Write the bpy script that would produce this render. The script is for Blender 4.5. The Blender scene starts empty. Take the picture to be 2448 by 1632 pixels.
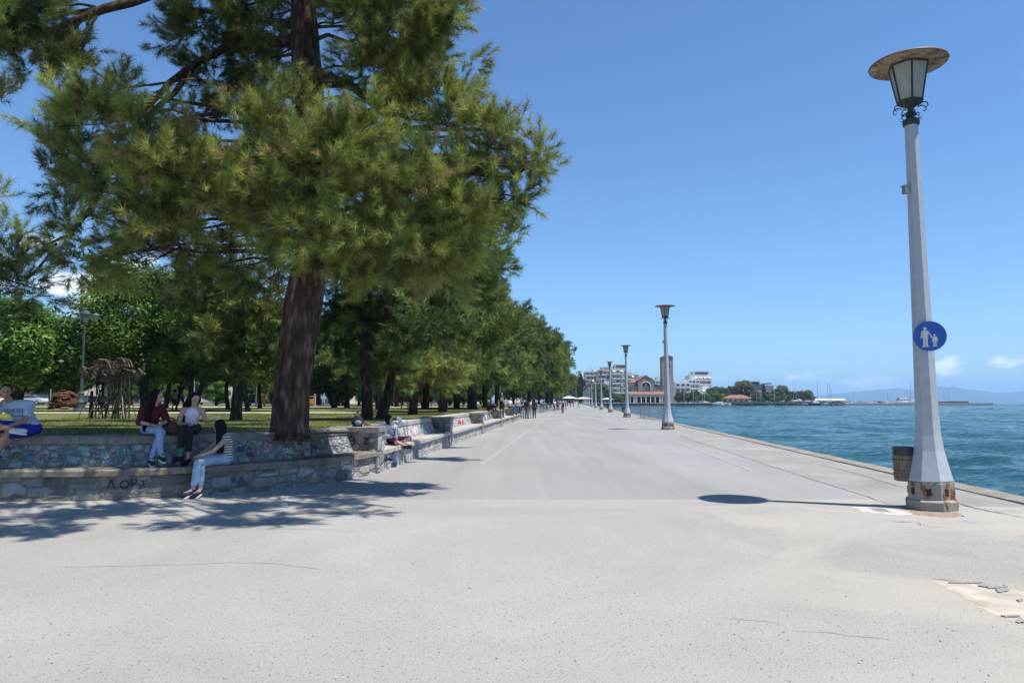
import bpy, bmesh, math, random
import numpy as np
from mathutils import Vector, Matrix, Quaternion, noise
R = math.radians
rnd = random.Random(7)
scene = bpy.context.scene
col = scene.collection

# ------------------------------------------------------------------ view geometry
FP = 1740.0; PITCH = R(4.63); CAMZ = 1.6
SP, CP = math.sin(PITCH), math.cos(PITCH)
K = 2448 / 2352.0
def at(dx, dy, Y):
    """a point of the place seen at (dx,dy), Y metres ahead"""
    u = dx * K - 1224; v = dy * K - 816
    y = CP + v / FP * SP; z = SP - v / FP * CP
    t = Y / y
    return Vector((u / FP * t, Y, CAMZ + z * t))
def gnd(dx, dy, zg=0.0):
    u = dx * K - 1224; v = dy * K - 816
    y = CP + v / FP * SP; z = SP - v / FP * CP
    t = (zg - CAMZ) / z
    return Vector((u / FP * t, y * t, zg))
def ats(sx, sy, Y): return at(sx / K, sy / K, Y)
def gnds(sx, sy, zg=0.0): return gnd(sx / K, sy / K, zg)
SUN = Vector((2.63, -1.07, 6.95)).normalized()
def lift(dx, dy, h):
    p = gnd(dx, dy)
    return p + SUN * (h / SUN.z)
RD = Vector((0.0807, 0.9967, 0))            # direction of the promenade
RN = Vector((0.9967, -0.0807, 0))           # towards the sea
LAWN = 0.95

# ------------------------------------------------------------------ tagging
def tag(o, label=None, cat=None, group=None, kind=None):
    if label: o['label'] = label
    if cat: o['category'] = cat
    if group: o['group'] = group
    if kind: o['kind'] = kind
    return o
def empty(name, loc=(0, 0, 0), rz=0, label=None, cat=None, group=None):
    o = bpy.data.objects.new(name, None); col.objects.link(o)
    o.location = loc; o.rotation_euler = (0, 0, rz); o.empty_display_size = .2
    return tag(o, label, cat, group)
def copy_tree(o, parent=None, kids=None):
    kids = kids or KIDS
    c = o.copy(); col.objects.link(c)
    if parent is not None: c.parent = parent
    KIDS[c.name] = []
    for n in list(KIDS.get(o.name, [])):
        ch = bpy.data.objects[n]
        cc = copy_tree(ch, c)
        KIDS[c.name].append(cc.name)
    return c
KIDS = {}
def adopt(o, parent):
    if parent is not None:
        o.parent = parent
        KIDS.setdefault(parent.name, []).append(o.name)

# ------------------------------------------------------------------ mesh builder
class MB:
    def __init__(s): s.v = []; s.f = []; s.mi = []; s.uv = {}
    def add(s, vs, fs, m=0):
        b = len(s.v); s.v += [tuple(p) for p in vs]
        s.f += [tuple(b + i for i in f) for f in fs]; s.mi += [m] * len(fs); return s
    def box(s, c, d, rz=0, m=0, M=None, top=1.0):
        x, y, z = d[0] / 2, d[1] / 2, d[2] / 2
        vs = [(-x, -y, -z), (x, -y, -z), (x, y, -z), (-x, y, -z), (-x * top, -y * top, z), (x * top, -y * top, z), (x * top, y * top, z), (-x * top, y * top, z)]
        Mx = M if M is not None else Matrix.Rotation(rz, 3, 'Z')
        c = Vector(c)
        vs = [Mx @ Vector(p) + c for p in vs]
        return s.add(vs, [(0, 3, 2, 1), (4, 5, 6, 7), (0, 1, 5, 4), (1, 2, 6, 5), (2, 3, 7, 6), (3, 0, 4, 7)], m)
    def tube(s, pts, rad, seg=8, m=0, cap=True):
        pts = [Vector(p) for p in pts]; n = len(pts)
        if not hasattr(rad, '__len__'): rad = [rad] * n
        vs = []; up = Vector((0, 0, 1)); prev = None
        for i, p in enumerate(pts):
            d = (pts[min(i + 1, n - 1)] - pts[max(i - 1, 0)])
            if d.length < 1e-9: d = Vector((0, 0, 1))
            d.normalize()
            if prev is None:
                a = d.cross(up)
                if a.length < .05: a = d.cross(Vector((1, 0, 0)))
            else: a = prev - d * prev.dot(d)
            a.normalize(); prev = a; b = d.cross(a)
            for k in range(seg):
                t = 2 * math.pi * k / seg
                vs.append(p + (a * math.cos(t) + b * math.sin(t)) * rad[i])
        fs = [(i * seg + k, i * seg + (k + 1) % seg, (i + 1) * seg + (k + 1) % seg, (i + 1) * seg + k) for i in range(n - 1) for k in range(seg)]
        if cap: fs += [tuple(range(seg - 1, -1, -1)), tuple((n - 1) * seg + k for k in range(seg))]
        return s.add(vs, fs, m)
    def lathe(s, prof, c=(0, 0, 0), seg=16, m=0, rot=0, M=None):
        vs = []; c = Vector(c)
        for r, z in prof:
            for k in range(seg):
                t = 2 * math.pi * k / seg + rot
                p = Vector((r * math.cos(t), r * math.sin(t), z))
                if M is not None: p = M @ p
                vs.append(p + c)
        n = len(prof)
        fs = [(i * seg + k, i * seg + (k + 1) % seg, (i + 1) * seg + (k + 1) % seg, (i + 1) * seg + k) for i in range(n - 1) for k in range(seg)]
        fs += [tuple(range(seg - 1, -1, -1)), tuple((n - 1) * seg + k for k in range(seg))]
        return s.add(vs, fs, m)
    def ell(s, c, r, seg=12, rings=8, m=0, M=None):
        vs = []; c = Vector(c)
        for i in range(rings + 1):
            ph = math.pi * i / rings
            for k in range(seg):
                t = 2 * math.pi * k / seg
                p = Vector((r[0] * math.sin(ph) * math.cos(t), r[1] * math.sin(ph) * math.sin(t), -r[2] * math.cos(ph)))
                if M is not None: p = M @ p
                vs.append(p + c)
        fs = []
        for i in range(rings):
            for k in range(seg):
                a, b, d, e = i * seg + k, i * seg + (k + 1) % seg, (i + 1) * seg + (k + 1) % seg, (i + 1) * seg + k
                fs.append((a, b, d, e))
        return s.add(vs, fs, m)
    def cap(s, a, b, ra, rb, seg=12):
        """tapered capsule"""
        a, b = Vector(a), Vector(b); d = (b - a)
        L = d.length
        if L < 1e-6: return s.ell(a, (ra, ra, ra), seg)
        q = d.to_track_quat('Z', 'Y').to_matrix()
        prof = [(ra * math.sin(t), -ra * math.cos(t)) for t in (0.02, .5, 1.05, 1.57)] + [(rb * math.cos(t), L + rb * math.sin(t)) for t in (0, .5, 1.05, 1.55)]
        return s.lathe(prof, a, seg, M=q)
    def prism(s, poly, z0, z1, m=0, M=None, c=(0, 0, 0)):
        n = len(poly); c = Vector(c)
        vs = [Vector((x, y, z)) for z in (z0, z1) for x, y in poly]
        if M is not None: vs = [M @ p for p in vs]
        vs = [p + c for p in vs]
        return s.add(vs, [tuple(range(n - 1, -1, -1)), tuple(range(n, 2 * n))] + [(i, (i + 1) % n, n + (i + 1) % n, n + i) for i in range(n)], m)
    def mesh(s, name, mats, rel=None, smooth=False):
        me = bpy.data.meshes.new(name)
        vs = s.v if rel is None else [(p[0] - rel[0], p[1] - rel[1], p[2] - rel[2]) for p in s.v]
        me.from_pydata(vs, [], s.f); me.update()
        if not isinstance(mats, (list, tuple)): mats = [mats]
        for m in mats: me.materials.append(m)
        if len(mats) > 1: me.polygons.foreach_set('material_index', s.mi)
        if smooth: me.polygons.foreach_set('use_smooth', [True] * len(me.polygons))
        return me
    def build(s, name, mats, parent=None, rel=None, smooth=False, clean=False):
        me = s.mesh(name, mats, rel, smooth)
        if clean:
            bm = bmesh.new(); bm.from_mesh(me); bmesh.ops.remove_doubles(bm, verts=bm.verts, dist=1e-5)
            bmesh.ops.recalc_face_normals(bm, faces=bm.faces); bm.to_mesh(me); bm.free()
        o = bpy.data.objects.new(name, me); col.objects.link(o)
        adopt(o, parent)
        return o

def np_mesh(name, verts, tris, mats, midx=None, tint=None, parent=None, rel=None):
    """fast mesh of triangles from arrays; tint = per-vertex float"""
    me = bpy.data.meshes.new(name)
    v = np.asarray(verts, dtype=np.float32)
    if rel is not None: v = v - np.array(rel, dtype=np.float32)
    t = np.asarray(tris, dtype=np.int32); n = len(t); k = t.shape[1]
    me.vertices.add(len(v)); me.vertices.foreach_set('co', v.ravel())
    me.loops.add(n * k); me.loops.foreach_set('vertex_index', t.ravel())
    me.polygons.add(n)
    me.polygons.foreach_set('loop_start', np.arange(0, n * k, k, dtype=np.int32))
    me.polygons.foreach_set('loop_total', np.full(n, k, dtype=np.int32))
    for m in mats: me.materials.append(m)
    if midx is not None: me.polygons.foreach_set('material_index', np.asarray(midx, dtype=np.int32))
    if tint is not None:
        a = me.attributes.new('tint', 'FLOAT', 'POINT'); a.data.foreach_set('value', np.asarray(tint, dtype=np.float32))
    me.update(calc_edges=True)
    o = bpy.data.objects.new(name, me); col.objects.link(o)
    adopt(o, parent)
    return o

# ------------------------------------------------------------------ materials
class NT:
    def __init__(s, name):
        s.m = bpy.data.materials.new(name); s.m.use_nodes = True
        s.t = s.m.node_tree; s.n = s.t.nodes; s.l = s.t.links
        s.bsdf = s.n['Principled BSDF']; s.out = s.n['Material Output']
    def add(s, typ, **kw):
        n = s.n.new(typ)
        for k, v in kw.items():
            if k in n.inputs: n.inputs[k].default_value = v
            else: setattr(n, k, v)
        return n
    def link(s, a, b): s.l.new(a, b)
    def coord(s, kind='Object', scale=(1, 1, 1), rot=(0, 0, 0)):
        tc = s.add('ShaderNodeTexCoord'); mp = s.add('ShaderNodeMapping')
        mp.inputs['Scale'].default_value = scale; mp.inputs['Rotation'].default_value = rot
        s.link(tc.outputs[kind], mp.inputs['Vector']); return mp.outputs['Vector']
    def noise(s, vec, scale, detail=4, rough=.5, dist=0):
        n = s.add('ShaderNodeTexNoise'); n.inputs['Scale'].default_value = scale; n.inputs['Detail'].default_value = detail
        n.inputs['Roughness'].default_value = rough; n.inputs['Distortion'].default_value = dist
        if vec is not None: s.link(vec, n.inputs['Vector'])
        return n.outputs['Fac']
    def vor(s, vec, scale, feature='F1', rand=1.0, dist='EUCLIDEAN'):
        n = s.add('ShaderNodeTexVoronoi'); n.feature = feature
        if feature != 'DISTANCE_TO_EDGE': n.distance = dist
        n.inputs['Scale'].default_value = scale; n.inputs['Randomness'].default_value = rand
        s.link(vec, n.inputs['Vector']); return n
    def ramp(s, fac, stops, interp='LINEAR'):
        n = s.add('ShaderNodeValToRGB'); cr = n.color_ramp; cr.interpolation = interp
        while len(cr.elements) < len(stops): cr.elements.new(.5)
        for e, (p, c) in zip(cr.elements, stops):
            e.position = p; e.color = (c, c, c, 1) if not hasattr(c, '__len__') else (*c[:3], 1)
        s.link(fac, n.inputs['Fac']); return n.outputs['Color']
    def mix(s, fac, a, b, mode='MIX'):
        n = s.add('ShaderNodeMix'); n.data_type = 'RGBA'; n.blend_type = mode
        for val, i in ((fac, 0), (a, 6), (b, 7)):
            if hasattr(val, 'is_linked') or isinstance(val, bpy.types.NodeSocket): s.link(val, n.inputs[i])
            elif hasattr(val, '__len__'): n.inputs[i].default_value = (*val[:3], 1)
            else: n.inputs[i].default_value = val if i == 0 else (val, val, val, 1)
        return n.outputs[2]
    def math(s, op, a, b=None):
        n = s.add('ShaderNodeMath'); n.operation = op
        for i, val in enumerate((a, b)):
            if val is None: continue
            if isinstance(val, bpy.types.NodeSocket): s.link(val, n.inputs[i])
            else: n.inputs[i].default_value = val
        return n.outputs[0]
    def bump(s, h, strength=.3, dist=.02, normal=None):
        n = s.add('ShaderNodeBump'); n.inputs['Strength'].default_value = strength; n.inputs['Distance'].default_value = dist
        s.link(h, n.inputs['Height'])
        if normal is not None: s.link(normal, n.inputs['Normal'])
        return n.outputs['Normal']
    def fin(s, color=None, rough=.8, normal=None, spec=.3, metal=0):
        b = s.bsdf
        if color is not None:
            if isinstance(color, bpy.types.NodeSocket): s.link(color, b.inputs['Base Color'])
            else: b.inputs['Base Color'].default_value = (*color, 1)
        if isinstance(rough, bpy.types.NodeSocket): s.link(rough, b.inputs['Roughness'])
        else: b.inputs['Roughness'].default_value = rough
        b.inputs['Specular IOR Level'].default_value = spec; b.inputs['Metallic'].default_value = metal
        if normal is not None: s.link(normal, b.inputs['Normal'])
        return s.m

_mc = {}
def plain(name, c, rough=.7, var=.25, scale=6, metal=0, spec=.3, bump=.1):
    """painted / cloth / plastic surface with procedural unevenness"""
    if name in _mc: return _mc[name]
    t = NT(name); v = t.coord()
    f = t.noise(v, scale, 5, .6)
    c2 = tuple(x * (1 - var) for x in c); c3 = tuple(min(1, x * (1 + var)) for x in c)
    cc = t.ramp(f, [(.3, c2), (.7, c3)])
    nb = t.bump(t.noise(v, scale * 6, 3), bump, .01)
    _mc[name] = t.fin(cc, rough, nb, spec, metal); return _mc[name]
# ------------------------------------------------------------------ surfaces of the place
def m_ground():
    t = NT('coarse pale asphalt'); v = t.coord()
    big = t.noise(v, .22, 5, .6, .6); mid = t.noise(v, 1.6, 5, .65)
    base = t.ramp(big, [(.30, (.305, .288, .255)), (.46, (.342, .333, .311)), (.62, (.378, .372, .360))])
    base = t.mix(t.ramp(mid, [(.35, 0), (.7, .22)]), base, (.29, .275, .245))
    sp = t.vor(v, 42); spk = t.ramp(sp.outputs['Distance'], [(.10, 1), (.36, 0)])
    sel = t.ramp(t.noise(v, 23, 2), [(.50, 0), (.58, 1)])
    base = t.mix(t.math('MULTIPLY', t.math('MULTIPLY', spk, sel), .88), base, (.11, .105, .10))
    fine = t.noise(v, 90, 4, .8)
    base = t.mix(.75, base, t.ramp(fine, [(.3, (.22, .215, .21)), (.7, (.62, .61, .59))]), 'OVERLAY')
    wh = t.ramp(t.noise(v, 55, 1), [(.74, 0), (.78, .6)])
    base = t.mix(wh, base, (.6, .59, .57))
    # sandy dust lying towards the quay, dark foot-worn tar patches by the lamp
    sx = t.add('ShaderNodeSeparateXYZ'); t.link(v, sx.inputs[0])
    dust = t.ramp(t.noise(v, .5, 6, .6, 1.2), [(.42, 0), (.62, .75)])
    side = t.ramp(t.math('MULTIPLY', sx.outputs[0], .1), [(.08, 0), (.34, 1)])
    base = t.mix(t.math('MULTIPLY', dust, side), base, (.375, .34, .285))
    wear = t.ramp(t.noise(v, .9, 7, .7, .8), [(.55, 0), (.63, .6)])
    side2 = t.ramp(t.math('MULTIPLY', sx.outputs[0], .1), [(.42, 0), (.58, 1)])
    base = t.mix(t.math('MULTIPLY', wear, side2), base, (.25, .245, .235))
    n = t.bump(t.math('ADD', fine, t.math('MULTIPLY', sp.outputs['Distance'], 1.0)), .55, .006)
    return t.fin(base, .92, n, .2)
def m_prom():
    t = NT('smooth worn asphalt'); v = t.coord(scale=(1, .35, 1), rot=(0, 0, R(4.6))); vo = t.coord()
    big = t.noise(v, .35, 5, .55, .4)
    base = t.ramp(big, [(.3, (.243, .236, .225)), (.55, (.270, .265, .257)), (.72, (.297, .292, .286))])
    st = t.noise(t.coord(scale=(2.2, .05, 1), rot=(0, 0, R(4.6))), 1, 4, .6)
    base = t.mix(.35, base, t.ramp(st, [(.3, (.4, .4, .4)), (.7, (.6, .6, .6))]), 'OVERLAY')
    fine = t.noise(vo, 120, 3, .7)
    base = t.mix(.45, base, t.ramp(fine, [(.3, (.3, .3, .3)), (.7, (.62, .62, .62))]), 'OVERLAY')
    n = t.bump(fine, .35, .004)
    return t.fin(base, .9, n, .25)
def m_quay():
    t = NT('weathered quay concrete'); v = t.coord()
    big = t.noise(v, .6, 6, .65, .5)
    base = t.ramp(big, [(.3, (.225, .213, .193)), (.5, (.275, .265, .245)), (.7, (.315, .307, .292))])
    sp = t.vor(v, 45)
    base = t.mix(t.math('MULTIPLY', t.ramp(sp.outputs['Distance'], [(.1, 1), (.35, 0)]), t.ramp(t.noise(v, 20, 2), [(.5, 0), (.6, .5)])), base, (.17, .165, .16))
    fine = t.noise(v, 110, 3, .7)
    base = t.mix(.5, base, t.ramp(fine, [(.3, (.3, .3, .3)), (.7, (.6, .6, .6))]), 'OVERLAY')
    n = t.bump(t.math('ADD', fine, big), .4, .008)
    return t.fin(base, .92, n, .2)
def m_edge():
    t = NT('tan quay edge stone'); v = t.coord()
    base = t.ramp(t.noise(v, 1.5, 6, .7), [(.3, (.15, .135, .11)), (.55, (.25, .23, .19)), (.7, (.33, .31, .27))])
    return t.fin(base, .92, t.bump(t.noise(v, 14, 5, .7), .5, .02), .2)
def m_line(): return plain('worn pale line paint', (.281, .276, .268), .9, .10, 3)
def m_grass():
    t = NT('dry park grass'); v = t.coord()
    a = t.noise(v, .45, 6, .65); b = t.noise(v, 6, 5, .75); c = t.noise(v, 60, 3, .7)
    base = t.ramp(a, [(.3, (.07, .095, .024)), (.5, (.135, .145, .045)), (.68, (.205, .195, .082))])
    base = t.mix(.7, base, t.ramp(b, [(.3, (.25, .25, .2)), (.7, (.7, .7, .6))]), 'OVERLAY')
    base = t.mix(.5, base, t.ramp(c, [(.3, (.3, .3, .3)), (.7, (.7, .7, .7))]), 'OVERLAY')
    return t.fin(base, .95, t.bump(c, .8, .04), .1)
def m_soil():
    t = NT('needle littered soil'); v = t.coord()
    base = t.ramp(t.noise(v, 12, 6, .75), [(.3, (.09, .05, .03)), (.55, (.19, .115, .07)), (.75, (.27, .19, .12))])
    return t.fin(base, .95, t.bump(t.noise(v, 40, 4), .7, .02), .1)
def m_stone(name, tintcol, lo=.13, hi=.42, scale=(3.1, 6.0), graff=0.0, seed=0, mortar=(.17, .155, .135)):
    t = NT(name); tc = t.add('ShaderNodeUVMap'); mp = t.add('ShaderNodeMapping')
    mp.inputs['Scale'].default_value = (scale[0], scale[1], 1); mp.inputs['Location'].default_value = (seed * 3.7, seed * 1.3, 0)
    t.link(tc.outputs[0], mp.inputs[0]); v = mp.outputs[0]
    w = t.add('ShaderNodeTexNoise'); w.inputs['Scale'].default_value = 2.0; t.link(v, w.inputs['Vector'])
    vv = t.add('ShaderNodeVectorMath'); vv.operation = 'MULTIPLY_ADD'; t.link(w.outputs['Color'], vv.inputs[0]); vv.inputs[1].default_value = (.35, .35, 0); t.link(v, vv.inputs[2]); v2 = vv.outputs[0]
    c1 = t.vor(v2, 1.0, 'F1', .72, 'CHEBYCHEV'); c2 = t.vor(v2, 1.0, 'F2', .72, 'CHEBYCHEV')
    gap = t.math('SUBTRACT', c2.outputs['Distance'], c1.outputs['Distance'])
    joint = t.ramp(gap, [(.035, 1), (.10, 0)])
    sep = t.add('ShaderNodeSeparateColor'); t.link(c1.outputs['Color'], sep.inputs[0])
    tone = t.ramp(sep.outputs[0], [(0, tuple(lo * x for x in tintcol)), (.45, tuple((lo + hi) / 2 * x for x in tintcol)), (1, tuple(hi * x for x in tintcol))])
    blue = t.mix(t.ramp(sep.outputs[1], [(.55, 0), (.8, .5)]), tone, (.25, .28, .31))
    ob = t.coord()
    dirt = t.noise(ob, 5, 6, .7)
    c = t.mix(.75, blue, t.ramp(dirt, [(.28, (.22, .21, .19)), (.7, (.68, .68, .67))]), 'OVERLAY')
    if graff > 0:
        g = t.vor(v2, 1.9, 'F1', 1.0); gs = t.add('ShaderNodeSeparateColor'); t.link(g.outputs['Color'], gs.inputs[0])
        gc = t.ramp(gs.outputs[0], [(0, (.09, .29, .29)), (.18, (.40, .39, .40)), (.34, (.27, .20, .23)), (.44, (.10, .12, .16)), (.58, (.42, .42, .42)), (.74, (.14, .25, .30)), (.84, (.30, .32, .25)), (.92, (.06, .06, .08))], 'CONSTANT')
        gm = t.ramp(t.noise(t.coord(scale=(1, 1, 1.4)), 3.3, 7, .8, .9), [(.585 - .12 * graff, 0), (.64 - .12 * graff, .78)])
        c = t.mix(gm, c, gc)
        scr = t.ramp(t.noise(ob, 3.3, 2, .5, 3.5), [(.485, 0), (.497, .8), (.512, .8), (.525, 0)])
        c = t.mix(t.math('MULTIPLY', scr, .55 * graff), c, (.04, .04, .06))
    if graff > .5:
        gp = t.add('ShaderNodeNewGeometry'); sp_ = t.add('ShaderNodeSeparateXYZ'); t.link(gp.outputs['Position'], sp_.inputs[0])
        u_ = t.math('ADD', sp_.outputs[0], t.math('MULTIPLY', t.noise(ob, 2.0, 3), 1.2))
        zone = t.ramp(t.math('MULTIPLY', t.math('ADD', u_, 10.0), .1), [(.25, 0), (.30, 1), (.40, 1), (.45, 0)])
        blk = t.ramp(t.noise(t.coord(scale=(1.6, 1.6, 1)), 4.2, 5, .75, 1.6), [(.50, 0), (.54, .75)])
        pc = t.ramp(t.noise(ob, 7, 3, .6), [(.40, (.03, .05, .09)), (.47, (.06, .21, .22)), (.60, (.09, .29, .29)), (.66, (.33, .36, .36))])
        c = t.mix(t.math('MULTIPLY', zone, blk), c, pc)
    c = t.mix(joint, c, mortar)
    h = t.math('ADD', t.math('MULTIPLY', t.ramp(gap, [(.02, 0), (.2, 1)]), 1.0), t.math('MULTIPLY', dirt, .5))
    return t.fin(c, .9, t.bump(h, .8, .03), .2)
def m_conc(name, a, b, sc=2.5):
    t = NT(name); v = t.coord()
    c = t.ramp(t.noise(v, sc, 7, .7), [(.3, a), (.68, b)])
    st = t.ramp(t.noise(t.coord(scale=(1, 1, .25)), sc * 4, 4, .6), [(.55, 0), (.72, .5)])
    c = t.mix(st, c, tuple(x * .45 for x in a))
    return t.fin(c, .92, t.bump(t.noise(v, 25, 5, .75), .5, .012), .2)
def m_bark(name, a, b, c, sc=7, zs=.22):
    t = NT(name); v = t.coord(scale=(1, 1, zs))
    n1 = t.noise(v, sc, 7, .7, 1.2); vr = t.vor(v, sc * 1.6, 'F1', 1.0)
    base = t.ramp(n1, [(.3, a), (.5, b), (.7, c)])
    base = t.mix(t.ramp(vr.outputs['Distance'], [(.05, .0), (.6, .75)]), base, tuple(x * .35 for x in a))
    h = t.math('SUBTRACT', n1, t.math('MULTIPLY', vr.outputs['Distance'], .8))
    return t.fin(base, .95, t.bump(h, 1.0, .06), .1)
def m_leaf(name, stops, trans=.35, rough=.5, spec=.25):
    """foliage: colour differs shoot by shoot through the tint attribute"""
    t = NT(name); at_ = t.add('ShaderNodeAttribute'); at_.attribute_name = 'tint'
    c = t.ramp(at_.outputs['Fac'], stops)
    t.link(c, t.bsdf.inputs['Base Color']); t.bsdf.inputs['Roughness'].default_value = rough; t.bsdf.inputs['Specular IOR Level'].default_value = spec
    tr = t.add('ShaderNodeBsdfTranslucent'); t.link(t.mix(.25, c, (.35, .42, .05), 'MIX'), tr.inputs[0])
    ms = t.add('ShaderNodeMixShader'); ms.inputs[0].default_value = trans
    t.link(t.bsdf.outputs[0], ms.inputs[1]); t.link(tr.outputs[0], ms.inputs[2]); t.link(ms.outputs[0], t.out.inputs[0])
    return t.m
def m_water():
    t = NT('sea water'); v = t.coord()
    v1 = t.coord(scale=(1, 1, 1), rot=(0, 0, R(25)))
    big = t.noise(t.coord(scale=(.4, 1, 1)), .02, 5, .6)
    c = t.ramp(big, [(.3, (.004, .042, .050)), (.6, (.008, .058, .064))])
    n1 = t.noise(t.coord(scale=(.45, 1.0, 1), rot=(0, 0, R(18))), .55, 4, .6, .3); n2 = t.noise(t.coord(scale=(.6, 1, 1), rot=(0, 0, R(-14))), 2.0, 4, .6, .4)
    n3 = t.noise(v, .09, 3, .5)
    b = t.bump(n3, .8, 1.2); b = t.bump(n1, 1.0, .62, b); b = t.bump(n2, 1.0, .12, b)
    fo = t.ramp(t.noise(t.coord(scale=(.5, 1, 1)), .9, 5, .7), [(.79, 0), (.82, .7)])
    c = t.mix(fo, c, (.7, .74, .76))
    # light scattered back up from the murky water
    t.fin(c, .10, b, .24); t.bsdf.inputs['IOR'].default_value = 1.33
    return t.m
def m_hill():
    t = NT('far wooded hills'); v = t.coord()
    return t.fin(t.ramp(t.noise(v, .004, 6, .6), [(.3, (.05, .08, .05)), (.7, (.12, .13, .09))]), 1, None, 0)
def m_paint(name, c, rust=.5, sc=3, lowz=None):
    t = NT(name); v = t.coord()
    f = t.noise(v, 9, 5, .6)
    base = t.ramp(f, [(.3, tuple(x * .9 for x in c)), (.7, tuple(min(1, x * 1.05) for x in c))])
    ru = t.ramp(t.noise(t.coord(scale=(1, 1, .45)), sc, 7, .75, .4), [(.70 - .25 * rust, 0), (.76 - .22 * rust, 1)])
    rc = t.ramp(t.noise(v, 30, 4), [(.3, (.07, .028, .014)), (.7, (.27, .11, .04))])
    base = t.mix(ru, base, rc)
    return t.fin(base, .55, t.bump(f, .15, .01), .4)
M = dict(
    ground=m_ground(), prom=m_prom(), quay=m_quay(), edge=m_edge(), line=m_line(), grass=m_grass(), soil=m_soil(),
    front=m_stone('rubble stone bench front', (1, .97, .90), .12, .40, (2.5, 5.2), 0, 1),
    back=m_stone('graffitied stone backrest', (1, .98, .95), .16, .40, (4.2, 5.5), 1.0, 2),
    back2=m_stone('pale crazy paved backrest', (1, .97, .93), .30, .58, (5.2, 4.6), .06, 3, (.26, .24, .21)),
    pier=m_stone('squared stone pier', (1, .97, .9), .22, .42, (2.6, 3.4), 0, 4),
    seat=m_conc('shade-darkened concrete seat', (.12, .105, .08), (.27, .245, .195), 4),  # tree shade on the seat is put into this darker colour
    cope=m_conc('grey concrete coping', (.14, .13, .11), (.29, .275, .245), 4),  # grey taken darker to carry the shade over the near bench
    cope2=m_conc('clean concrete in sunlit tone', (.30, .28, .24), (.42, .40, .36)),  # lit copy of the concrete, sun brightness put into its colour
    bark=m_bark('pine bark', (.055, .035, .026), (.12, .08, .062), (.22, .15, .115)),
    bark_red=m_bark('reddish pine bark', (.075, .05, .04), (.185, .122, .094), (.30, .215, .17), 6, .30),
    bark_grey=m_bark('grey smooth bark', (.05, .042, .033), (.10, .085, .068), (.17, .15, .125)),
    twig=m_bark('twig bark', (.045, .035, .028), (.09, .07, .055), (.15, .12, .10), 14, 1),
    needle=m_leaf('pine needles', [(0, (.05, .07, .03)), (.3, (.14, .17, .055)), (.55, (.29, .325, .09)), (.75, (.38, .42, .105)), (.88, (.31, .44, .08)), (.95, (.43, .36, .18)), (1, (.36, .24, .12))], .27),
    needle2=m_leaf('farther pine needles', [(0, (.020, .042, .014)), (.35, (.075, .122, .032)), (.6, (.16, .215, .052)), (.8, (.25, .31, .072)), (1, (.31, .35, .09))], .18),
    leaf=m_leaf('glossy mulberry leaves', [(0, (.016, .042, .010)), (.5, (.065, .14, .022)), (1, (.20, .33, .06))], .28, .4),
    leaf2=m_leaf('feathery bright leaves', [(0, (.028, .062, .010)), (.5, (.085, .16, .020)), (1, (.18, .29, .035))], .32),
    leaf3=m_leaf('olive shore leaves', [(0, (.03, .055, .022)), (.5, (.07, .10, .04)), (1, (.13, .17, .06))], .3),
    leaf4=m_leaf('brownish shore leaves', [(0, (.07, .06, .03)), (.5, (.12, .105, .05)), (1, (.17, .15, .075))], .3),
    water=m_water(), hill=m_hill(),
    lamp_pole=m_paint('grey enamel lamp paint', (.40, .43, .47), .06, 4), lamp_base=m_paint('rusting lamp plinth', (.30, .29, .25), .85, 5),
    disc=m_paint('flaking lamp disc', (.34, .28, .21), .88, 8), disc_rim=m_paint('rusty disc rim', (.22, .10, .07), .6, 9), iron=m_paint('dark lantern iron', (.035, .045, .045), .15, 8),
)
def m_glass(name, c, tr=.5):
    t = NT(name); v = t.coord()
    cc = t.ramp(t.noise(v, 9, 4), [(.3, tuple(x * .85 for x in c)), (.7, c)])
    t.fin(cc, .35, None, .5); tl = t.add('ShaderNodeBsdfTranslucent'); t.link(cc, tl.inputs[0])
    ms = t.add('ShaderNodeMixShader'); ms.inputs[0].default_value = tr
    t.link(t.bsdf.outputs[0], ms.inputs[1]); t.link(tl.outputs[0], ms.inputs[2]); t.link(ms.outputs[0], t.out.inputs[0]); return t.m
M['frost'] = m_glass('frosted lantern glass', (.66, .66, .58), .5)
M['window'] = plain('dark window glass', (.05, .06, .07), .15, .3, .7, spec=.6)
# ------------------------------------------------------------------ world, sun, camera
w = bpy.data.worlds.new("World"); scene.world = w; w.use_nodes = True
nt = w.node_tree; bg = nt.nodes['Background']
sky = nt.nodes.new('ShaderNodeTexSky'); sky.sky_type = 'NISHITA'; sky.sun_disc = False
el = math.asin(SUN.z); sky.sun_elevation = el; sky.sun_rotation = math.atan2(SUN.x, SUN.y)
sky.air_density = 1.0; sky.dust_density = .25; sky.ozone_density = 3.0; sky.altitude = 0
tc = nt.nodes.new('ShaderNodeTexCoord')
# clouds of the real sky: low cumulus at given azimuths, broken up by noise
def N(t, **k):
    n = nt.nodes.new(t)
    for a, b in k.items(): setattr(n, a, b)
    return n
def ML(op, a, b=None, c=None):
    n = N('ShaderNodeMath', operation=op)
    for i, x in enumerate((a, b, c)):
        if x is None: continue
        if isinstance(x, bpy.types.NodeSocket): nt.links.new(x, n.inputs[i])
        else: n.inputs[i].default_value = x
    return n.outputs[0]
sx = N('ShaderNodeSeparateXYZ'); nt.links.new(tc.outputs['Generated'], sx.inputs[0])
az = ML('ARCTAN2', sx.outputs[0], sx.outputs[1]); elv = ML('ARCSINE', sx.outputs[2])
cn = N('ShaderNodeTexNoise'); cn.inputs['Scale'].default_value = 22; cn.inputs['Detail'].default_value = 9; cn.inputs['Roughness'].default_value = .62
mp = N('ShaderNodeMapping'); mp.inputs['Scale'].default_value = (1, 1, 2.0); nt.links.new(tc.outputs['Generated'], mp.inputs[0]); nt.links.new(mp.outputs[0], cn.inputs['Vector'])
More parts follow.
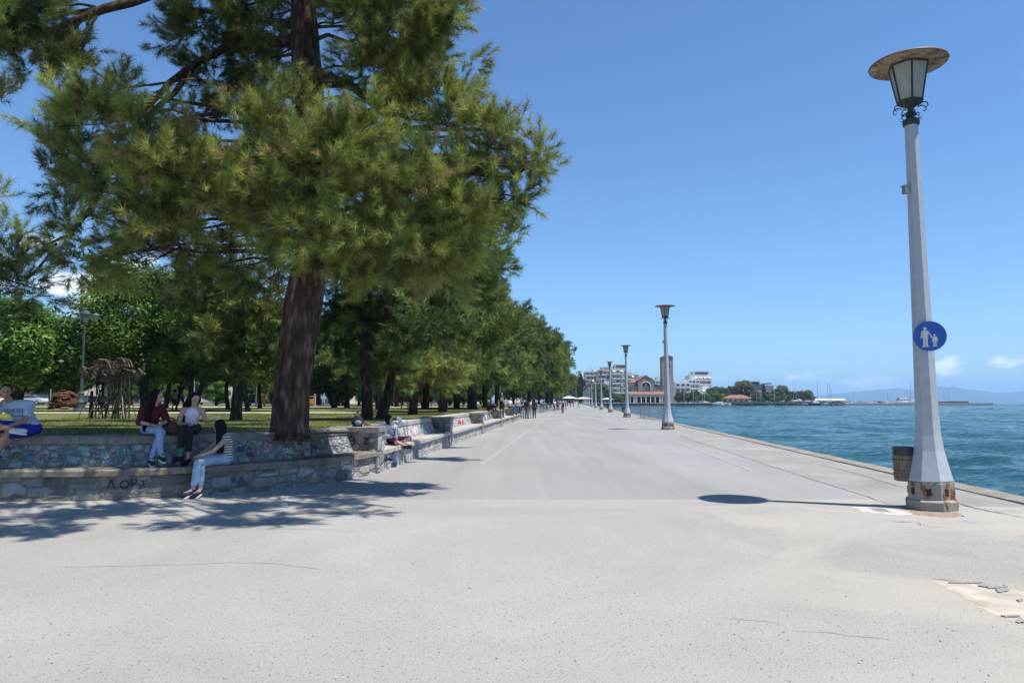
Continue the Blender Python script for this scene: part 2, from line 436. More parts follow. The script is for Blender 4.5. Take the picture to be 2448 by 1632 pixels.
cloud = None
def add_cloud(sx_, sy_, rw, rh, dens=1.0):
    global cloud
    p = ats(sx_, sy_, 100); a0 = math.atan2(p.x, p.y); e0 = math.atan2(p.z - CAMZ, math.hypot(p.x, p.y))
    da = ML('DIVIDE', ML('SUBTRACT', az, a0), rw / FP); de = ML('DIVIDE', ML('SUBTRACT', elv, e0), rh / FP)
    d = ML('SQRT', ML('ADD', ML('MULTIPLY', da, da), ML('MULTIPLY', de, de)))
    m = ML('SUBTRACT', 1.0, d)
    m = ML('ADD', m, ML('MULTIPLY', ML('SUBTRACT', cn.outputs['Fac'], .5), 3.2))
    mm = N('ShaderNodeMapRange', interpolation_type='SMOOTHSTEP'); nt.links.new(m, mm.inputs[0]); mm.inputs[1].default_value = .25; mm.inputs[2].default_value = 1.0; mm.inputs[4].default_value = dens
    cloud = mm.outputs[0] if cloud is None else ML('MAXIMUM', cloud, mm.outputs[0])
for c in [(95, 585, 70, 42, .95), (190, 690, 150, 70, .9), (310, 640, 90, 45, .9), (1940, 897, 60, 28, .8), (2030, 918, 110, 22, .5), (2250, 872, 80, 26, .75), (2410, 864, 60, 26, 1.0),
          (1700, 905, 60, 12, .2), (2150, 925, 90, 14, .25), (2350, 920, 110, 14, .22), (-250, 640, 260, 90, .9)]:
    add_cloud(*c)
mxc = N('ShaderNodeMix', data_type='RGBA'); nt.links.new(cloud, mxc.inputs[0])
sky_gain = N('ShaderNodeMix', data_type='RGBA', blend_type='MULTIPLY'); sky_gain.inputs[0].default_value = 1; nt.links.new(sky.outputs[0], sky_gain.inputs[6]); sky_gain.inputs[7].default_value = (.82, 1.12, 1.38, 1)
nt.links.new(sky_gain.outputs[2], mxc.inputs[6]); mxc.inputs[7].default_value = (12.5, 12.8, 13.6, 1)
nt.links.new(mxc.outputs[2], bg.inputs[0]); bg.inputs[1].default_value = .084

sd = bpy.data.lights.new('sun', 'SUN'); sd.energy = 5.0; sd.angle = R(.53); sd.color = (1, .955, .89)
so = bpy.data.objects.new('sun', sd); col.objects.link(so); so.rotation_euler = SUN.to_track_quat('Z', 'Y').to_euler(); so.location = (20, -10, 60)
cd = bpy.data.cameras.new('camera'); cam = bpy.data.objects.new('camera', cd); col.objects.link(cam); scene.camera = cam
cam.location = (0, 0, CAMZ); cam.rotation_euler = (R(90) + PITCH, 0, 0); cd.sensor_width = 36; cd.lens = 36 * FP / 2448; cd.clip_end = 30000; cd.clip_start = .05
vs = scene.view_settings; vs.view_transform = 'Standard'; vs.look = 'None'; vs.gamma = 1; vs.exposure = .50; scene.display_settings.display_device = 'sRGB'

# ------------------------------------------------------------------ plan of the wall line
def lineX(a, Y): return a + .081 * Y
WALLA = -4.30; LAMPA = 5.3; EDGEA = 7.4
ctrl = [(-45, 12.6), (-25, 12.0), (-13, 11.75), (-8.12, 11.72), (-6.6, 11.86), (-5.7, 12.15), (-4.91, 12.65), (-4.2, 13.3), (-3.63, 14.2), (-3.22, 15.2), (lineX(WALLA, 16.3), 16.3), (lineX(WALLA, 17.4), 17.4)]
def catmull(P, n=8):
    P = [Vector((*p, 0)) for p in P]; out = []
    for i in range(len(P) - 1):
        a, b, c, d = P[max(i - 1, 0)], P[i], P[i + 1], P[min(i + 2, len(P) - 1)]
        for k in range(n):
            t = k / n
            # centripetal-ish: limit tangents on uneven spacing
            L = (c - b).length
            m1 = (c - a).normalized() * L if (c - a).length > 0 else (c - b); m2 = (d - b).normalized() * L if (d - b).length > 0 else (c - b)
            t2, t3 = t * t, t * t * t
            out.append(b * (2 * t3 - 3 * t2 + 1) + m1 * (t3 - 2 * t2 + t) + c * (-2 * t3 + 3 * t2) + m2 * (t3 - t2))
    out.append(P[-1]); return out
CURVE = catmull(ctrl)
def offs(path, d):
    out = []
    for i, p in enumerate(path):
        a = path[max(i - 1, 0)]; b = path[min(i + 1, len(path) - 1)]
        t = (b - a).normalized(); n = Vector((-t.y, t.x, 0))        # inland
        out.append(p + n * d)
    return out
def straight(Y0, Y1, n=6):
    return [Vector((lineX(WALLA, Y0 + (Y1 - Y0) * i / n), Y0 + (Y1 - Y0) * i / n, 0)) for i in range(n + 1)]

def sheet(name, pts, z, mat, kind='structure', sub=0, **kw):
    me = bpy.data.meshes.new(name); bm = bmesh.new()
    vs_ = [bm.verts.new((p[0], p[1], z)) for p in pts]; f = bm.faces.new(vs_)
    if f.normal.z < 0: f.normal_flip()
    bmesh.ops.recalc_face_normals(bm, faces=bm.faces)
    bmesh.ops.triangulate(bm, faces=bm.faces)
    for ff in bm.faces:
        if ff.normal.z < 0: ff.normal_flip()
    bm.to_mesh(me); bm.free(); me.materials.append(mat)
    o = bpy.data.objects.new(name, me); col.objects.link(o); tag(o, kind=kind, **kw); return o

def strip(name, a0, a1, Y0, Y1, z, mat, n=60, **kw):
    mb = MB(); pts = []
    for i in range(n + 1):
        Y = Y0 + (Y1 - Y0) * (i / n) ** 1.6 if i != 1 else Y0 + .35
        zz = z if i else .0004
        pts += [(lineX(a0, Y), Y, zz), (lineX(a1, Y), Y, zz)]
    mb.add(pts, [(2 * i, 2 * i + 1, 2 * i + 3, 2 * i + 2) for i in range(n)])
    return mb.build(name, mat)

# land: one block with the quay as its edge
FARY = 425
land = [(-3000, -60), (lineX(EDGEA, -60), -60), (lineX(EDGEA, FARY - 5), FARY - 5), (170, FARY - 3), (172, FARY + 40), (230, FARY + 80), (260, FARY + 130), (240, 900), (-3000, 900)]
mb = MB(); mb.prism([(x, y) for x, y in land], -3.0, 0.0)
g = mb.build('ground', M['ground']); tag(g, kind='structure')
P = strip('promenade', WALLA - .3, 4.9, 12.0, 420, .004, M['prom']); tag(P, kind='structure')
# near edge of the smooth asphalt is slightly ragged
me = P.data
for v_ in list(me.vertices)[:2]: v_.co.y += .0
Q = strip('quay_pavement', 4.9, 6.95, 11.2, 420, .0045, M['quay']); tag(Q, kind='structure')
Q2 = strip('quay_edge', 6.95, 7.44, -30, 420, .03, M['edge']); tag(Q2, kind='structure')
# quay edge is a real stone kerb with thickness
mb = MB(); n = 260; prof = [(6.93, -.02), (6.95, .03), (7.40, .035), (7.46, .0), (7.46, -1.6)]
rr = random.Random(3)
for i in range(n + 1):
    Y = -30 + 450 * (i / n) ** 1.5
    j = rr.uniform(-.03, .03)
    for k, (a, z) in enumerate(prof): mb.v.append((lineX(a + (j if k > 1 else 0), Y), Y, z + rr.uniform(-.006, .006)))
np_ = len(prof)
for i in range(n):
    for k in range(np_ - 1): mb.f.append((i * np_ + k, i * np_ + k + 1, (i + 1) * np_ + k + 1, (i + 1) * np_ + k)); mb.mi.append(0)
bpy.data.objects.remove(Q2); Q2 = mb.build('quay_edge', M['edge'], clean=True); tag(Q2, kind='structure')
for a, wd in ((-2.35, .17), (4.05, .14)):
    L_ = strip('worn_line', a, a + wd, 18.5 if a < 0 else 16.5, 200, .008, M['line']); tag(L_, kind='structure')
PL = sheet('plaza', [(20, 350), (lineX(EDGEA, 350) - 1.2, 350), (lineX(EDGEA, FARY - 7), FARY - 7), (168, FARY - 4), (168, FARY + 6), (20, FARY + 6)], .012, plain('pale plaza paving', (.50, .49, .46), .9, .08, .4))

# cracks and worn marks on the near ground: thin real slivers of tar
tar = plain('tar filled crack', (.17, .165, .15), .9, .3, 9)
def crack(pts, wdt=.012, name='crack', mat=None, z=.009, seed=1):
    r = random.Random(seed); mb = MB(); dense = []
    for i in range(len(pts) - 1):
        a, b = pts[i], pts[i + 1]; n = max(2, int((b - a).length / .12))
        for k in range(n): dense.append(a.lerp(b, k / n) + Vector((r.uniform(-.02, .02), r.uniform(-.02, .02), 0)))
    dense.append(pts[-1]); n = len(dense); vs_ = []
    for i, p in enumerate(dense):
        t = (dense[min(i + 1, n - 1)] - dense[max(i - 1, 0)]).normalized(); nn = Vector((-t.y, t.x, 0)); ww = wdt * r.uniform(.35, 1.2) * (1 if 0 < i < n - 1 else .1)
        vs_ += [p + nn * ww, p - nn * ww]
    vs_ = [(p.x, p.y, z) for p in vs_]
    mb.add(vs_, [(2 * i, 2 * i + 1, 2 * i + 3, 2 * i + 2) for i in range(n - 1)])
    o = mb.build(name, mat or tar); adopt(o, g); return o
red = plain('rusty red hairline crack', (.29, .26, .225), .9, .25, 9)
def CR(pp, **k): crack([gnds(x, y) for x, y in pp], **k)
CR([(120, 1356), (300, 1352), (420, 1350), (520, 1345), (640, 1345), (700, 1352), (770, 1362)], wdt=.005, mat=red, seed=2)
CR([(200, 1258), (420, 1260), (700, 1264), (860, 1270)], wdt=.005, mat=red, seed=3)
CR([(1705, 1472), (1780, 1480), (1880, 1492)], wdt=.006, mat=red, seed=4)
CR([(1880, 1508), (1990, 1514), (2140, 1530)], wdt=.006, mat=red, seed=5)
CR([(1960, 1112), (2010, 1122), (2080, 1142), (2160, 1166)], wdt=.022, seed=6)
CR([(2280, 1200), (2340, 1216), (2448, 1238)], wdt=.022, seed=7)
CR([(2130, 1248), (2190, 1247), (2200, 1256), (2270, 1262)], wdt=.012, seed=8)
CR([(2225, 1383), (2300, 1389), (2360, 1392)], wdt=.012, seed=9)
CR([(1621, 1041), (1834, 1111), (1960, 1152), (2097, 1194)], wdt=.014, seed=10)
0 and CR([(1080, 1192), (1350, 1196), (1560, 1200), (1680, 1201), (1900, 1213)], wdt=.006, mat=plain('fine joint', (.27, .26, .245), .9, .2, 9), seed=11)
# pothole: sandy patch with broken tar flakes
mb = MB(); pp = [(2225, 1386), (2300, 1391), (2370, 1402), (2448, 1412), (2560, 1440), (2560, 1560), (2448, 1500), (2400, 1478), (2340, 1450), (2280, 1415)]
pp2 = []
for i in range(len(pp)):
    a_, b_ = pp[i], pp[(i + 1) % len(pp)]
    for k in range(7): t_ = k / 7; pp2.append((a_[0] + (b_[0] - a_[0]) * t_ + random.Random(i * 9 + k).uniform(-9, 9), a_[1] + (b_[1] - a_[1]) * t_ + random.Random(i * 7 + k + 50).uniform(-2.2, 2.2)))
mb.add([(*gnds(x, y)[:2], .0012) for x, y in pp2], [tuple(range(len(pp2)))])
o = mb.build('sand_patch', plain('packed sand in pothole', (.39, .35, .285), .95, .22, 4, bump=.5)); adopt(o, g)
r_ = random.Random(4)
mb = MB()
for (x, y, wd, hh) in [(2318, 1393, 50, 3), (2372, 1402, 38, 5), (2398, 1412, 20, 5), (2438, 1436, 10, 4), (2418, 1474, 26, 3), (2444, 1486, 14, 6)]:
    pl = []
    for k in range(14):
        a = k / 14 * 6.283; q = r_.uniform(.45, 1.15); pl.append(gnds(x + wd * math.cos(a) * q, y + hh * math.sin(a) * q))
    b = len(mb.v); mb.v += [(p.x, p.y, .0) for p in pl] + [(p.x, p.y, .012) for p in pl]; nn = len(pl)
    mb.f += [tuple(range(b + nn, b + 2 * nn))] + [(b + i, b + (i + 1) % nn, b + nn + (i + 1) % nn, b + nn + i) for i in range(nn)]; mb.mi += [0] * (nn + 1)
o = mb.build('tar_flake', plain('grey tar flakes', (.28, .27, .255), .95, .35, 30, bump=.6), clean=True); adopt(o, g)
# loose grit: pebbles and litter scattered over the near ground
vv = []; ff = []
for i in range(520):
    x = r_.uniform(-150, 2600); y = 1230 + (r_.random() ** .8) * 420; p = gnds(x, y); s = r_.uniform(.003, .010) * (1 if r_.random() < .9 else 1.7)
    b = len(vv); q = [Vector((r_.uniform(.6, 1.3) * math.cos(a), r_.uniform(.6, 1.3) * math.sin(a), 0)) * s for a in (0, 1.57, 3.14, 4.71)]
    vv += [(p.x + k.x, p.y + k.y, .003) for k in q] + [(p.x, p.y, .004 + s * .9)]
    ff += [(b, b + 1, b + 4), (b + 1, b + 2, b + 4), (b + 2, b + 3, b + 4), (b + 3, b, b + 4)]
o = np_mesh('grit', vv, ff, [plain('loose grit', (.30, .29, .27), .9, .5, 3)]); tag(o, 'loose grit and pebbles strewn over the pale asphalt', 'grit', kind='stuff')

# lawn, raised behind the stone benches
back = offs(CURVE, .98)
lawn_pts = [(p.x, p.y) for p in back] + [(lineX(WALLA - .98, Y), Y) for Y in (20, 60, 130, 300, 400)] + [(-260, 400), (-260, 13)]
lawn_b = MB(); lawn_b.prism(lawn_pts, -.02, LAWN)
o = lawn_b.build('lawn', M['grass'], clean=True); tag(o, kind='structure')
pth = plain('pale gravel path', (.44, .42, .37), .95, .12, 2)
for (ya, yb, x0, x1) in ((70, 79, -60, -4), (37.5, 40.5, -60, -8.4), (150, 158, -80, 0)):
    o = sheet('path', [(x0, ya), (x1, ya), (x1 + 1, yb), (x0, yb)], LAWN + .006, pth)
o = sheet('street', [(-260, 108), (-8, 118), (-8, 130), (-260, 122)], LAWN + .008, plain('street asphalt', (.16, .16, .165), .9, .15, 1))

# bare soil under the big pine
mb = MB(); pl = []
c = ats(690, 1030, 14.3)
for k in range(26):
    a = k / 26 * 6.283; q = r_.uniform(.8, 1.15); pl.append((c.x + 2.1 * q * math.cos(a) - .4, c.y + .9 * q * math.sin(a) + .25, LAWN + .012))
mb.add(pl, [tuple(range(26))]); o = mb.build('bare_soil', M['soil']); tag(o, kind='structure')

# grass blades close to the wall
rng = np.random.default_rng(5)
def blades(n, xs, ys, h, w_):
    x = rng.uniform(*xs, n); y = ys[0] + (ys[1] - ys[0]) * rng.random(n) ** 1.7
    wallx = np.interp(y, [p.y for p in back[40:]], [p.x for p in back[40:]])
    return x, y
nb = 90000
x = rng.uniform(-16, -2.4, nb); y = 12.8 + 24 * rng.random(nb) ** 1.5
bx = np.array([p.x for p in back]); by = np.array([p.y for p in back])
lim = np.where(y < 16, np.interp(y, by[56:], bx[56:]), WALLA - 1.0 + .081 * y)
clump = np.array([noise.noise((a * .9, b * .9, 3)) for a, b in zip(x, y)])
ok = (x < lim - .02) & (rng.random(nb) < .55 + clump) & (y > np.interp(x, bx, by) + 0)
x, y, clump = x[ok], y[ok], clump[ok]; nb = len(x)
hh = rng.uniform(.02, .055, nb) * (1 + clump); a = rng.uniform(0, 6.28, nb); ww = .006
vx = np.stack([np.stack([x - ww * np.cos(a), y - ww * np.sin(a), np.full(nb, LAWN)], 1), np.stack([x + ww * np.cos(a), y + ww * np.sin(a), np.full(nb, LAWN)], 1),
               np.stack([x + rng.normal(0, .02, nb), y + rng.normal(0, .02, nb), LAWN + hh], 1)], 1).reshape(-1, 3)
o = np_mesh('grass', vx, np.arange(nb * 3).reshape(-1, 3), [m_leaf('grass blade green', [(0, (.05, .075, .018)), (.5, (.11, .125, .035)), (1, (.21, .20, .09))], .2)], tint=np.repeat(rng.random(nb), 3))
tag(o, 'short dry green grass covering the raised park lawn', 'grass', kind='stuff')

# ------------------------------------------------------------------ sea
def sea():
    ys = np.concatenate([np.linspace(-30, 8, 16)[:-1], 8 * (1.0105 ** np.arange(0, 560))])
    ys = ys[ys < 1500]; ys = np.concatenate([ys, [2000, 3500, 6000, 9000, 12300]])
    uu = np.linspace(0, 1, 420); ux = uu ** 1.5
    X = np.zeros((len(ys), len(uu))); Y = np.zeros_like(X)
    for i, yy in enumerate(ys):
        x0 = lineX(EDGEA, min(max(yy, -30), 600)) - 1.0 if yy < 430 else -12300
        x1 = max(60, yy * .95 + 30) if yy < 1500 else 12300
        if yy >= 430: X[i] = x0 + (x1 - x0) * uu
        else: X[i] = x0 + (x1 - x0) * ux
        Y[i] = yy
    Z = np.zeros_like(X); r = np.random.default_rng(11)
    D = np.sqrt(X ** 2 + Y ** 2)
    for k in range(46):
        wl = .55 * (1.105 ** k); wl = min(wl, 14); ang = math.radians(200) + r.normal(0, .55); kx, ky = math.cos(ang) * 6.283 / wl, math.sin(ang) * 6.283 / wl
        amp = .0095 * wl ** .72; ph = kx * X + ky * Y + r.uniform(0, 6.28)
        fade = np.clip(1.6 - D / (wl * 55), 0, 1)
        Z += amp * fade * (1 - 2 * np.abs(np.sin(ph / 2 + .4 * np.sin(ph * .37 + k))) ** 1.0) * (.6 + .4 * np.sin(X * .13 + Y * .17 + k))
    Z -= 1.15
    V = np.stack([X, Y, Z], 2).reshape(-1, 3); nx = len(uu)
    i, j = np.meshgrid(np.arange(len(ys) - 1), np.arange(nx - 1), indexing='ij'); a = (i * nx + j).ravel()
    F = np.stack([a, a + 1, a + nx + 1, a + nx], 1)
    o = np_mesh('sea', V, F, [M['water']]); o.data.polygons.foreach_set('use_smooth', np.ones(len(F), dtype=bool)); tag(o, kind='structure')
sea()

# hills across the gulf
def hills():
    D0 = 10600; prof = [(1000, 40), (1400, 60), (1900, 948), (1960, 944), (2020, 937), (2080, 931), (2140, 927), (2170, 932), (2215, 928), (2240, 924), (2290, 931), (2340, 936), (2380, 938), (2448, 933), (2520, 926), (2640, 920), (2900, 930), (3200, 940)]
    prof = [(sx_, sy_) for sx_, sy_ in prof if sx_ > 1500]
    prof = [(1500, 956), (1800, 953)] + prof
    xs = np.linspace(1500, 3200, 240); hy = np.interp(xs, [p[0] for p in prof], [p[1] for p in prof])
    V = []; rows = 14
    for j in range(rows):
        for i, (sx_, sy_) in enumerate(zip(xs, hy)):
            t = j / (rows - 1); env = math.sin(min(1, t * 1.7) * math.pi / 2) if t < .59 else math.cos((t - .59) / .41 * math.pi / 2) * .999
            Yd = D0 - 1400 + 3200 * t; X = (sx_ - 1224) / FP * (D0 + 500)
            H = (957 - sy_) / FP * D0 * (1 + .12 * noise.noise((i * .12, j * .3, 0)) + .05 * noise.noise((i * .5, j * .7, 5)))
            V.append((X, Yd + 300 * noise.noise((i * .05, j, 9)), -4 + max(0, H) * env * (1 if j else 0)))
    n = len(xs); F = [(j * n + i, j * n + i + 1, (j + 1) * n + i + 1, (j + 1) * n + i) for j in range(rows - 1) for i in range(n - 1)]
    o = np_mesh('hills', V, F, [M['hill']]); o.data.polygons.foreach_set('use_smooth', np.ones(len(F), dtype=bool)); tag(o, kind='structure')
hills()

# the air between
mb = MB(); mb.box((0, 5500, 153), (26500, 17500, 316))
t = NT('air haze'); t.n.remove(t.bsdf); pv = t.add('ShaderNodeVolumePrincipled'); pv.inputs['Color'].default_value = (.42, .66, 1, 1); pv.inputs['Density'].default_value = 1.2e-4; pv.inputs['Anisotropy'].default_value = 0.0
t.link(pv.outputs[0], t.out.inputs['Volume'])
HAZE = True
if HAZE:
    o = mb.build('haze', t.m); tag(o, 'pale blue summer haze over the gulf fading the far hills', 'haze', kind='stuff')
# ------------------------------------------------------------------ stone benches along the lawn
def sweep(path, prof, name, mat, parent, rel, rag=0.0, seed=0):
    """closed profile (offset inland, z) swept along the path, uv in metres"""
    rr = random.Random(seed); n = len(path); m = len(prof)
    rings = [offs(path, d) for d, z in prof]
    s = [0]
    for i in range(1, n): s.append(s[-1] + (path[i] - path[i - 1]).length)
    per = [0]
    for k in range(m): per.append(per[-1] + math.hypot(prof[(k + 1) % m][0] - prof[k][0], prof[(k + 1) % m][1] - prof[k][1]))
    V = []
    for i in range(n):
        for k in range(m):
            p = rings[k][i]; V.append((p.x + rr.uniform(-rag, rag) - rel[0], p.y + rr.uniform(-rag, rag) - rel[1], prof[k][1] + rr.uniform(-rag, rag) - rel[2]))
    F = [];UV = []
    for i in range(n - 1):
        for k in range(m):
            k2 = (k + 1) % m
            F.append((i * m + k, (i + 1) * m + k, (i + 1) * m + k2, i * m + k2)); UV += [(s[i], per[k]), (s[i + 1], per[k]), (s[i + 1], per[k + 1]), (s[i], per[k + 1])]
    F.append(tuple(range(m))); UV += [(prof[k][0], prof[k][1]) for k in range(m)]
    F.append(tuple((n - 1) * m + k for k in range(m - 1, -1, -1))); UV += [(prof[k][0], prof[k][1]) for k in range(m - 1, -1, -1)]
    me = bpy.data.meshes.new(name); me.from_pydata(V, [], F); ul = me.uv_layers.new(name='UVMap')
    for l, uv in zip(ul.data, UV): l.uv = uv
    me.materials.append(mat); me.update()
    o = bpy.data.objects.new(name, me); col.objects.link(o); adopt(o, parent); return o

def densify(path, step=.25):
    out = []
    for i in range(len(path) - 1):
        L = (path[i + 1] - path[i]).length; n = max(1, int(L / step))
        for k in range(n): out.append(path[i].lerp(path[i + 1], k / n))
    out.append(path[-1]); return out

def bench(path, label, backm, copem, seed):
    path = densify(path); mid = path[len(path) // 2]
    root = empty('stone_bench', (mid.x, mid.y, 0), 0, label, 'stone bench', 'stone benches built along the lawn edge'); rel = (mid.x, mid.y, 0)
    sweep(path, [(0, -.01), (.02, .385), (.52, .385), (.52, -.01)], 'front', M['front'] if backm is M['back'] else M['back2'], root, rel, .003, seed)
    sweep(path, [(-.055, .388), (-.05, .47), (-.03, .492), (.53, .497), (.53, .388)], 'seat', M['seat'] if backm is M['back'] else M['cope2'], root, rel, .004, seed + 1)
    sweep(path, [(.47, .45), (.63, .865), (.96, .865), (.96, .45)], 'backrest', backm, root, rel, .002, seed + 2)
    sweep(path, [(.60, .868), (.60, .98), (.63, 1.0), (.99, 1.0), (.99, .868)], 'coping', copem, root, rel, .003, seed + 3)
    return root

def pier(Y, label, graff=None, th=.55):
    """cross wall closing a bench: squared stones with a cap"""
    x = lineX(WALLA, Y); ang = math.atan2(-.0807, .9967)
    root = empty('stone_pier', (x, Y, 0), ang, label, 'stone pier', 'cross walls dividing the stone benches')
    # local: x towards sea positive, y along promenade
    def uvbox(name, x0, x1, y0, y1, z0, z1, mat, batter=0):
        V = [(x0, y0, z0), (x1, y0, z0), (x1, y1, z0), (x0, y1, z0), (x0, y0, z1), (x1 - batter, y0, z1), (x1 - batter, y1, z1), (x0, y1, z1)]
        F = [(0, 1, 5, 4), (1, 2, 6, 5), (2, 3, 7, 6), (3, 0, 4, 7), (4, 5, 6, 7), (0, 3, 2, 1)]
        me = bpy.data.meshes.new(name); me.from_pydata(V, [], F); ul = me.uv_layers.new(name='UVMap'); me.materials.append(mat)
        for p in me.polygons:
            for li in p.loop_indices:
                q = me.vertices[me.loops[li].vertex_index].co
                ul.data[li].uv = (q.x + 5, q.z) if abs(p.normal.y) > .7 else ((q.y + 9, q.z) if abs(p.normal.x) > .7 else (q.x, q.y))
        o = bpy.data.objects.new(name, me); col.objects.link(o); adopt(o, root)
        bv = o.modifiers.new('bevel', 'BEVEL'); bv.width = .012; bv.segments = 2
        return o
    uvbox('pillar', -.14, .06, 0, th, -.01, .90, M['pier'])
    uvbox('cross_wall', -1.02, -.143, .04, th - .04, .3, .90, M['pier'])
    uvbox('cap', -1.05, .09, -.05, th + .05, .903, 1.02, M['cope'])
    return root

def decal(text, loc, size, nrm, upv, mat, parent, name='graffiti', rel=None, slant=0, thick=.003, sx=1):
    cu = bpy.data.curves.new('t', 'FONT'); cu.body = text; cu.size = size; cu.align_x = 'CENTER'; cu.align_y = 'CENTER'; cu.extrude = thick; cu.shear = slant; cu.offset = size * .012
    ob = bpy.data.objects.new('t', cu); col.objects.link(ob)
    me = bpy.data.meshes.new_from_object(ob.evaluated_get(bpy.context.evaluated_depsgraph_get())); bpy.data.objects.remove(ob)
    nrm = Vector(nrm).normalized(); upv = Vector(upv); xa = upv.cross(nrm).normalized(); ya = nrm.cross(xa)
    Mx = Matrix((xa, ya, nrm)).transposed()
    for v_ in me.vertices: v_.co = Mx @ Vector((v_.co.x * sx, v_.co.y, v_.co.z)) + Vector(loc) - (Vector(rel) if rel else Vector())
    me.materials.clear(); me.materials.append(mat)
    o = bpy.data.objects.new(name, me); col.objects.link(o); adopt(o, parent); return o

near = [p for p in CURVE if p.y < 15.9]
cutL = [p for p in near if p.x < -13.01]; cutR = [p for p in near if p.x >= -13.01]
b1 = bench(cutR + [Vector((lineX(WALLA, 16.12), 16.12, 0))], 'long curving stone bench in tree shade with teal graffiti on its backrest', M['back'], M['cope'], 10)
PIERS = [16.1, 25.7, 35.1, 44.5, 53.8, 63.0]
plab = ['stone cross wall with a painted ring at the end of the curved bench', 'sunlit stone cross wall scrawled 360 beside the promenade', 'stone cross wall just beyond the red scribble', 'stone cross wall with the black shirted person above it', 'stone cross wall beside the seated woman in white', 'farthest stone cross wall next to the group standing in jeans']
piers = [pier(Y, plab[i]) for i, Y in enumerate(PIERS)]
blab = ['stone bench half in shade where the girl in the white top curls up', 'sunny stone bench with red scribble on its pale backrest', 'sunny empty stone bench after the red scribbled one', 'short shaded stone bench past the third pier', 'farthest stone bench where the standing group gathers']
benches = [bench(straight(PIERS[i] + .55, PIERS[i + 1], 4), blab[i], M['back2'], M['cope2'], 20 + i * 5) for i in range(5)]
blackp = plain('black spray paint', (.035, .035, .045), .8, .2, 9); redp = plain('red spray paint', (.50, .06, .06), .8, .2, 9); tealp = plain('teal spray paint', (.08, .30, .30), .8, .25, 5); whitep = plain('white spray paint', (.5, .5, .5), .8, .2, 9); bluep = plain('dark blue spray paint', (.06, .08, .16), .8, .2, 9); pinkp = plain('pink spray paint', (.45, .25, .32), .8, .2, 9)
pn = Vector((-.081 * 0, -1, 0)); pn = Vector((-RD.x, -RD.y, 0))
def pier_text(i, txt, xo, z, size, mat, **k):
    Y = PIERS[i]; base = Vector((lineX(WALLA, Y), Y, 0)); pos = base + RN * xo + RD * (.04 - .012) + Vector((0, 0, z))
    return decal(txt, pos, size, -RD, (0, 0, 1), mat, piers[i], rel=None, **k)
def local_to(o, root):
    o.matrix_parent_inverse = Matrix.LocRotScale(root.location, root.rotation_euler, None).inverted(); return o
local_to(pier_text(0, 'Θ', -.55, .70, .27, blackp), piers[0])
local_to(pier_text(1, '360', -.56, .70, .27, blackp, slant=.2), piers[1])
local_to(pier_text(0, 'Z', -.22, .7, .2, blackp), piers[0])
# writing on faces of the curved bench: front (near-vertical) and backrest (leaning)
def on_path(path, px, off, z):
    """point of the path seen in column px"""
    best = None
    o_ = offs(path, off)
    for i in range(len(o_) - 1):
        a, b = o_[i], o_[i + 1]
        for k in range(6):
            p = a.lerp(b, k / 6); u = p.x / p.y * FP + 1224
            t = (b - a).normalized()
            e = abs(u * 1.0 - px)
            if best is None or e < best[0]: best = (e, p, t)
    _, p, t = best; return Vector((p.x, p.y, z)), Vector((t.y, -t.x, 0))
def front_text(txt, px, z, size, mat, **k):
    p, n = on_path(cutR, px, -.012, z); return local_to(decal(txt, p, size, n, (0, 0, 1), mat, b1, **k), b1)
def back_text(txt, px, z, size, mat, **k):
    f = (z - .45) / .415; p, n = on_path(cutR, px, .47 + .16 * f - .014, z); nn = (n + Vector((0, 0, .385))).normalized()
    return local_to(decal(txt, p, size, nn, (0, 0, 1), mat, b1, **k), b1)
front_text('Λ', 278, .24, .21, blackp); front_text('O', 308, .24, .19, blackp); front_text('Ρ', 332, .26, .17, blackp); front_text('Σ', 352, .23, .17, blackp, slant=.3)
front_text('A', 585, .22, .18, bluep); front_text('V', 565, .22, .16, bluep)
for (tx, px, z, s_, mt, sl) in [('MIA', 590, .72, .17, bluep, .1), ('vic', 605, .62, .15, blackp, 0), ('H', 300, .7, .2, tealp, 0), ('b', 330, .62, .2, bluep, 0), ('S8', 645, .72, .19, pinkp, .2), ('tag', 690, .66, .19, whitep, .3), ('no', 755, .68, .2, bluep, .1), ('K', 785, .76, .18, tealp, 0), ('ar', 100, .66, .16, pinkp, .2), ('Zi', 720, .78, .15, blackp, .4)]:
    back_text(tx, px, z, s_, mt, slant=sl)
# red scribble on the second straight bench backrest
B = benches[1]
for dx, sl, z in ((0, .5, .66), (.34, -.4, .67), (.70, .3, .65)):
    Y = 31.4 + dx * 1.6; base = Vector((lineX(WALLA, Y), Y, 0)) - RN * (.47 + .08 - .014)
    local_to(decal('M', base + Vector((0, 0, z)), .30, (RN + Vector((0, 0, .385))).normalized(), (0, 0, 1), redp, B, slant=sl, sx=1.7), B)
# low wall with a rail on posts further on
rw = empty('railing_wall', (lineX(WALLA, 84), 84, 0), 0, 'low pale wall with a slim rail on posts beyond the benches', 'railing'); rel = rw.location
sweep(densify(straight(64.5, 135, 10), 2), [(.1, 0), (.1, .55), (.5, .55), (.5, 0)], 'low_wall', M['cope2'], rw, rel)
rp = plain('pale railing paint', (.48, .47, .43), .6, .1, 3)
mb = MB(); mb.tube([(lineX(WALLA + .05, Y), Y, 1.02) for Y in range(65, 136, 5)], .045, 6); mb.build('top_rail', rp, rw, rel)
for k in range(20):
    Y = 65.2 + 3.6 * k; mb = MB(); mb.box((lineX(WALLA + .05, Y), Y, .5), (.10, .10, 1.0)); mb.build('post', rp, rw, rel)
rw2 = empty('low_wall', (lineX(WALLA, 240), 240, 0), 0, 'long low lawn wall running on to the far end of the promenade', 'wall')
sweep(densify(straight(137, 345, 10), 4), [(.1, 0), (.1, .9), (.5, .9), (.5, 0)], 'masonry', M['cope2'], rw2, rw2.location)

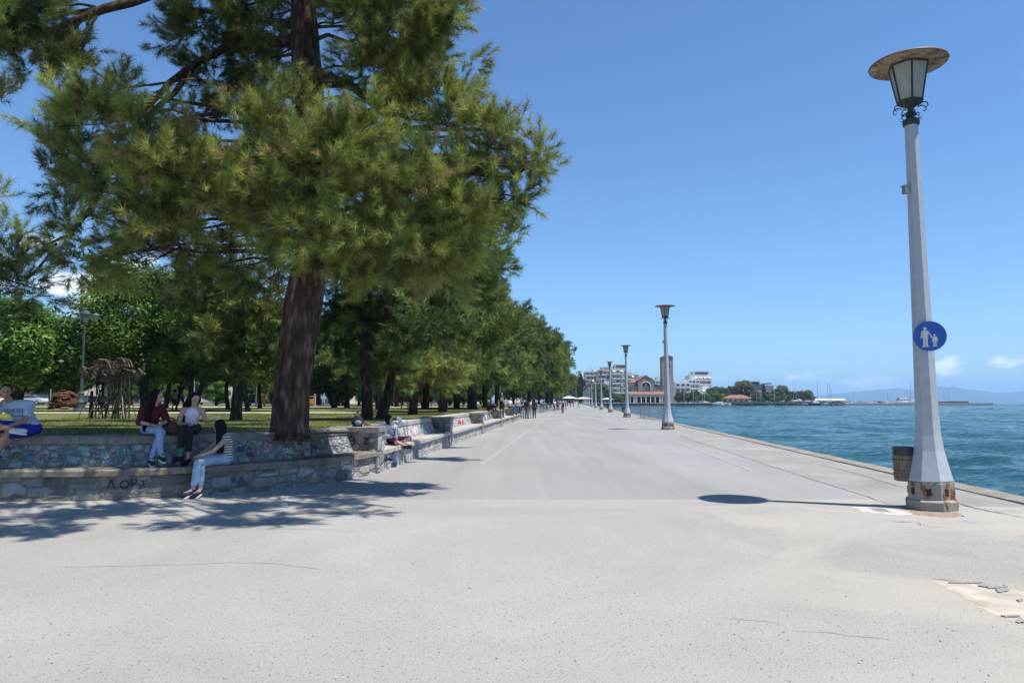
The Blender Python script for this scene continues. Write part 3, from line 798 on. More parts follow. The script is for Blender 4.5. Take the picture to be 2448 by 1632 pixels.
# ------------------------------------------------------------------ promenade lamps
def oct_lathe(mb, prof, m=0, rot=R(39), seg=8): mb.lathe(prof, seg=seg, m=m, rot=rot)
def make_lamp():
    root = empty('promenade_lamp', (0, 0, 0))
    mb = MB(); oct_lathe(mb, [(.36, -.01), (.37, .13), (.345, .15), (.33, .152), (.325, .40), (.31, .41)]); p = mb.build('plinth', M['lamp_base'], root)
    bv = p.modifiers.new('b', 'BEVEL'); bv.width = .008
    for k in range(8):
        a = R(8) + k * math.pi / 4; c = Vector((math.cos(a) * .303, math.sin(a) * .303, .27)); q = MB(); q.box(c, (.012, .09, .10), rz=a); h = q.build('access_hatch', plain('dark rust hollow', (.05, .03, .022), .9, .3, 20), p); KIDS[root.name]; 
    mb = MB(); oct_lathe(mb, [(.312, .412), (.320, .43), (.310, .47), (.262, .66), (.215, .86), (.186, 1.08), (.172, 1.3), (.165, 1.6), (.150, 2.4), (.130, 3.6), (.112, 4.8), (.099, 5.86)]); s = mb.build('post', M['lamp_pole'], root)
    mb = MB(); mb.box((-.15, -.02, 4.83), (.07, .09, .13)); mb.tube([(-.12, 0, 4.86), (-.22, 0, 4.88)], .008, 5); mb.tube([(-.12, 0, 4.78), (-.21, 0, 4.77)], .008, 5); mb.build('junction_box', plain('grey box', (.2, .22, .25), .6), root)
    mb = MB(); mb.lathe([(.112, 5.84), (.12, 5.86), (.12, 5.93), (.07, 5.95), (.045, 5.99), (.05, 6.02), (.075, 6.05), (.04, 6.07), (.045, 6.12), (.13, 6.17), (.17, 6.20), (.19, 6.22)], seg=12)
    for k in range(8):
        a = k * math.pi / 4; e = Vector((math.cos(a), math.sin(a), 0)); z = Vector((0, 0, 1))
        pts = [e * .12 + z * 6.14, e * .18 + z * 6.17, e * .235 + z * 6.15, e * .25 + z * 6.10, e * .215 + z * 6.07, e * .19 + z * 6.10]
        mb.tube(pts, [.010, .010, .009, .009, .007, .004], 5)
        pts = [e * .05 + z * 6.0, e * .10 + z * 6.03, e * .13 + z * 6.0, e * .12 + z * 5.97]
        mb.tube(pts, [.009, .009, .007, .004], 5); mb.tube([e * .11 + z * 5.93, e * .17 + z * 5.96], [.008, .002], 4)
    mb.build('scrollwork', M['iron'], root)
    # lantern: six tapering frosted panes between iron bars
    rb, rt, z0, z1 = .18, .285, 6.22, 6.79; rot = R(12)
    q = MB()
    for k in range(6):
        a0, a1 = rot + k * math.pi / 3, rot + (k + 1) * math.pi / 3
        A = [Vector((math.cos(a) * r, math.sin(a) * r, z)) for a, r, z in ((a0, rb - .008, z0), (a1, rb - .008, z0), (a1, rt - .008, z1), (a0, rt - .008, z1))]
        pn_ = MB(); nrm = (A[1] - A[0]).cross(A[3] - A[0]).normalized() * .004
        pn_.add([x - nrm for x in A] + [x + nrm for x in A], [(0, 3, 2, 1), (4, 5, 6, 7), (0, 1, 5, 4), (1, 2, 6, 5), (2, 3, 7, 6), (3, 0, 4, 7)])
        pn_.build('pane', M['frost'], root)
        q.tube([(math.cos(a0) * rb, math.sin(a0) * rb, z0), (math.cos(a0) * rt, math.sin(a0) * rt, z1)], .015, 5)
        for r_, z in ((rb, z0), (rt, z1)):
            q.tube([(math.cos(a0) * r_, math.sin(a0) * r_, z), (math.cos(a1) * r_, math.sin(a1) * r_, z)], .017, 5)
    q.build('lantern_frame', M['iron'], root)
    q = MB(); q.lathe([(.28, 6.80), (.545, 6.81), (.535, 6.83), (.28, 6.88), (.05, 6.92)], seg=40); d = q.build('hat', M['disc'], root, smooth=False)
    q = MB(); n = 40
    q.tube([(math.cos(k / n * 6.2832) * .546, math.sin(k / n * 6.2832) * .546, 6.822) for k in range(n + 1)], .014, 6, cap=False); q.build('hat_rim', M['disc_rim'], d)
    return root
def reparent(): pass
lamp0 = make_lamp()
for n_ in list(KIDS): pass
SP_ = [(6.24 + .0, 10.98)] + [(lineX(LAMPA, 10.98 + 29.2 * i), 10.98 + 29.2 * i) for i in range(1, 12)]
llab = ['nearest grey lamp post, rust flecked plinth, carrying the blue round sign', 'second lamp post from the camera, standing right in front of the bell tower', 'third lamp post from the camera, just left of the barriers, bin at its foot', 'fourth lamp post from the camera, in front of the cream balconied block', 'fifth lamp post from the camera', 'sixth lamp post from the camera', 'seventh lamp post from the camera', 'eighth lamp post from the camera', 'ninth lamp post from the camera', 'tenth lamp post from the camera', 'eleventh lamp post from the camera', 'farthest lamp post on the promenade']
for i, (x, y) in enumerate(SP_):
    o = lamp0 if i == 0 else copy_tree(lamp0)
    o.location = (x, y, 0); o.rotation_euler.z = R([0, 3, -4, 6, 2, -3, 8, 0, 5, -2, 3, 1][i])
    if i == 0: o.rotation_euler.y = -.0085
    tag(o, llab[i] + ('' if i < 4 else ', on the quay side of the promenade'), 'lamp post', 'tall lamps along the quay')
L0 = Vector((6.24, 10.98, 0))
# rust stain and patch by the first lamp
def patch(name, pts, z, mat):
    q_ = []; r_2 = random.Random(len(pts))
    for i in range(len(pts)):
        a_, b_ = pts[i], pts[(i + 1) % len(pts)]
        for k_ in range(6): t_ = k_ / 6; q_.append((a_[0] + (b_[0] - a_[0]) * t_ + r_2.uniform(-7, 7), a_[1] + (b_[1] - a_[1]) * t_ + r_2.uniform(-1.4, 1.4)))
    mb = MB(); mb.add([(*gnds(x, y)[:2], z) for x, y in q_], [tuple(range(len(q_)))]); o = mb.build(name, mat); adopt(o, g); return o
patch('rust_stain', [(2150, 1224), (2200, 1231), (2260, 1236), (2300, 1234), (2304, 1229), (2270, 1222), (2240, 1205), (2180, 1205)], .0012, plain('rust stained concrete', (.26, .20, .145), .95, .35, 9))
patch('concrete_patch', [(2036, 1211), (2085, 1210), (2130, 1215), (2170, 1222), (2184, 1231), (2150, 1232), (2100, 1227), (2062, 1222)], .0022, plain('whitewashed concrete patch', (.44, .42, .375), .9, .14, 5))
mb = MB(); q = [gnds(x, y) for x, y in ((2075, 1214), (2112, 1215), (2132, 1224), (2098, 1222))]
mb.add([(p.x, p.y, .0045) for p in q] + [(p.x, p.y, .0) for p in q], [(0, 1, 2, 3), (0, 4, 5, 1), (1, 5, 6, 2), (2, 6, 7, 3), (3, 7, 4, 0)]); o = mb.build('manhole_cover', plain('rusty brown iron cover', (.25, .19, .16), .8, .2, 12), clean=True); tag(o, 'small square brown manhole cover set in a whitewashed patch beside the nearest lamp', 'manhole cover')

# blue pedestrian sign on the first lamp
sg = empty('pedestrian_sign', (L0.x - .02, L0.y - .185, 2.555), R(-20), 'round blue sign showing a white adult leading a child, fixed to the nearest lamp', 'sign')
blue = plain('sign blue enamel', (.015, .085, .40), .4, .08, 4, spec=.5); wh = plain('sign white enamel', (.62, .62, .58), .5, .06, 4)
RXm = Matrix.Rotation(R(90), 3, 'X')
mb = MB(); mb.lathe([(.205, -.004), (.222, -.004), (.222, .004), (.205, .004)], seg=40, M=RXm); mb.lathe([(.001, -.003), (.219, -.0035), (.219, .0035), (.001, .003)], seg=40, M=RXm); mb.build('disc', blue, sg)
def fig(mb, cx, cz, s, adult=True):
    Yf = -.0065
    def poly(pts): mb.prism([(cx + x * s, cz + z * s) for x, z in pts], -.0015, .0015, M=RXm, c=(0, Yf, 0))
    poly([(.10 * math.cos(a), .92 + .10 * math.sin(a)) for a in [k * .5236 for k in range(12)]])
    if adult:
        poly([(-.17, .80), (.17, .80), (.20, .72), (.13, .36), (-.13, .36), (-.20, .72)]); poly([(-.20, .76), (-.12, .74), (-.19, .30), (-.27, .30)]); poly([(.12, .76), (.19, .74), (.42, .36), (.36, .31)])
        poly([(-.13, .37), (-.01, .37), (-.02, -.18), (-.13, -.18)]); poly([(.01, .37), (.13, .37), (.12, -.18), (.02, -.18)]); poly([(-.2, -.18), (-.02, -.18), (-.02, -.23), (-.2, -.23)]); poly([(.02, -.18), (.2, -.18), (.2, -.23), (.02, -.23)])
    else:
        poly([(-.15, .80), (.15, .80), (.24, .22), (-.24, .22)]); poly([(-.14, .79), (-.10, .70), (-.42, .66), (-.42, .74)]); poly([(.12, .8), (.20, .72), (.32, .4), (.25, .38)])
        poly([(-.14, .23), (-.02, .23), (-.04, -.18), (-.15, -.18)]); poly([(.03, .23), (.14, .23), (.14, -.18), (.04, -.18)]); poly([(-.2, -.18), (.2, -.18), (.2, -.26), (-.2, -.26)])
mb = MB(); fig(mb, -.06, -.105, .235, True); mb.build('adult_pictogram', wh, sg)
mb = MB(); fig(mb, .062, -.12, .145, False); mb.build('child_pictogram', wh, sg)
mb = MB(); mb.box((.02, .03, .05), (.03, .05, .02)); mb.box((.02, .03, -.08), (.03, .05, .02)); mb.build('bracket', M['iron'], sg)

# litter bins hung on lamps
def make_bin():
    root = empty('litter_bin', (0, 0, 0))
    binm = plain('brown perforated steel', (.17, .135, .10), .6, .3, 8, metal=.2)
    mb = MB(); mb.lathe([(.150, .40), (.165, .42), (.172, .80), (.165, .80), (.155, .44)], seg=20); body = mb.build('body', binm, root)
    mb = MB()
    for zz in (.735,):
        for k in range(20): mb.box((math.cos(k * .314) * .172, math.sin(k * .314) * .172, zz), (.008, .022, .018), rz=k * .314)
    for zz in (.47, .52, .57):
        for k in range(20): mb.box((math.cos((k + .5) * .314) * .169, math.sin((k + .5) * .314) * .169, zz), (.008, .014, .014), rz=(k + .5) * .314)
    mb.build('perforation', plain('black hole', (.01, .01, .01), .9), body)
    mb = MB(); mb.lathe([(.176, .795), (.178, .80), (.178, .925), (.16, .93), (.15, .90), (.15, .80)], seg=24); mb.build('rim', plain('black plastic hood', (.02, .022, .03), .3, .2, 4, spec=.5), root)
    mb = MB(); mb.box((.17, -.05, .6), (.08, .03, .3)); mb.build('bracket', M['iron'], root)
    return root
bin0 = make_bin(); bl = ['brown perforated litter bin with a black rim behind the nearest lamp', None, 'dark litter bin hung on the third lamp post', 'dark litter bin hung on the fourth lamp post', 'dark litter bin hung on the fifth lamp post', 'dark litter bin hung on the sixth lamp post', 'dark litter bin hung on the seventh lamp post']
for i in (0, 2, 3, 4, 5, 6):
    o = bin0 if i == 0 else copy_tree(bin0)
    x, y = SP_[i]; o.scale = (.88, .88, .96); o.location = (x - .30, y + .16, .01) if i == 0 else (x - .36, y - .02, .1)
    tag(o, bl[i], 'litter bin', 'bins hung on the quay lamps')

# crowd barriers stacked at the quay edge
galv = plain('galvanised barrier tube', (.45, .47, .48), .5, .15, 8, metal=.3); rusty = plain('rusty barrier tube', (.26, .13, .08), .8, .4, 20)
def barrier(x0, y0, x1, y1, label, mt):
    a, b = Vector((x0, y0, 0)), Vector((x1, y1, 0)); root = empty('crowd_barrier', a, 0, label, 'barrier', 'metal barriers standing at the quay edge'); d = b - a
    mb = MB(); mb.tube([Vector((0, 0, .0)), Vector((0, 0, 1.02)), d * .03 + Vector((0, 0, 1.06)), d * .97 + Vector((0, 0, 1.06)), d + Vector((0, 0, 1.02)), d], .024, 6); mb.build('frame', mt, root)
    for z in (.3, .5, .7, .88):
        mb = MB(); mb.tube([(0, 0, z), d + Vector((0, 0, z))], .016, 5); mb.build('rail', mt, root)
    mb = MB(); mb.tube([d * .5 + Vector((0, 0, .1)), d * .5 + Vector((0, 0, 1.05))], .018, 5); mb.build('mid_post', mt, root)
B0 = gnds(1538, 1000); B1 = gnds(1578, 1004)
barrier(B0.x, B0.y, B1.x, B1.y, 'galvanised barrier facing us, rightmost of the bunch by the water', galv)
B2 = gnds(1532, 999); 
for k in range(3):
    p = B2 + Vector((.34 * k, -.2 * k, 0)); q = p + RD * 2.4 + Vector((.25, 0, 0))
    barrier(p.x, p.y, q.x, q.y, ['rusty barrier seen end on, leftmost of the bunch', 'rusty barrier seen end on between two others', 'rusty barrier seen end on touching the galvanised one'][k], rusty)
barrier(B0.x + .2, B0.y + 2.2, B1.x + .1, B1.y + 1.9, 'galvanised barrier standing behind the others at the water', galv)
# ------------------------------------------------------------------ foliage
TUFT = {}
def tuft(kind):
    """needle tufts along +Z; returns list of (verts, tris)"""
    if kind in TUFT: return TUFT[kind]
    r = np.random.default_rng(hash(kind) % 1000 if not isinstance(kind, tuple) else 17)
    N, L, nl, wd = kind; out = []
    for _ in range(7):
        s = r.uniform(0, L, N) ** .9; a = r.uniform(0, 6.283, N); al = np.radians(r.uniform(18, 68, N)); ln = nl * r.uniform(.65, 1.15, N)
        base = np.stack([0 * s, 0 * s, s], 1); d = np.stack([np.sin(al) * np.cos(a), np.sin(al) * np.sin(a), np.cos(al)], 1)
        side = np.cross(d, r.normal(size=(N, 3))); side /= np.linalg.norm(side, axis=1)[:, None]
        tip = base + d * ln[:, None]
        v = np.stack([base + side * wd / 2, base - side * wd / 2, tip], 1).reshape(-1, 3)
        out.append(v)
    TUFT[kind] = (np.array(out), N); return TUFT[kind]
def frames(D, r):
    """rotation matrices taking +Z to D with random roll"""
    D = D / np.linalg.norm(D, axis=1)[:, None]; A = np.cross(D, r.normal(size=D.shape)); A /= np.linalg.norm(A, axis=1)[:, None]; B = np.cross(D, A)
    return np.stack([A, B, D], 2)
def sprout(P, D, kind, r, size=None, droop=.0, tint=None):
    T, N = tuft(kind); n = len(P); Rm = frames(D, r); ix = r.integers(0, len(T), n)
    sz = r.uniform(.8, 1.25, n) if size is None else size
    V = np.einsum('nij,nkj->nki', Rm, T[ix]) * sz[:, None, None] + P[:, None, :]
    tint = r.random(n) if tint is None else tint
    tn = np.clip(np.repeat(tint, N * 3) + r.normal(0, .07, n * N * 3).reshape(n * N, 3).mean(1).repeat(3), 0, 1)
    return V.reshape(-1, 3), tn

def limb_pts(a, b, sag, r, n=7, wob=.06):
    a, b = Vector(a), Vector(b); L = (b - a).length; pts = []
    for i in range(n):
        t = i / (n - 1); p = a.lerp(b, t) + Vector((0, 0, sag * L * math.sin(math.pi * t)))
        if 0 < i < n - 1: p += Vector((r.uniform(-1, 1), r.uniform(-1, 1), r.uniform(-1, 1))) * wob * L * .5
        pts.append(p)
    return pts

class Pine:
    """a pine: trunk and limbs in one part, needle sprays with their twigs in another"""
    def __init__(s, seed, kind=(54, .20, .15, .0075), dens=150):
        s.kscale = kind[2] / .155; s.r = random.Random(seed); s.g = np.random.default_rng(seed); s.kind = kind; s.dens = dens
        s.wood = MB(); s.tw = MB(); s.V = []; s.T = []
    def trunk(s, pts, rads, seg=20, ridge=.06):
        P = []; Rr = []
        for i in range(len(pts) - 1):
            for k in range(6):
                t = k / 6; P.append(Vector(pts[i]).lerp(Vector(pts[i + 1]), t)); Rr.append(rads[i] * (1 - t) + rads[i + 1] * t)
        P.append(Vector(pts[-1])); Rr.append(rads[-1])
        b = len(s.wood.v); s.wood.tube(P, Rr, seg)
        for i in range(len(P)):
            for k in range(seg):
                j = b + i * seg + k; v_ = Vector(s.wood.v[j]); d = v_ - P[i]
                a = k / seg * 6.283; q = noise.noise((math.cos(a) * 2.2, math.sin(a) * 2.2, P[i].z * .5)) * ridge * 2.2 + noise.noise((math.cos(a) * 6, math.sin(a) * 6, P[i].z * 1.3)) * ridge * 1.3
                v_ = P[i] + d * (1 + q); s.wood.v[j] = tuple(v_)
        s.tp = P; s.tr = Rr
    def near_trunk(s, c):
        best = None
        for p, r_ in zip(s.tp, s.tr):
            h = (Vector(c) - p); e = abs(h.z + .5 * math.hypot(h.x, h.y) * .3 )
            if best is None or e < best[0]: best = (e, p, r_)
        return best[1], best[2]
    def limb(s, pts, r0, r1, seg=8):
        n = len(pts); s.wood.tube(pts, [r0 + (r1 - r0) * (i / (n - 1)) ** .8 for i in range(n)], seg)
    def mass(s, c, rad, limb=True, dens=1.0, bright=None, from_=None, droop=0.0, up=.35, flat=False):
        """an ellipsoidal spray of shoots around c carried by one limb"""
        c = Vector(c); rx, ry, rz = rad
        if limb:
            if from_ is None: p0, tr_ = s.near_trunk(c)
            else: p0, tr_ = Vector(from_), .12
            L = (c - p0).length
            pts = limb_pts(p0, c, .06, s.r); s.limb(pts, min(tr_ * .4, .018 + .012 * L), .012); root_pts = pts[-3:]
        else: root_pts = [c]
        area = math.pi * rx * rz + .5 * math.pi * rx * ry
        n = int(s.dens * dens * area); m = max(4, n // 13); g_ = s.g
        q = g_.normal(size=(m, 3)); q /= np.linalg.norm(q, axis=1)[:, None]; q *= (g_.random(m) ** .40)[:, None]
        # jitter the outline so that the spray breaks into fingers
        jit = 1 + .28 * g_.normal(size=m)[:, None] * (np.linalg.norm(q, axis=1)[:, None] > .7)
        A = q * np.array([rx, ry, rz]) * np.clip(jit, .6, 1.45) + np.array(c)
        for a in A:
            st = root_pts[s.r.randrange(len(root_pts))]; st = Vector(st).lerp(Vector(a), s.r.uniform(0, .35))
            a = Vector(a); mid = (st + a) / 2 + Vector((0, 0, -.06 * (a - st).length)) + Vector((s.r.uniform(-.05, .05), s.r.uniform(-.05, .05), 0))
            s.tw.tube([st, mid, a], [.012, .008, .004], 3, cap=False)
        k = 13; dir0 = A - np.array(c) + g_.normal(0, .25, A.shape) * min(rad); dir0 = dir0 / (np.linalg.norm(dir0, axis=1)[:, None] + 1e-6) * .8 + np.array([0, 0, up + .15 - droop]); dir0 /= np.linalg.norm(dir0, axis=1)[:, None]
        P = np.repeat(A, k, 0); out = np.repeat(dir0, k, 0); al_ = g_.uniform(-.16, .20, (len(P), 1)) * s.kscale; spr = g_.normal(0, .075, P.shape) * s.kscale
        P = P + out * al_ + spr; D = out + spr * (5.5 / s.kscale) + g_.normal(0, .18, P.shape)
        tint0 = np.repeat(np.clip(g_.normal(.45 if bright is None else bright, .16, m), 0, 1), k)
        V, T = sprout(P, D, s.kind, g_, tint=np.clip(tint0 + g_.normal(0, .17, len(P)), 0, 1))
        s.V.append(V); s.T.append(T)
    def build(s, root, barkm, needlem, rel):
        s.wood.build('trunk', barkm, root, rel, smooth=True)
        V = np.concatenate(s.V); nv = len(V); tv = np.array(s.tw.v, dtype=np.float32); tf = []
        for f in s.tw.f:
            tf.append((f[0], f[1], f[2])); tf.append((f[0], f[2], f[3]))
        tf = np.array(tf, dtype=np.int32) + nv
        F = np.concatenate([np.arange(nv, dtype=np.int32).reshape(-1, 3), tf]); mi = np.concatenate([np.zeros(nv // 3, np.int32), np.ones(len(tf), np.int32)])
        o = np_mesh('crown', np.concatenate([V, tv]), F, [needlem, M['twig']], mi, np.concatenate([np.concatenate(s.T), np.full(len(tv), .5)]), root, rel)
        return o

# ---------------- the great pine at the bench
base = at(663, 988, 14.2); base.z = LAWN
root = empty('pine_tree', base, 0, 'huge leaning pine with a thick red-brown trunk rising behind the curved bench', 'tree')
T = Pine(101, kind=(68, .20, .18, .0088), dens=130)
tp = [at(664, 1000, 14.2), at(664, 975, 14.2), at(670, 900, 14.2), at(682, 800, 14.2), at(698, 700, 14.25), at(712, 590, 14.3), at(716, 450, 14.4), at(708, 200, 14.6), at(700, 50, 14.8), at(690, -120, 15), at(680, -350, 15.2), at(660, -600, 15.4)]
tp[0].z = LAWN - .1
T.trunk(tp, [.40, .355, .335, .345, .352, .33, .31, .30, .27, .22, .15, .06], 30, .07)
def px(dx, dy, Y, rx, ry, dpt=None):
    k = Y / FP * K; return at(dx, dy, Y), (rx * k, (dpt if dpt else min(rx, ry) * k * .9), ry * k)
# (x, y, depth, half width, half height, density, needle tint painted lit or shaded, droop)
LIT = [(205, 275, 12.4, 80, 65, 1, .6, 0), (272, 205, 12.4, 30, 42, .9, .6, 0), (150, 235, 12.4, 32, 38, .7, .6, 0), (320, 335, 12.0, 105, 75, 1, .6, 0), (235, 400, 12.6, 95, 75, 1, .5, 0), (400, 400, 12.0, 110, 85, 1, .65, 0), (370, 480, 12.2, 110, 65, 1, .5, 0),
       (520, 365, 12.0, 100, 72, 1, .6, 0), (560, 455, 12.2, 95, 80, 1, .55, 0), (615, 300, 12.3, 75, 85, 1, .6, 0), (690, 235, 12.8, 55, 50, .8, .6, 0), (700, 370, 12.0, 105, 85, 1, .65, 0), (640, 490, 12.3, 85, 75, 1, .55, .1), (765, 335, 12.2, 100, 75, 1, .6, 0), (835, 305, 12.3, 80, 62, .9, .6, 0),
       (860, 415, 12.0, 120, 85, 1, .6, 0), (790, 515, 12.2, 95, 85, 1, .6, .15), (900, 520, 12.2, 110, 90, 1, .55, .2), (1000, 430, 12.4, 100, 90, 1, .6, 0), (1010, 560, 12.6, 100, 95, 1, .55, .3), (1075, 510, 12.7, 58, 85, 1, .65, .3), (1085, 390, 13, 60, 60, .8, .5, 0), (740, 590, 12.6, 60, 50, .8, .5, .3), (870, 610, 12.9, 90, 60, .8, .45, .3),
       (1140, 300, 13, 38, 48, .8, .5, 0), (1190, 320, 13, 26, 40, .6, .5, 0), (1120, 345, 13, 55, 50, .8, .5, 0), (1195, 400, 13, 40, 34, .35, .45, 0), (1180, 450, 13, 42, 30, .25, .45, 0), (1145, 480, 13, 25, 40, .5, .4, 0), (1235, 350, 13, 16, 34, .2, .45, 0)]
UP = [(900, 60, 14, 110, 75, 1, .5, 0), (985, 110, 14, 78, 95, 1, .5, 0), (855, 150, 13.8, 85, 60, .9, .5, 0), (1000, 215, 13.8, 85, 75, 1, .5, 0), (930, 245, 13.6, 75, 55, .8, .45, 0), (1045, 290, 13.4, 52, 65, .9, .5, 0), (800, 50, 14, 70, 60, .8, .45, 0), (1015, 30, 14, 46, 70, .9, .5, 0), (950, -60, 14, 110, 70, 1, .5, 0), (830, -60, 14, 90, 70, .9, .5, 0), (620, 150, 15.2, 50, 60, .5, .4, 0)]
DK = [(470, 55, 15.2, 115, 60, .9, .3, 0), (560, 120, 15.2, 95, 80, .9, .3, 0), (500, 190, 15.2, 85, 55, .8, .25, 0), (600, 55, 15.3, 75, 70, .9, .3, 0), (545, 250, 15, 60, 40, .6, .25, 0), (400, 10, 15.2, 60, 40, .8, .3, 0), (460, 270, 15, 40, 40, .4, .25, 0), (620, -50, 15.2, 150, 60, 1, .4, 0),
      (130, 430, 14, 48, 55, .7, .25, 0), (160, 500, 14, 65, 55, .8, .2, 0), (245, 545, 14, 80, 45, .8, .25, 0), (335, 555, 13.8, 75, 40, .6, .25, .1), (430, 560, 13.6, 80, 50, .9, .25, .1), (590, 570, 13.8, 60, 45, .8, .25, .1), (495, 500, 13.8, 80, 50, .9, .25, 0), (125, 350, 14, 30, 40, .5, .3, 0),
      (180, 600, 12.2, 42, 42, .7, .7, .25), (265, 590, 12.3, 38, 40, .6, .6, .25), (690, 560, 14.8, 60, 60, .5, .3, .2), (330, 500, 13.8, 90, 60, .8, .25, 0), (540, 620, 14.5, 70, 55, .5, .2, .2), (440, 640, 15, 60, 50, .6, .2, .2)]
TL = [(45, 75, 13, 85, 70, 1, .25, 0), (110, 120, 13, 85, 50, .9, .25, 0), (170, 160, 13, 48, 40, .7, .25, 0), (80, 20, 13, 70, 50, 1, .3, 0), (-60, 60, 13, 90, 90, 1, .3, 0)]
SHD = [lift(px_, py_, h_) for px_, py_, h_ in ()]
limbs = {}
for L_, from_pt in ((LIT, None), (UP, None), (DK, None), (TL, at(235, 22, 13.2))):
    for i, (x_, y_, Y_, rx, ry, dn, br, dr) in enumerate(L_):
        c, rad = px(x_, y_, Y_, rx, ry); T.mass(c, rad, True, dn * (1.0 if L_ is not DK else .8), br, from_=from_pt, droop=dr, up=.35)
# named limbs seen bare in the photograph
T.limb([at(700, 185, 14.55), at(760, 180, 14.3), at(810, 200, 14.0), at(850, 232, 13.7), at(880, 262, 13.4), at(920, 300, 13)], .13, .05, 10)
T.limb([at(700, 100, 14.7), at(600, 95, 14.9), at(520, 110, 15), at(450, 145, 14.8), at(390, 190, 14.5), at(350, 235, 14), at(320, 260, 13.4)], .12, .045, 10)
T.limb([at(450, 145, 14.8), at(400, 215, 14.4), at(350, 255, 14), at(330, 330, 13)], .07, .04, 8)
T.limb([at(700, 60, 14.7), at(620, 50, 15), at(540, 35, 15.1), at(420, 20, 15)], .11, .05, 8)
T.limb([at(690, -120, 15), at(560, -90, 14.6), at(420, -40, 14), at(300, 5, 13.4), at(235, 22, 13.2), at(180, 45, 13.1), at(120, 70, 13), at(40, 60, 13)], .14, .05, 10)
T.limb([at(716, 560, 14.3), at(640, 550, 14.2), at(560, 530, 14), at(500, 480, 13.8), at(420, 470, 13)], .10, .04, 8)
T.limb([at(714, 520, 14.3), at(560, 470, 14), at(380, 420, 13.8), at(240, 430, 13.6), at(200, 490, 13.8), at(160, 540, 14), at(110, 560, 14.2)], .10, .025, 8)
T.limb([at(716, 430, 14.4), at(800, 400, 13.8), at(900, 380, 13.2), at(1000, 390, 12.9), at(1100, 400, 12.9), at(1180, 410, 13), at(1225, 370, 13)], .12, .015, 8)
T.limb([at(1120, 440, 13), at(1170, 470, 13), at(1215, 455, 13)], .025, .006, 6)
T.limb([at(530, 480, 13.5), at(530, 540, 13.5), at(528, 600, 13.6)], .03, .012, 6)
for (x_, y_) in ((760, 600), (820, 640), (480, 560), (280, 560), (640, 600), (900, 660)):
    for k in range(3): T.limb(limb_pts(at(x_, y_, 13.4), at(x_ + T.r.uniform(-60, 60), y_ + T.r.uniform(20, 60), 13.6), -.1, T.r, 5, .2), .018, .004, 4)
# crown above the picture and over the benches: its shade is what lies on the asphalt
SH = [(60, 1200, 7.2, .9, .45), (200, 1175, 7.4, 1.0, .5), (330, 1165, 7.0, 1.0, .5), (450, 1200, 7.4, .8, .3), (520, 1170, 7.2, .9, .45), (640, 1165, 7.4, .9, .4), (660, 1200, 7.3, .7, .25), (760, 1150, 7.0, .8, .35), (830, 1178, 7.2, .5, .16), (880, 1135, 6.8, .5, .25), (930, 1136, 6.8, .3, .12), (720, 1125, 7, .7, .4), (560, 1195, 7.3, .7, .25), (100, 1225, 7.4, .7, .25), (0, 1170, 7.2, 1.0, .5), (-120, 1190, 7.4, 1, .5)]
hub = at(680, -480, 15.3)
for i, (x_, y_, h_, rx, ry) in enumerate(SH):
    h2 = h_ + .8
    while (lift(x_, y_, h2).z - .75 - CAMZ) < .585 * lift(x_, y_, h2).y: h2 += .1
    c = lift(x_, y_, h2); T.mass(c, (rx * .62, ry * 1.15, .30), True, 1.15, .5, from_=hub.lerp(c, .25 + .02 * (i % 5)))
for i in range(8):
    c = lift(60 + 120 * i, 1165, 9.4); T.limb(limb_pts(hub, c, .08, T.r, 8, .03), .10, .03, 8)
for (x_, y_, h_, rx, ry) in [(350, 1100, 7.6, 1.2, .7), (150, 1090, 7.8, 1.3, .7), (560, 1080, 7.6, 1.2, .7), (450, 1040, 8.2, 1.3, .8), (250, 1040, 8.2, 1.3, .8), (700, 1060, 8, 1.1, .7), (60, 1030, 8.4, 1.3, .8)]:
    c = lift(x_, y_, h_); c.z = max(c.z, CAMZ + .66 * c.y); T.mass(c, (rx, ry, .5), True, .9, .5)
def shade(p, k, rx, ry, dn=1.2):
    """unseen boughs added to the high crown sunward of p to shade it"""
    p = Vector(p); q = p + SUN * k
    while (q.z - .7 - CAMZ) < .585 * q.y: q = q + SUN * .2
    T.mass(q, (rx, ry, .4), True, dn, .4, from_=hub)
for (x_, y_, Y_) in ((50, 60, 13), (-20, 120, 13)): shade(at(x_, y_, Y_), 2.2, 1.1, .9)
for (sx_, y_) in ((20, 12.6), (70, 12.4), (110, 12.8)): shade(((sx_ - 1224) / FP * y_, y_, 1.4), 7, 1.0, .7, 1.3)
for (x_, y_) in ((60, 985), (220, 978), (360, 985), (540, 985)): q_ = gnd(x_, y_, LAWN); shade(q_, 9, 1.1, .7, 1.0)
for k in range(260):
    a = Vector(T.tw.v[T.r.randrange(len(T.tw.v))]); T.tw.tube([a, a - Vector((T.r.uniform(-.01, .01), 0, .035)), a - Vector((0, 0, .075))], [.012, .024, .006], 5, cap=False)
for k in range(150):
    a = Vector(T.tw.v[T.r.randrange(len(T.tw.v))]); b_ = a + Vector((T.r.uniform(-.5, .5), T.r.uniform(-.4, .4), T.r.uniform(-.45, .15))); T.tw.tube([a, (a + b_) / 2 + Vector((0, 0, .05)), b_], [.007, .005, .002], 3, cap=False)
T.build(root, M['bark_red'], M['needle'], base)

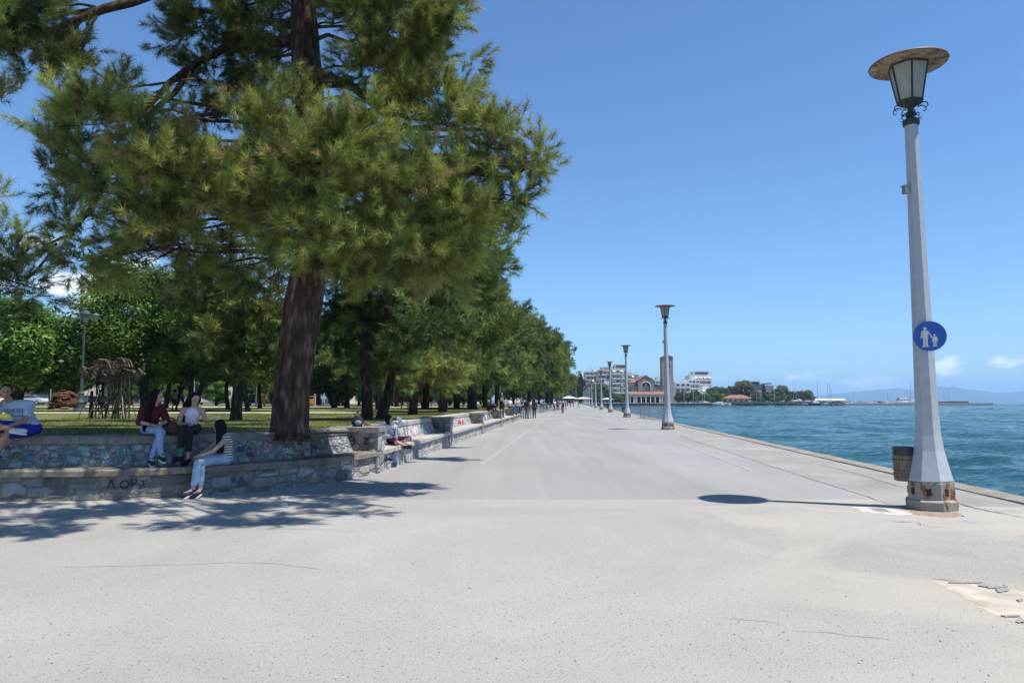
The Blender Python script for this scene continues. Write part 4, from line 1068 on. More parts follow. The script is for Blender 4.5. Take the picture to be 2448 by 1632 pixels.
# ---------------- generic pine used for the rows
def make_pine(seed, label_, h=10, rad=4.2, lean=(0, 0), trunk_r=.27, low=2.6, kind=(26, .30, .28, .030), dens=34, nm=30, needle='needle2', shape=1.0, bark='bark'):
    r = random.Random(seed); p = Pine(seed, kind, dens); root = empty('pine_tree', (0, 0, 0))
    pts = [Vector((lean[0] * t * t + .25 * math.sin(t * 3 + seed) * t, lean[1] * t * t, h * .93 * t - .1)) for t in (0, .04, .2, .4, .6, .8, 1)]
    p.trunk(pts, [trunk_r * 1.3, trunk_r * 1.05, trunk_r * .95, trunk_r * .8, trunk_r * .6, trunk_r * .35, .04], 14, .08)
    for k in range(nm):
        t = (k + .5) / nm; z = low + (h - low) * t ** .9
        env = rad * (math.sin(math.pi * min(1, (.18 + .82 * t) ** shape)) ** .62) * r.choice([.5, .75, 1.0, 1.15]) * r.uniform(.85, 1.05) * (1 - .25 * t)
        a = k * 2.399 + r.uniform(-.4, .4); tc_, trr = p.tp[min(len(p.tp) - 1, int(t * len(p.tp)))], 0
        c = Vector((tc_.x + math.cos(a) * env * .72, tc_.y + math.sin(a) * env * .72, z)); q = rad * r.uniform(.24, .36)
        p.mass(c, (q * 1.2, q * 1.2, q * r.uniform(.5, .75)), True, 1, .25 + .5 * r.random(), droop=.05)
    p.build(root, M[bark], M[needle], (0, 0, 0)); return root

ORD = ['first', 'second', 'third', 'fourth', 'fifth', 'sixth', 'seventh', 'eighth', 'ninth', 'tenth', 'eleventh', 'twelfth', 'thirteenth', 'fourteenth', 'fifteenth', 'sixteenth', 'seventeenth', 'eighteenth', 'nineteenth', 'twentieth']
# second big pine, hanging low behind the pier with the ring
b2 = gnds(878, 1003, LAWN); b2.y = 24.8; b2.x = -346 / FP * 24.8
root = empty('pine_tree', (b2.x, b2.y, LAWN), 0, 'dark pine with low hanging boughs and a slim trunk behind the ringed pier', 'tree')
T = Pine(202, kind=(42, .28, .24, .019), dens=60)
T.trunk([at(878 / K, 965, 24.8), at(843, 900, 24.8), at(838, 800, 24.8), at(845, 700, 24.8), at(850, 600, 24.8), at(860, 450, 24.9), at(870, 320, 25)], [.21, .17, .16, .15, .13, .10, .05], 12)
for (x_, y_, Y_, rx, ry, dn, br, dr) in [(800, 640, 24, 90, 55, .8, .3, .3), (900, 640, 23.6, 100, 70, 1, .45, .3), (1010, 650, 23.6, 110, 70, 1, .45, .3), (1090, 620, 24, 70, 75, 1, .55, .3), (1130, 560, 24.5, 50, 60, .9, .5, 0), (1150, 620, 25, 32, 60, .7, .45, 0), (820, 720, 24.6, 70, 50, .8, .3, .3), (900, 745, 24, 80, 60, .9, .3, .3), (980, 740, 24, 80, 60, .9, .3, .3), (760, 690, 25.4, 60, 60, .5, .3, .3), (870, 810, 25, 60, 50, .7, .3, .3), (1060, 700, 24.5, 90, 50, .9, .45, .2), (940, 560, 24.6, 120, 60, .9, .4, 0), (1040, 520, 24.6, 100, 60, .9, .4, 0), (840, 570, 25, 80, 50, .6, .3, 0), (930, 480, 25, 110, 70, .8, .4, 0), (1080, 460, 25, 60, 60, .7, .4, 0), (780, 780, 25.4, 60, 50, .45, .25, .3), (1100, 745, 19.6, 60, 34, .8, .5, .2), (1000, 760, 19.8, 62, 34, .8, .4, .2), (1160, 772, 19.4, 36, 20, .6, .5, .1), (990, 745, 18.4, 50, 26, .8, .3, .1), (930, 790, 19.5, 50, 40, .8, .3, .2)]:
    c, rad_ = px(x_, y_, Y_, rx, ry); T.mass(c, rad_, True, dn, br, droop=dr)
T.build(root, M['bark'], M['needle2'], root.location)

# pine with the pale leaning trunk and pine with the olive crown right of it
def pine_at(sx_, Y_, crown, tr_, label, bark, lean_px=0, seed=1, kind=(36, .28, .24, .020), dens=56, top=None):
    b = Vector(((sx_ - 1224) / FP * Y_, Y_, LAWN)); root = empty('pine_tree', b, 0, label, 'tree'); T = Pine(seed, kind, dens)
    tx, ty = top; tpt = at(tx, ty, Y_); pts = [b - Vector((0, 0, .1))] + [b.lerp(tpt, t) + Vector((lean_px / FP * Y_ * math.sin(math.pi * t), 0, 0)) for t in (.06, .25, .5, .75, 1)]
    T.trunk(pts, [tr_ * 1.25, tr_, tr_ * .92, tr_ * .75, tr_ * .5, .04], 12)
    for (x_, y_, rx, ry, dn, br) in crown:
        c, rad_ = px(x_, y_, Y_ + T.r.uniform(-.8, .8), rx, ry); T.mass(c, rad_, True, dn, br, droop=.1)
    T.build(root, M[bark], M['needle'], b); return root
pine_at(912, 26, [(890, 850, 45, 40, .8, .3), (930, 830, 50, 40, .8, .4), (905, 770, 60, 50, .8, .3), (850, 830, 45, 40, .6, .3)], .19, 'pine with a pale grey leaning trunk beside the dark slim one', 'bark_grey', 14, 303, top=(905, 730))
pine_at(988, 34, [(960, 830, 60, 45, 1, .75), (1010, 815, 62, 50, 1, .8), (985, 770, 70, 48, 1, .75), (935, 860, 45, 32, .9, .75), (1040, 850, 40, 36, .9, .65), (990, 870, 50, 26, .8, .7), (1010, 730, 55, 45, .9, .6), (950, 740, 50, 40, .8, .5)], .21, 'small pine with a sunlit olive crown and bent trunk right of the pale one', 'bark_grey', -6, 304, top=(980, 740))
pine_at(566, 23, [(470, 640, 75, 50, .9, .15), (560, 640, 75, 60, 1, .15), (440, 700, 60, 50, .8, .12), (520, 710, 80, 55, 1, .12), (600, 700, 60, 60, 1, .15), (470, 770, 60, 45, .8, .12), (560, 780, 80, 50, .9, .12), (620, 770, 40, 50, .8, .15), (520, 830, 60, 30, .6, .15), (590, 835, 45, 30, .6, .15), (640, 640, 40, 50, .8, .2)], .17, 'dark shaded pine left of the great trunk, its boughs hanging over the feathery trees', 'bark_grey', 5, 305, top=(560, 600))  # low needle tint paints this pine's shade into its colour
# pine reaching in at the left edge
b = Vector((-13.2, 15.5, LAWN)); root = empty('pine_tree', b, 0, 'pine at the left edge reaching boughs in over the seated man', 'tree')
T = Pine(404, kind=(46, .22, .17, .010), dens=90)
T.trunk([b - Vector((0, 0, .1)), b + Vector((.1, 0, 1.5)), b + Vector((.3, 0, 4)), b + Vector((.2, 0, 7)), b + Vector((.5, .1, 9))], [.36, .3, .26, .2, .1], 14)
for (x_, y_, Y_, rx, ry, dn, br) in [(10, 560, 15, 45, 75, .9, .5), (-10, 240, 14.6, 22, 60, .8, .3), (20, 640, 14.6, 70, 50, 1, .2), (70, 660, 14.6, 55, 35, .9, .2), (0, 700, 14.8, 60, 35, .8, .25), (-80, 600, 15, 80, 90, 1, .4), (-90, 450, 15, 70, 80, 1, .5)]:
    c, rad_ = px(x_, y_, Y_, rx, ry); T.mass(c, rad_, True, dn, br)
T.limb([at(-150, 640, 15.3), at(-20, 615, 15), at(50, 600, 14.8), at(100, 575, 14.6), at(130, 560, 14.5)], .09, .03, 8); T.limb([at(60, 640, 14.8), at(85, 620, 14.7), at(120, 575, 14.5)], .04, .02, 6)
T.build(root, M['bark'], M['needle'], b)

# ---------------- the row behind the benches
PA = make_pine(11, '', 10.5, 4.6); PB = make_pine(12, '', 9.6, 4.2, (.8, 0), low=2.4); PC = make_pine(13, '', 11.5, 5.0, (-.4, .3), nm=30, low=2.8); PD = make_pine(14, '', 6.5, 3.0, low=2.0, nm=18, trunk_r=.18)
protos = [PA, PB, PC, PD]; used = [False] * 4
def place_tree(k, x, y, rz, sc, label, group, protos=protos, used=used, z=LAWN, cat='tree'):
    o = protos[k] if not used[k] else copy_tree(protos[k]); used[k] = True
    o.location = (x, y, z); o.rotation_euler.z = rz; o.scale = (sc, sc, sc * 1.0); tag(o, label, cat, group); return o
rr = random.Random(21)
G1 = 'pines in the row behind the stone benches'
row = [(42, -7.4, 2, .86), (53.6, -7.2, 0, .95), (61, -8.4, 1, 1.0), (68, -8.0, 2, .86), (79, -8.0, 0, 1.0), (90, -7.2, 1, 1.1), (101, -5.8, 2, 1.0), (112, -4.8, 0, 1.08), (124, -3.9, 2, 1.0), (136, -3.6, 0, .98), (148, -4.6, 1, .9), (162, -5.6, 2, .8), (178, -6.0, 0, .75), (196, -6.5, 1, .8), (216, -7, 2, .75), (240, -7, 0, .8), (262, -7, 1, .85), (285, -6, 3, 1.5), (305, -8, 0, .8), (325, -4, 3, 1.6), (330, -14, 1, .9)]
for i, (Y_, a_, k, sc) in enumerate(row):
    place_tree(k, lineX(a_, Y_), Y_, rr.uniform(0, 6.28), sc, f'pine tree behind the stone benches, {(ORD + ["twenty first"] * 9)[i]} beyond the olive crowned one', G1)
# deeper pines that close the view over the lawn
G2 = 'pines standing deeper in the park'
deep = [(-9.5, 52, 3, 1.1), (-14, 62, 0, .8), (-12, 76, 1, .9), (-16, 90, 2, .9), (-12, 100, 0, .9), (-20, 84, 3, 1.2), (-24, 100, 2, 1.0), (-10, 118, 1, 1.0), (-14, 140, 2, 1.1), (-16, 170, 0, 1.2)]
for i, (X_, Y_, k, sc) in enumerate(deep):
    place_tree(k, X_, Y_, rr.uniform(0, 6.28), sc, f'pine in the shady park, {ORD[i]} nearest of those behind the front row', G2)

EXTRA = [(-22, 180), (-15, 200), (-8, 215), (-1, 235), (4, 255), (8, 280), (12, 305), (15, 335), (-30, 170), (-12, 165), (0, 205)]
# ---------------- broadleaf trees
def make_leafy(seed, h, rad, low, n, leafm, size, trunk_r=.2, nm=24, name='broadleaf_tree', stems=1, flat=.75, bark='bark_grey'):
    r = random.Random(seed); g_ = np.random.default_rng(seed); root = empty(name, (0, 0, 0)); wood = MB(); top = []
    for sidx in range(stems):
        a0 = sidx * 2.4 + seed; sp = .0 if stems == 1 else .5
        pts = [Vector((math.cos(a0) * sp * t * 1.2 + .12 * math.sin(5 * t + seed), math.sin(a0) * sp * t * 1.2, (low + .5) * t - .08)) for t in (0, .12, .4, .7, 1)]
        wood.tube(pts, [trunk_r * 1.35, trunk_r, trunk_r * .85, trunk_r * .78, trunk_r * .7], 10); top.append(pts[-1])
    cs = []
    for k in range(nm):
        t = (k + .5) / nm; z = low + (h - low) * (.08 + .86 * t); env = rad * math.sqrt(max(.05, 1 - (2 * t - .75) ** 2 / 1.6)) * r.uniform(.45, 1.0); a = k * 2.399 + r.uniform(-.5, .5)
        c = Vector((math.cos(a) * env * .8, math.sin(a) * env * .8, z)); cs.append((c, rad * r.uniform(.24, .38)))
        tpp = top[k % stems]; wood.tube(limb_pts(tpp - Vector((0, 0, r.uniform(0, .6))), c, .05, r, 6, .08), [trunk_r * .5, trunk_r * .38, trunk_r * .28, trunk_r * .2, trunk_r * .12, .01], 6)
    P = []; Nn = []; Tn = []
    tot = sum(q ** 2 for _, q in cs)
    for c, q in cs:
        m = int(n * q * q / tot); d = g_.normal(size=(m, 3)); d /= np.linalg.norm(d, axis=1)[:, None]
        rr_ = g_.random(m) ** .33; lump = 1 + .25 * np.array([noise.noise((*(x * 2.2 + np.array(c)),)) for x in d])
        P.append(np.array(c) + d * (rr_ * lump)[:, None] * q * np.array([1.15, 1.15, flat])); Nn.append(d * .5 + np.array([0, 0, .7]) + g_.normal(0, .45, (m, 3))); Tn.append(np.clip(g_.normal(.45, .2) + g_.normal(0, .16, m), 0, 1))
    P = np.concatenate(P); Nn = np.concatenate(Nn); Tn = np.concatenate(Tn); Fm = frames(Nn, g_); m = len(P); s_ = size * g_.uniform(.6, 1.25, m)
    leaf = np.array([(-.0, -.5, 0), (.30, -.05, .06), (0, .55, -.04), (-.30, -.05, .06)])
    V = np.einsum('nij,kj->nki', Fm, leaf) * s_[:, None, None] + P[:, None, :]
    wood.build('trunk', M[bark], root, smooth=True)
    np_mesh('crown', V.reshape(-1, 3), np.arange(m * 4).reshape(-1, 4), [M[leafm]], tint=np.repeat(Tn, 4), parent=root)
    return root
MU = make_leafy(31, 6.0, 3.8, 1.6, 26000, 'leaf', .26, .26, 26, stems=2)          # mulberry, dark glossy
LO = make_leafy(32, 8.5, 4.2, 2.2, 42000, 'leaf2', .20, .20, 30, stems=2)          # feathery bright
LP = make_leafy(33, 7.2, 3.6, 2.0, 26000, 'leaf2', .20, .16, 26)
MV = make_leafy(34, 5.0, 3.0, .9, 20000, 'leaf', .20, .15, 22, stems=3)
lp = [MU, LO, LP, MV]; lu = [False] * 4
G3 = 'leafy park trees beyond the lawn'
def leafy(k, sx_, Y_, sc, label): return place_tree(k, (sx_ - 1224) / FP * Y_, Y_, rr.uniform(0, 6.28), sc, label, G3, lp, lu)
leafy(0, 40, 42, 1.0, 'dark glossy leaved tree with a forked trunk at the far left of the lawn')
leafy(0, -60, 46, 1.15, 'dark glossy tree cut by the left edge of the view')
leafy(0, 175, 60, 1.15, 'glossy leaved tree right behind the old street lantern')
leafy(1, 350, 46, 1.05, 'bright feathery tree rising above the driftwood sculpture')
leafy(1, 470, 46, .95, 'bright feathery tree with a thick dark trunk behind the woman in white')
leafy(2, 545, 52, 1.0, 'leafy tree left of the big pine trunk, in deep shade')
leafy(2, 590, 44, .95, 'leafy tree whose trunk stands just left of the great pine')
leafy(2, 622, 60, 1.1, 'slender leafy tree half hidden by the great pine')
leafy(3, 800, 68, 1.35, 'bushy low branching tree between the great pine and the dark slim one')
leafy(1, 400, 62, 1.0, 'bright tree further back behind the sculpture')
leafy(2, 250, 66, 1.0, 'leafy tree in the rear over the parked cars')
leafy(0, 20, 70, 1.2, 'dark tree in the rear at the far left over the parked cars')
leafy(1, 720, 88, 1.1, 'bright tree in the rear behind the playground')
leafy(2, 860, 96, 1.2, 'leafy tree in the rear right of the playground')
leafy(1, 560, 98, 1.2, 'bright tree in the rear left of the playground')
leafy(0, 660, 78, 1.1, 'dark leafy tree in front of the playground roof')
leafy(0, 350, 96, 1.2, 'dark tree across the street behind the red car')
leafy(2, 960, 104, 1.3, 'leafy tree far back between two pines')
leafy(1, 130, 100, 1.2, 'bright tree across the street at the left')
leafy(0, 470, 138, 1.6, 'tall dark tree beyond the street in the middle of the park view')
leafy(0, 150, 142, 1.6, 'tall dark tree beyond the street at the left of the park view')
leafy(1, -30, 138, 1.6, 'tall bright tree beyond the street at the left edge')
for i, (sx_, Y_) in enumerate([(520, 84), (600, 90), (690, 92), (820, 90), (880, 84), (940, 88), (1010, 92), (1075, 90), (420, 92), (300, 88), (1110, 108), (1150, 120)]): place_tree(3, (sx_ - 1224) / FP * Y_, Y_, i * 1.3, .55 + .06 * (i % 4), f'low leafy shrub at the back of the park, {ORD[i]} of the scattered ones', 'shrubs at the back of the park', lp, lu, cat='shrub')
for i, (X_, Y_) in enumerate(EXTRA): place_tree(3, X_, Y_, i * 1.7, 1.25, f'bushy tree far back between the pine trunks, {ORD[i]} of the scattered ones', 'bushy trees far back between the pines', lp, lu)
leafy(1, 790, 142, 1.6, 'tall bright tree beyond the street behind the playground')
# ------------------------------------------------------------------ people
SKIN = plain('light olive skin', (.48, .29, .21), .55, .08, 5, bump=.02); SKIN2 = plain('tanned skin', (.36, .20, .13), .55, .08, 5, bump=.02)
def blob(mb, name, mat, parent, voxel=.009, sm=4):
    me = mb.mesh('tmp', mat); o = bpy.data.objects.new('tmp', me); col.objects.link(o)
    m = o.modifiers.new('r', 'REMESH'); m.mode = 'VOXEL'; m.voxel_size = voxel; m.use_smooth_shade = True
    s_ = o.modifiers.new('s', 'SMOOTH'); s_.factor = .5; s_.iterations = sm
    me2 = bpy.data.meshes.new_from_object(o.evaluated_get(bpy.context.evaluated_depsgraph_get()))
    bpy.data.objects.remove(o); me2.name = name
    if not me2.materials: me2.materials.append(mat)
    if name in ('top', 'shirt', 'trousers', 'shorts'):
        me2.update()
        nrm_ = np.empty(len(me2.vertices) * 3, dtype=np.float32); me2.vertices.foreach_get('normal', nrm_); nrm_ = nrm_.reshape(-1, 3); co_ = np.empty_like(nrm_); me2.vertices.foreach_get('co', co_.ravel()) if 0 else None
        cc_ = [v_.co.copy() for v_ in me2.vertices]
        for i_, c_ in enumerate(cc_):
            q = noise.noise((c_.x * 9, c_.y * 9, c_.z * 22)) * .007 + abs(noise.noise((c_.x * 18 + 5, c_.y * 14, c_.z * 34))) * .008; co_[i_] = (c_.x + nrm_[i_][0] * q, c_.y + nrm_[i_][1] * q, c_.z + nrm_[i_][2] * q)
        me2.vertices.foreach_set('co', co_.ravel()); me2.update()
    o = bpy.data.objects.new(name, me2); col.objects.link(o); adopt(o, parent); return o
def flat_limb(mb, a, b, ra, rb, fl=.75, side=None, seg=12, grow=0, caps=True):
    mb.cap(a, b, ra + grow, rb + grow, seg)
def hand(mb, w_, d, n, curl=.5, s=1.0, side=1):
    """palm, four bent fingers of unequal length and a thumb off the side of the palm"""
    w_ = Vector(w_); d = Vector(d).normalized(); n = Vector(n); n = (n - d * n.dot(d)).normalized(); sd = d.cross(n) * side
    for k in (-1.3, -.4, .4, 1.3): mb.cap(w_ + sd * k * .010 * s, w_ + d * .078 * s + sd * k * .0185 * s, .0145 * s, .0125 * s, 8)
    for k, L in zip((-1.5, -.5, .5, 1.5), (.058, .074, .080, .070)):
        p0 = w_ + d * .08 * s + sd * k * .0195 * s; d1 = (d * math.cos(curl * .6) + n * math.sin(curl * .6)); d2 = (d * math.cos(curl * 1.6) + n * math.sin(curl * 1.6)); d3 = (d * math.cos(curl * 2.3) + n * math.sin(curl * 2.3))
        p1 = p0 + d1 * L * .48 * s; p2 = p1 + d2 * L * .32 * s; p3 = p2 + d3 * L * .22 * s
        mb.cap(p0, p1, .0095 * s, .0088 * s, 8); mb.cap(p1, p2, .0088 * s, .008 * s, 8); mb.cap(p2, p3, .008 * s, .007 * s, 8)
    t0 = w_ + d * .025 * s + sd * .026 * s; t1 = t0 + (d * .55 + sd * .75 + n * .25).normalized() * .035 * s; t2 = t1 + (d * .85 + sd * .3 + n * .4).normalized() * .028 * s
    mb.cap(t0, t1, .012 * s, .010 * s, 8); mb.cap(t1, t2, .010 * s, .008 * s, 8)
def head(mb, c, f, s=1.0):
    c = Vector(c); f = Vector(f).normalized(); r_ = f.cross(Vector((0, 0, 1))).normalized(); u = r_.cross(f)
    Mx = Matrix((r_, f, u)).transposed()
    mb.ell(c + u * .022 * s, (.074 * s, .092 * s, .088 * s), 16, 10, M=Mx); mb.ell(c - u * .045 * s + f * .02 * s, (.056 * s, .066 * s, .062 * s), 14, 8, M=Mx)
    mb.ell(c - u * .088 * s + f * .052 * s, (.022 * s, .02 * s, .018 * s), 10, 6, M=Mx)
    mb.cap(c + f * .088 * s + u * .012 * s, c + f * .106 * s - u * .022 * s, .008 * s, .013 * s, 8)
    for k in (-1, 1): mb.ell(c + r_ * .076 * s * k - u * .004 * s - f * .005 * s, (.010 * s, .016 * s, .028 * s), 8, 6, M=Mx); mb.ell(c + r_ * .032 * s * k + u * .026 * s + f * .084 * s, (.022 * s, .008 * s, .007 * s), 8, 6, M=Mx)
    return r_, f, u, Mx
def face(root, c, f, s=1.0, lip=(.32, .09, .08)):
    c = Vector(c); f = Vector(f).normalized(); r_ = f.cross(Vector((0, 0, 1))).normalized(); u = r_.cross(f); Mx = Matrix((r_, f, u)).transposed()
    for k in (-1, 1):
        mb = MB(); mb.ell(c + r_ * .030 * s * k + u * .006 * s + f * .087 * s, (.013 * s, .007 * s, .006 * s), 10, 6, M=Mx); mb.build('eye', plain('dark eye', (.03, .02, .015), .3, .1), root)
        mb = MB(); mb.cap(c + r_ * .018 * s * k + u * .028 * s + f * .092 * s, c + r_ * .046 * s * k + u * .03 * s + f * .083 * s, .004 * s, .003 * s, 6); mb.build('eyebrow', plain('dark brow', (.02, .014, .01), .8, .1), root)
    mb = MB(); mb.ell(c - u * .052 * s + f * .086 * s, (.022 * s, .006 * s, .006 * s), 10, 6, M=Mx); mb.build('mouth', plain('lips', lip, .5, .1), root)

def body(root, J, sex='f', skin=SKIN, vox=.009, curl=.5, hands=True, s=1.0, bare_feet=False):
    mb = MB(); V = {k: Vector(v) for k, v in J.items() if hasattr(v, '__len__')}
    w = .9 if sex == 'f' else 1.0
    ch, pe, nk = V['chest'], V['pelvis'], V['neck']
    mb.cap(V['hl'], V['hr'], .098 * w, .098 * w); mb.cap(pe, pe.lerp(ch, .5), .115 * w, .10 * w); mb.cap(pe.lerp(ch, .45), ch, .105 * w, .128 * w)
    mb.cap(V['sl'].lerp(V['sr'], .12), V['sl'].lerp(V['sr'], .88), .068 * w, .068 * w); mb.cap(ch.lerp(V['sl'], .5), V['sl'], .10 * w, .055 * w); mb.cap(ch.lerp(V['sr'], .5), V['sr'], .10 * w, .055 * w)
    mb.cap(nk - Vector((0, 0, .05)), V['head'] - Vector((0, 0, .05)), .056 * w, .052 * w); head(mb, V['head'], J['face'], s)
    for S in 'lr':
        sh, e, wr, h, k, a = (V[x + S] for x in ('s', 'e', 'w', 'h', 'k', 'a'))
        mb.cap(sh, sh.lerp(e, .45), .054 * w, .047 * w); mb.cap(sh.lerp(e, .4), e, .048 * w, .037 * w); mb.cap(e, e.lerp(wr, .4), .038 * w, .037 * w); mb.cap(e.lerp(wr, .35), wr, .037 * w, .025 * w)
        if hands: hand(mb, wr, J.get('hd' + S, wr - e), J.get('hn' + S, (0, -.3, -1)), J.get('curl' + S, curl), .95 if sex == 'f' else 1.05, 1 if S == 'l' else -1)
        else: mb.cap(wr, wr + (wr - e).normalized() * .13, .03, .02)
        mb.cap(h, k, .088 * w, .056 * w); mb.cap(k, k.lerp(a, .35), .055 * w, .054 * w); mb.cap(k.lerp(a, .3), a, .054 * w, .035 * w)
        t = V['t' + S]; mb.cap(a, t, .036, .026)
    if J.get('bust'):
        fd = Vector(J['bust'])
        for k in (-1, 1):
            sd = (V['sr'] - V['sl']).normalized() * k; mb.ell(ch + fd * .09 + sd * .06 - Vector((0, 0, .02)), (.055, .055, .055))
    return blob(mb, 'body', skin, root, vox, 3)
def garment_top(root, J, mat, sex='f', sleeve=.4, vox=.009, name='top', hem=.0, low=0, g_=.014, fat=0):
    mb = MB(); V = {k: Vector(v) for k, v in J.items() if hasattr(v, '__len__')}; w = .9 if sex == 'f' else 1.0
    ch, pe = V['chest'], V['pelvis']
    mb.cap(pe.lerp(ch, hem), pe.lerp(ch, .5), .118 * w + g_ + fat, .104 * w + g_ + fat); mb.cap(pe.lerp(ch, .45), ch, .108 * w + g_ + fat, .130 * w + g_)
    if low == 0:
        mb.cap(V['sl'].lerp(V['sr'], .12), V['sl'].lerp(V['sr'], .88), .070 * w + g_, .070 * w + g_); 
        for S in 'lr': mb.cap(ch.lerp(V['s' + S], .5), V['s' + S], .10 * w + g_, .058 * w + g_)
    else:
        for S in 'lr':
            q = V['sl'].lerp(V['sr'], .27 if S == 'l' else .73); mb.cap(ch, q + Vector((0, 0, .045)), .10, .032)
    if J.get('bust'):
        fd = Vector(J['bust'])
        for k in (-1, 1):
            sd = (V['sr'] - V['sl']).normalized() * k; mb.ell(ch + fd * .095 + sd * .06 - Vector((0, 0, .02)), (.062, .062, .062))
    if sleeve:
        for S in 'lr':
            sh, e, wr = V['s' + S], V['e' + S], V['w' + S]
            if sleeve <= 1: mb.cap(sh, sh.lerp(e, sleeve), .058 * w + g_, .050 * w + g_ + .004)
            else: mb.cap(sh, e, .058 * w + g_, .045 * w + g_); mb.cap(e, e.lerp(wr, sleeve - 1), .045 * w + g_, .036 * w + g_)
    return blob(mb, name, mat, root, vox, 3)
def garment_legs(root, J, mat, sex='f', length=1.9, vox=.009, name='trousers', g_=.010, wide=0):
    mb = MB(); V = {k: Vector(v) for k, v in J.items() if hasattr(v, '__len__')}; w = .9 if sex == 'f' else 1.0
    mb.cap(V['hl'], V['hr'], .102 * w + g_, .102 * w + g_); mb.cap(V['pelvis'], V['pelvis'].lerp(V['chest'], .18), .118 * w + g_, .112 * w + g_)
    for S in 'lr':
        h, k, a = V['h' + S], V['k' + S], V['a' + S]
        if length <= 1: mb.cap(h, h.lerp(k, length), .090 * w + g_ + wide * .5, .066 * w + g_ + wide)
        else:
            mb.cap(h, k, .090 * w + g_, .058 * w + g_); mb.cap(k, k.lerp(a, .35), .057 * w + g_, .056 * w + g_); mb.cap(k.lerp(a, .3), k.lerp(a, length - 1), .056 * w + g_, .036 * w + g_ + .004)
    return blob(mb, name, mat, root, vox, 3)
def shoes(root, J, mat, sole, sex='f', white=True):
    for S in 'lr':
        a, t = Vector(J['a' + S]), Vector(J['t' + S]); d = (t - a); f = d.normalized()
        mb = MB(); heel = a - f * .02 + Vector((0, 0, -.03)); toe = t
        mb.cap(a + Vector((0, 0, -.01)), heel, .044, .040); mb.cap(heel, toe, .042, .036); mb.cap(heel.lerp(toe, .4), toe, .046, .038); sh = blob(mb, 'shoe', mat, root, .008, 2)
        q = (f.cross(Vector((0, 0, 1))));  q = q.normalized() if q.length > .1 else Vector((1, 0, 0)); up_ = q.cross(f).normalized()
        mb = MB(); Mx = Matrix((q, f, up_)).transposed(); c = heel.lerp(toe, .5) - up_ * .034; L = (toe - heel).length / 2 + .042
        n = 18; pts = [(math.cos(2 * math.pi * k / n) * (.047 if math.sin(2 * math.pi * k / n) > 0 else .040), math.sin(2 * math.pi * k / n) * L) for k in range(n)]
        mb.prism(pts, -.014, .010, M=Mx, c=c); mb.build('sole', sole, sh)
        if white:
            mb = MB()
            for kk in range(4): p = heel.lerp(toe, .42 + .11 * kk) + up_ * .040; mb.cap(p - q * .018, p + q * .018, .006, .006, 6)
            mb.build('lace', sole, sh)
def hair_long(root, c, f, mat, pts, s=1.0, r0=.085, vox=.010, rs=None):
    """cap of hair on the skull plus a falling mass along pts"""
    c = Vector(c); f = Vector(f).normalized(); r_ = f.cross(Vector((0, 0, 1))).normalized(); u = r_.cross(f); Mx = Matrix((r_, f, u)).transposed()
    mb = MB(); mb.ell(c + u * .04 * s - f * .022 * s, (.086 * s, .092 * s, .090 * s), 16, 10, M=Mx); mb.ell(c - f * .045 * s - u * .01 * s, (.080 * s, .062 * s, .095 * s), 14, 8, M=Mx)
    for k in (-1, 1): mb.cap(c + r_ * k * .066 * s + u * .05 * s + f * .01 * s, c + r_ * k * .074 * s - u * .06 * s - f * .01 * s, .026, .022, 8)
    if pts:
        prev = c - f * .05
        rs = rs or [r0 * (1 - .45 * i / max(1, len(pts))) for i in range(len(pts) + 1)]
        for i, p in enumerate(pts):
            p = Vector(p)
            for k in (-1, 0, 1): mb.cap(prev + r_ * k * rs[i] * .45, p + r_ * k * rs[i + 1] * .45, rs[i] * .72, rs[i + 1] * .62, 10)
            prev = p
    o = blob(mb, 'hair', mat, root, vox, 3)
    # strands: fine displacement
    nn_ = [v_.normal.copy() for v_ in o.data.vertices]
    for v_, n_2 in zip(o.data.vertices, nn_):
        q = noise.noise((v_.co.x * 60, v_.co.y * 60, v_.co.z * 4)); v_.co += n_2 * q * .009
    return o
denim = plain('light blue denim', (.27, .36, .56), .85, .14, 7); denim2 = plain('pale washed denim', (.32, .42, .55), .85, .2, 7); black_c = plain('black cloth', (.018, .018, .022), .85, .2, 6); darkhair = plain('dark brown hair', (.014, .008, .006), .7, .3, 30, spec=.12)
maroon = plain('maroon jersey', (.085, .012, .018), .85, .15, 8); white_c = plain('white cotton', (.62, .62, .66), .85, .05, 8); navy = plain('navy canvas', (.02, .024, .05), .8, .2, 8); solew = plain('white rubber sole', (.65, .64, .60), .7, .05, 8)
grey_t = plain('pale grey marl cotton', (.42, .46, .56), .9, .06, 20); blue_s = plain('royal blue shorts', (.015, .03, .30), .7, .12, 6)
def m_stripe():
    t = NT('navy and white stripes'); v = t.coord(); sx_ = t.add('ShaderNodeSeparateXYZ'); t.link(v, sx_.inputs[0])
    f = t.math('FRACT', t.math('MULTIPLY', sx_.outputs[2], 23)); c = t.ramp(f, [(0, (.62, .62, .63)), (.52, (.62, .62, .63)), (.56, (.02, .02, .04)), (1, (.02, .02, .04))], 'CONSTANT'); return t.fin(c, .9)
stripes = m_stripe()

def seat_root(name, sx_, off, z, label):
    p, n = on_path(cutR, sx_, off, z)
    return empty(name, p, 0, label, 'person')
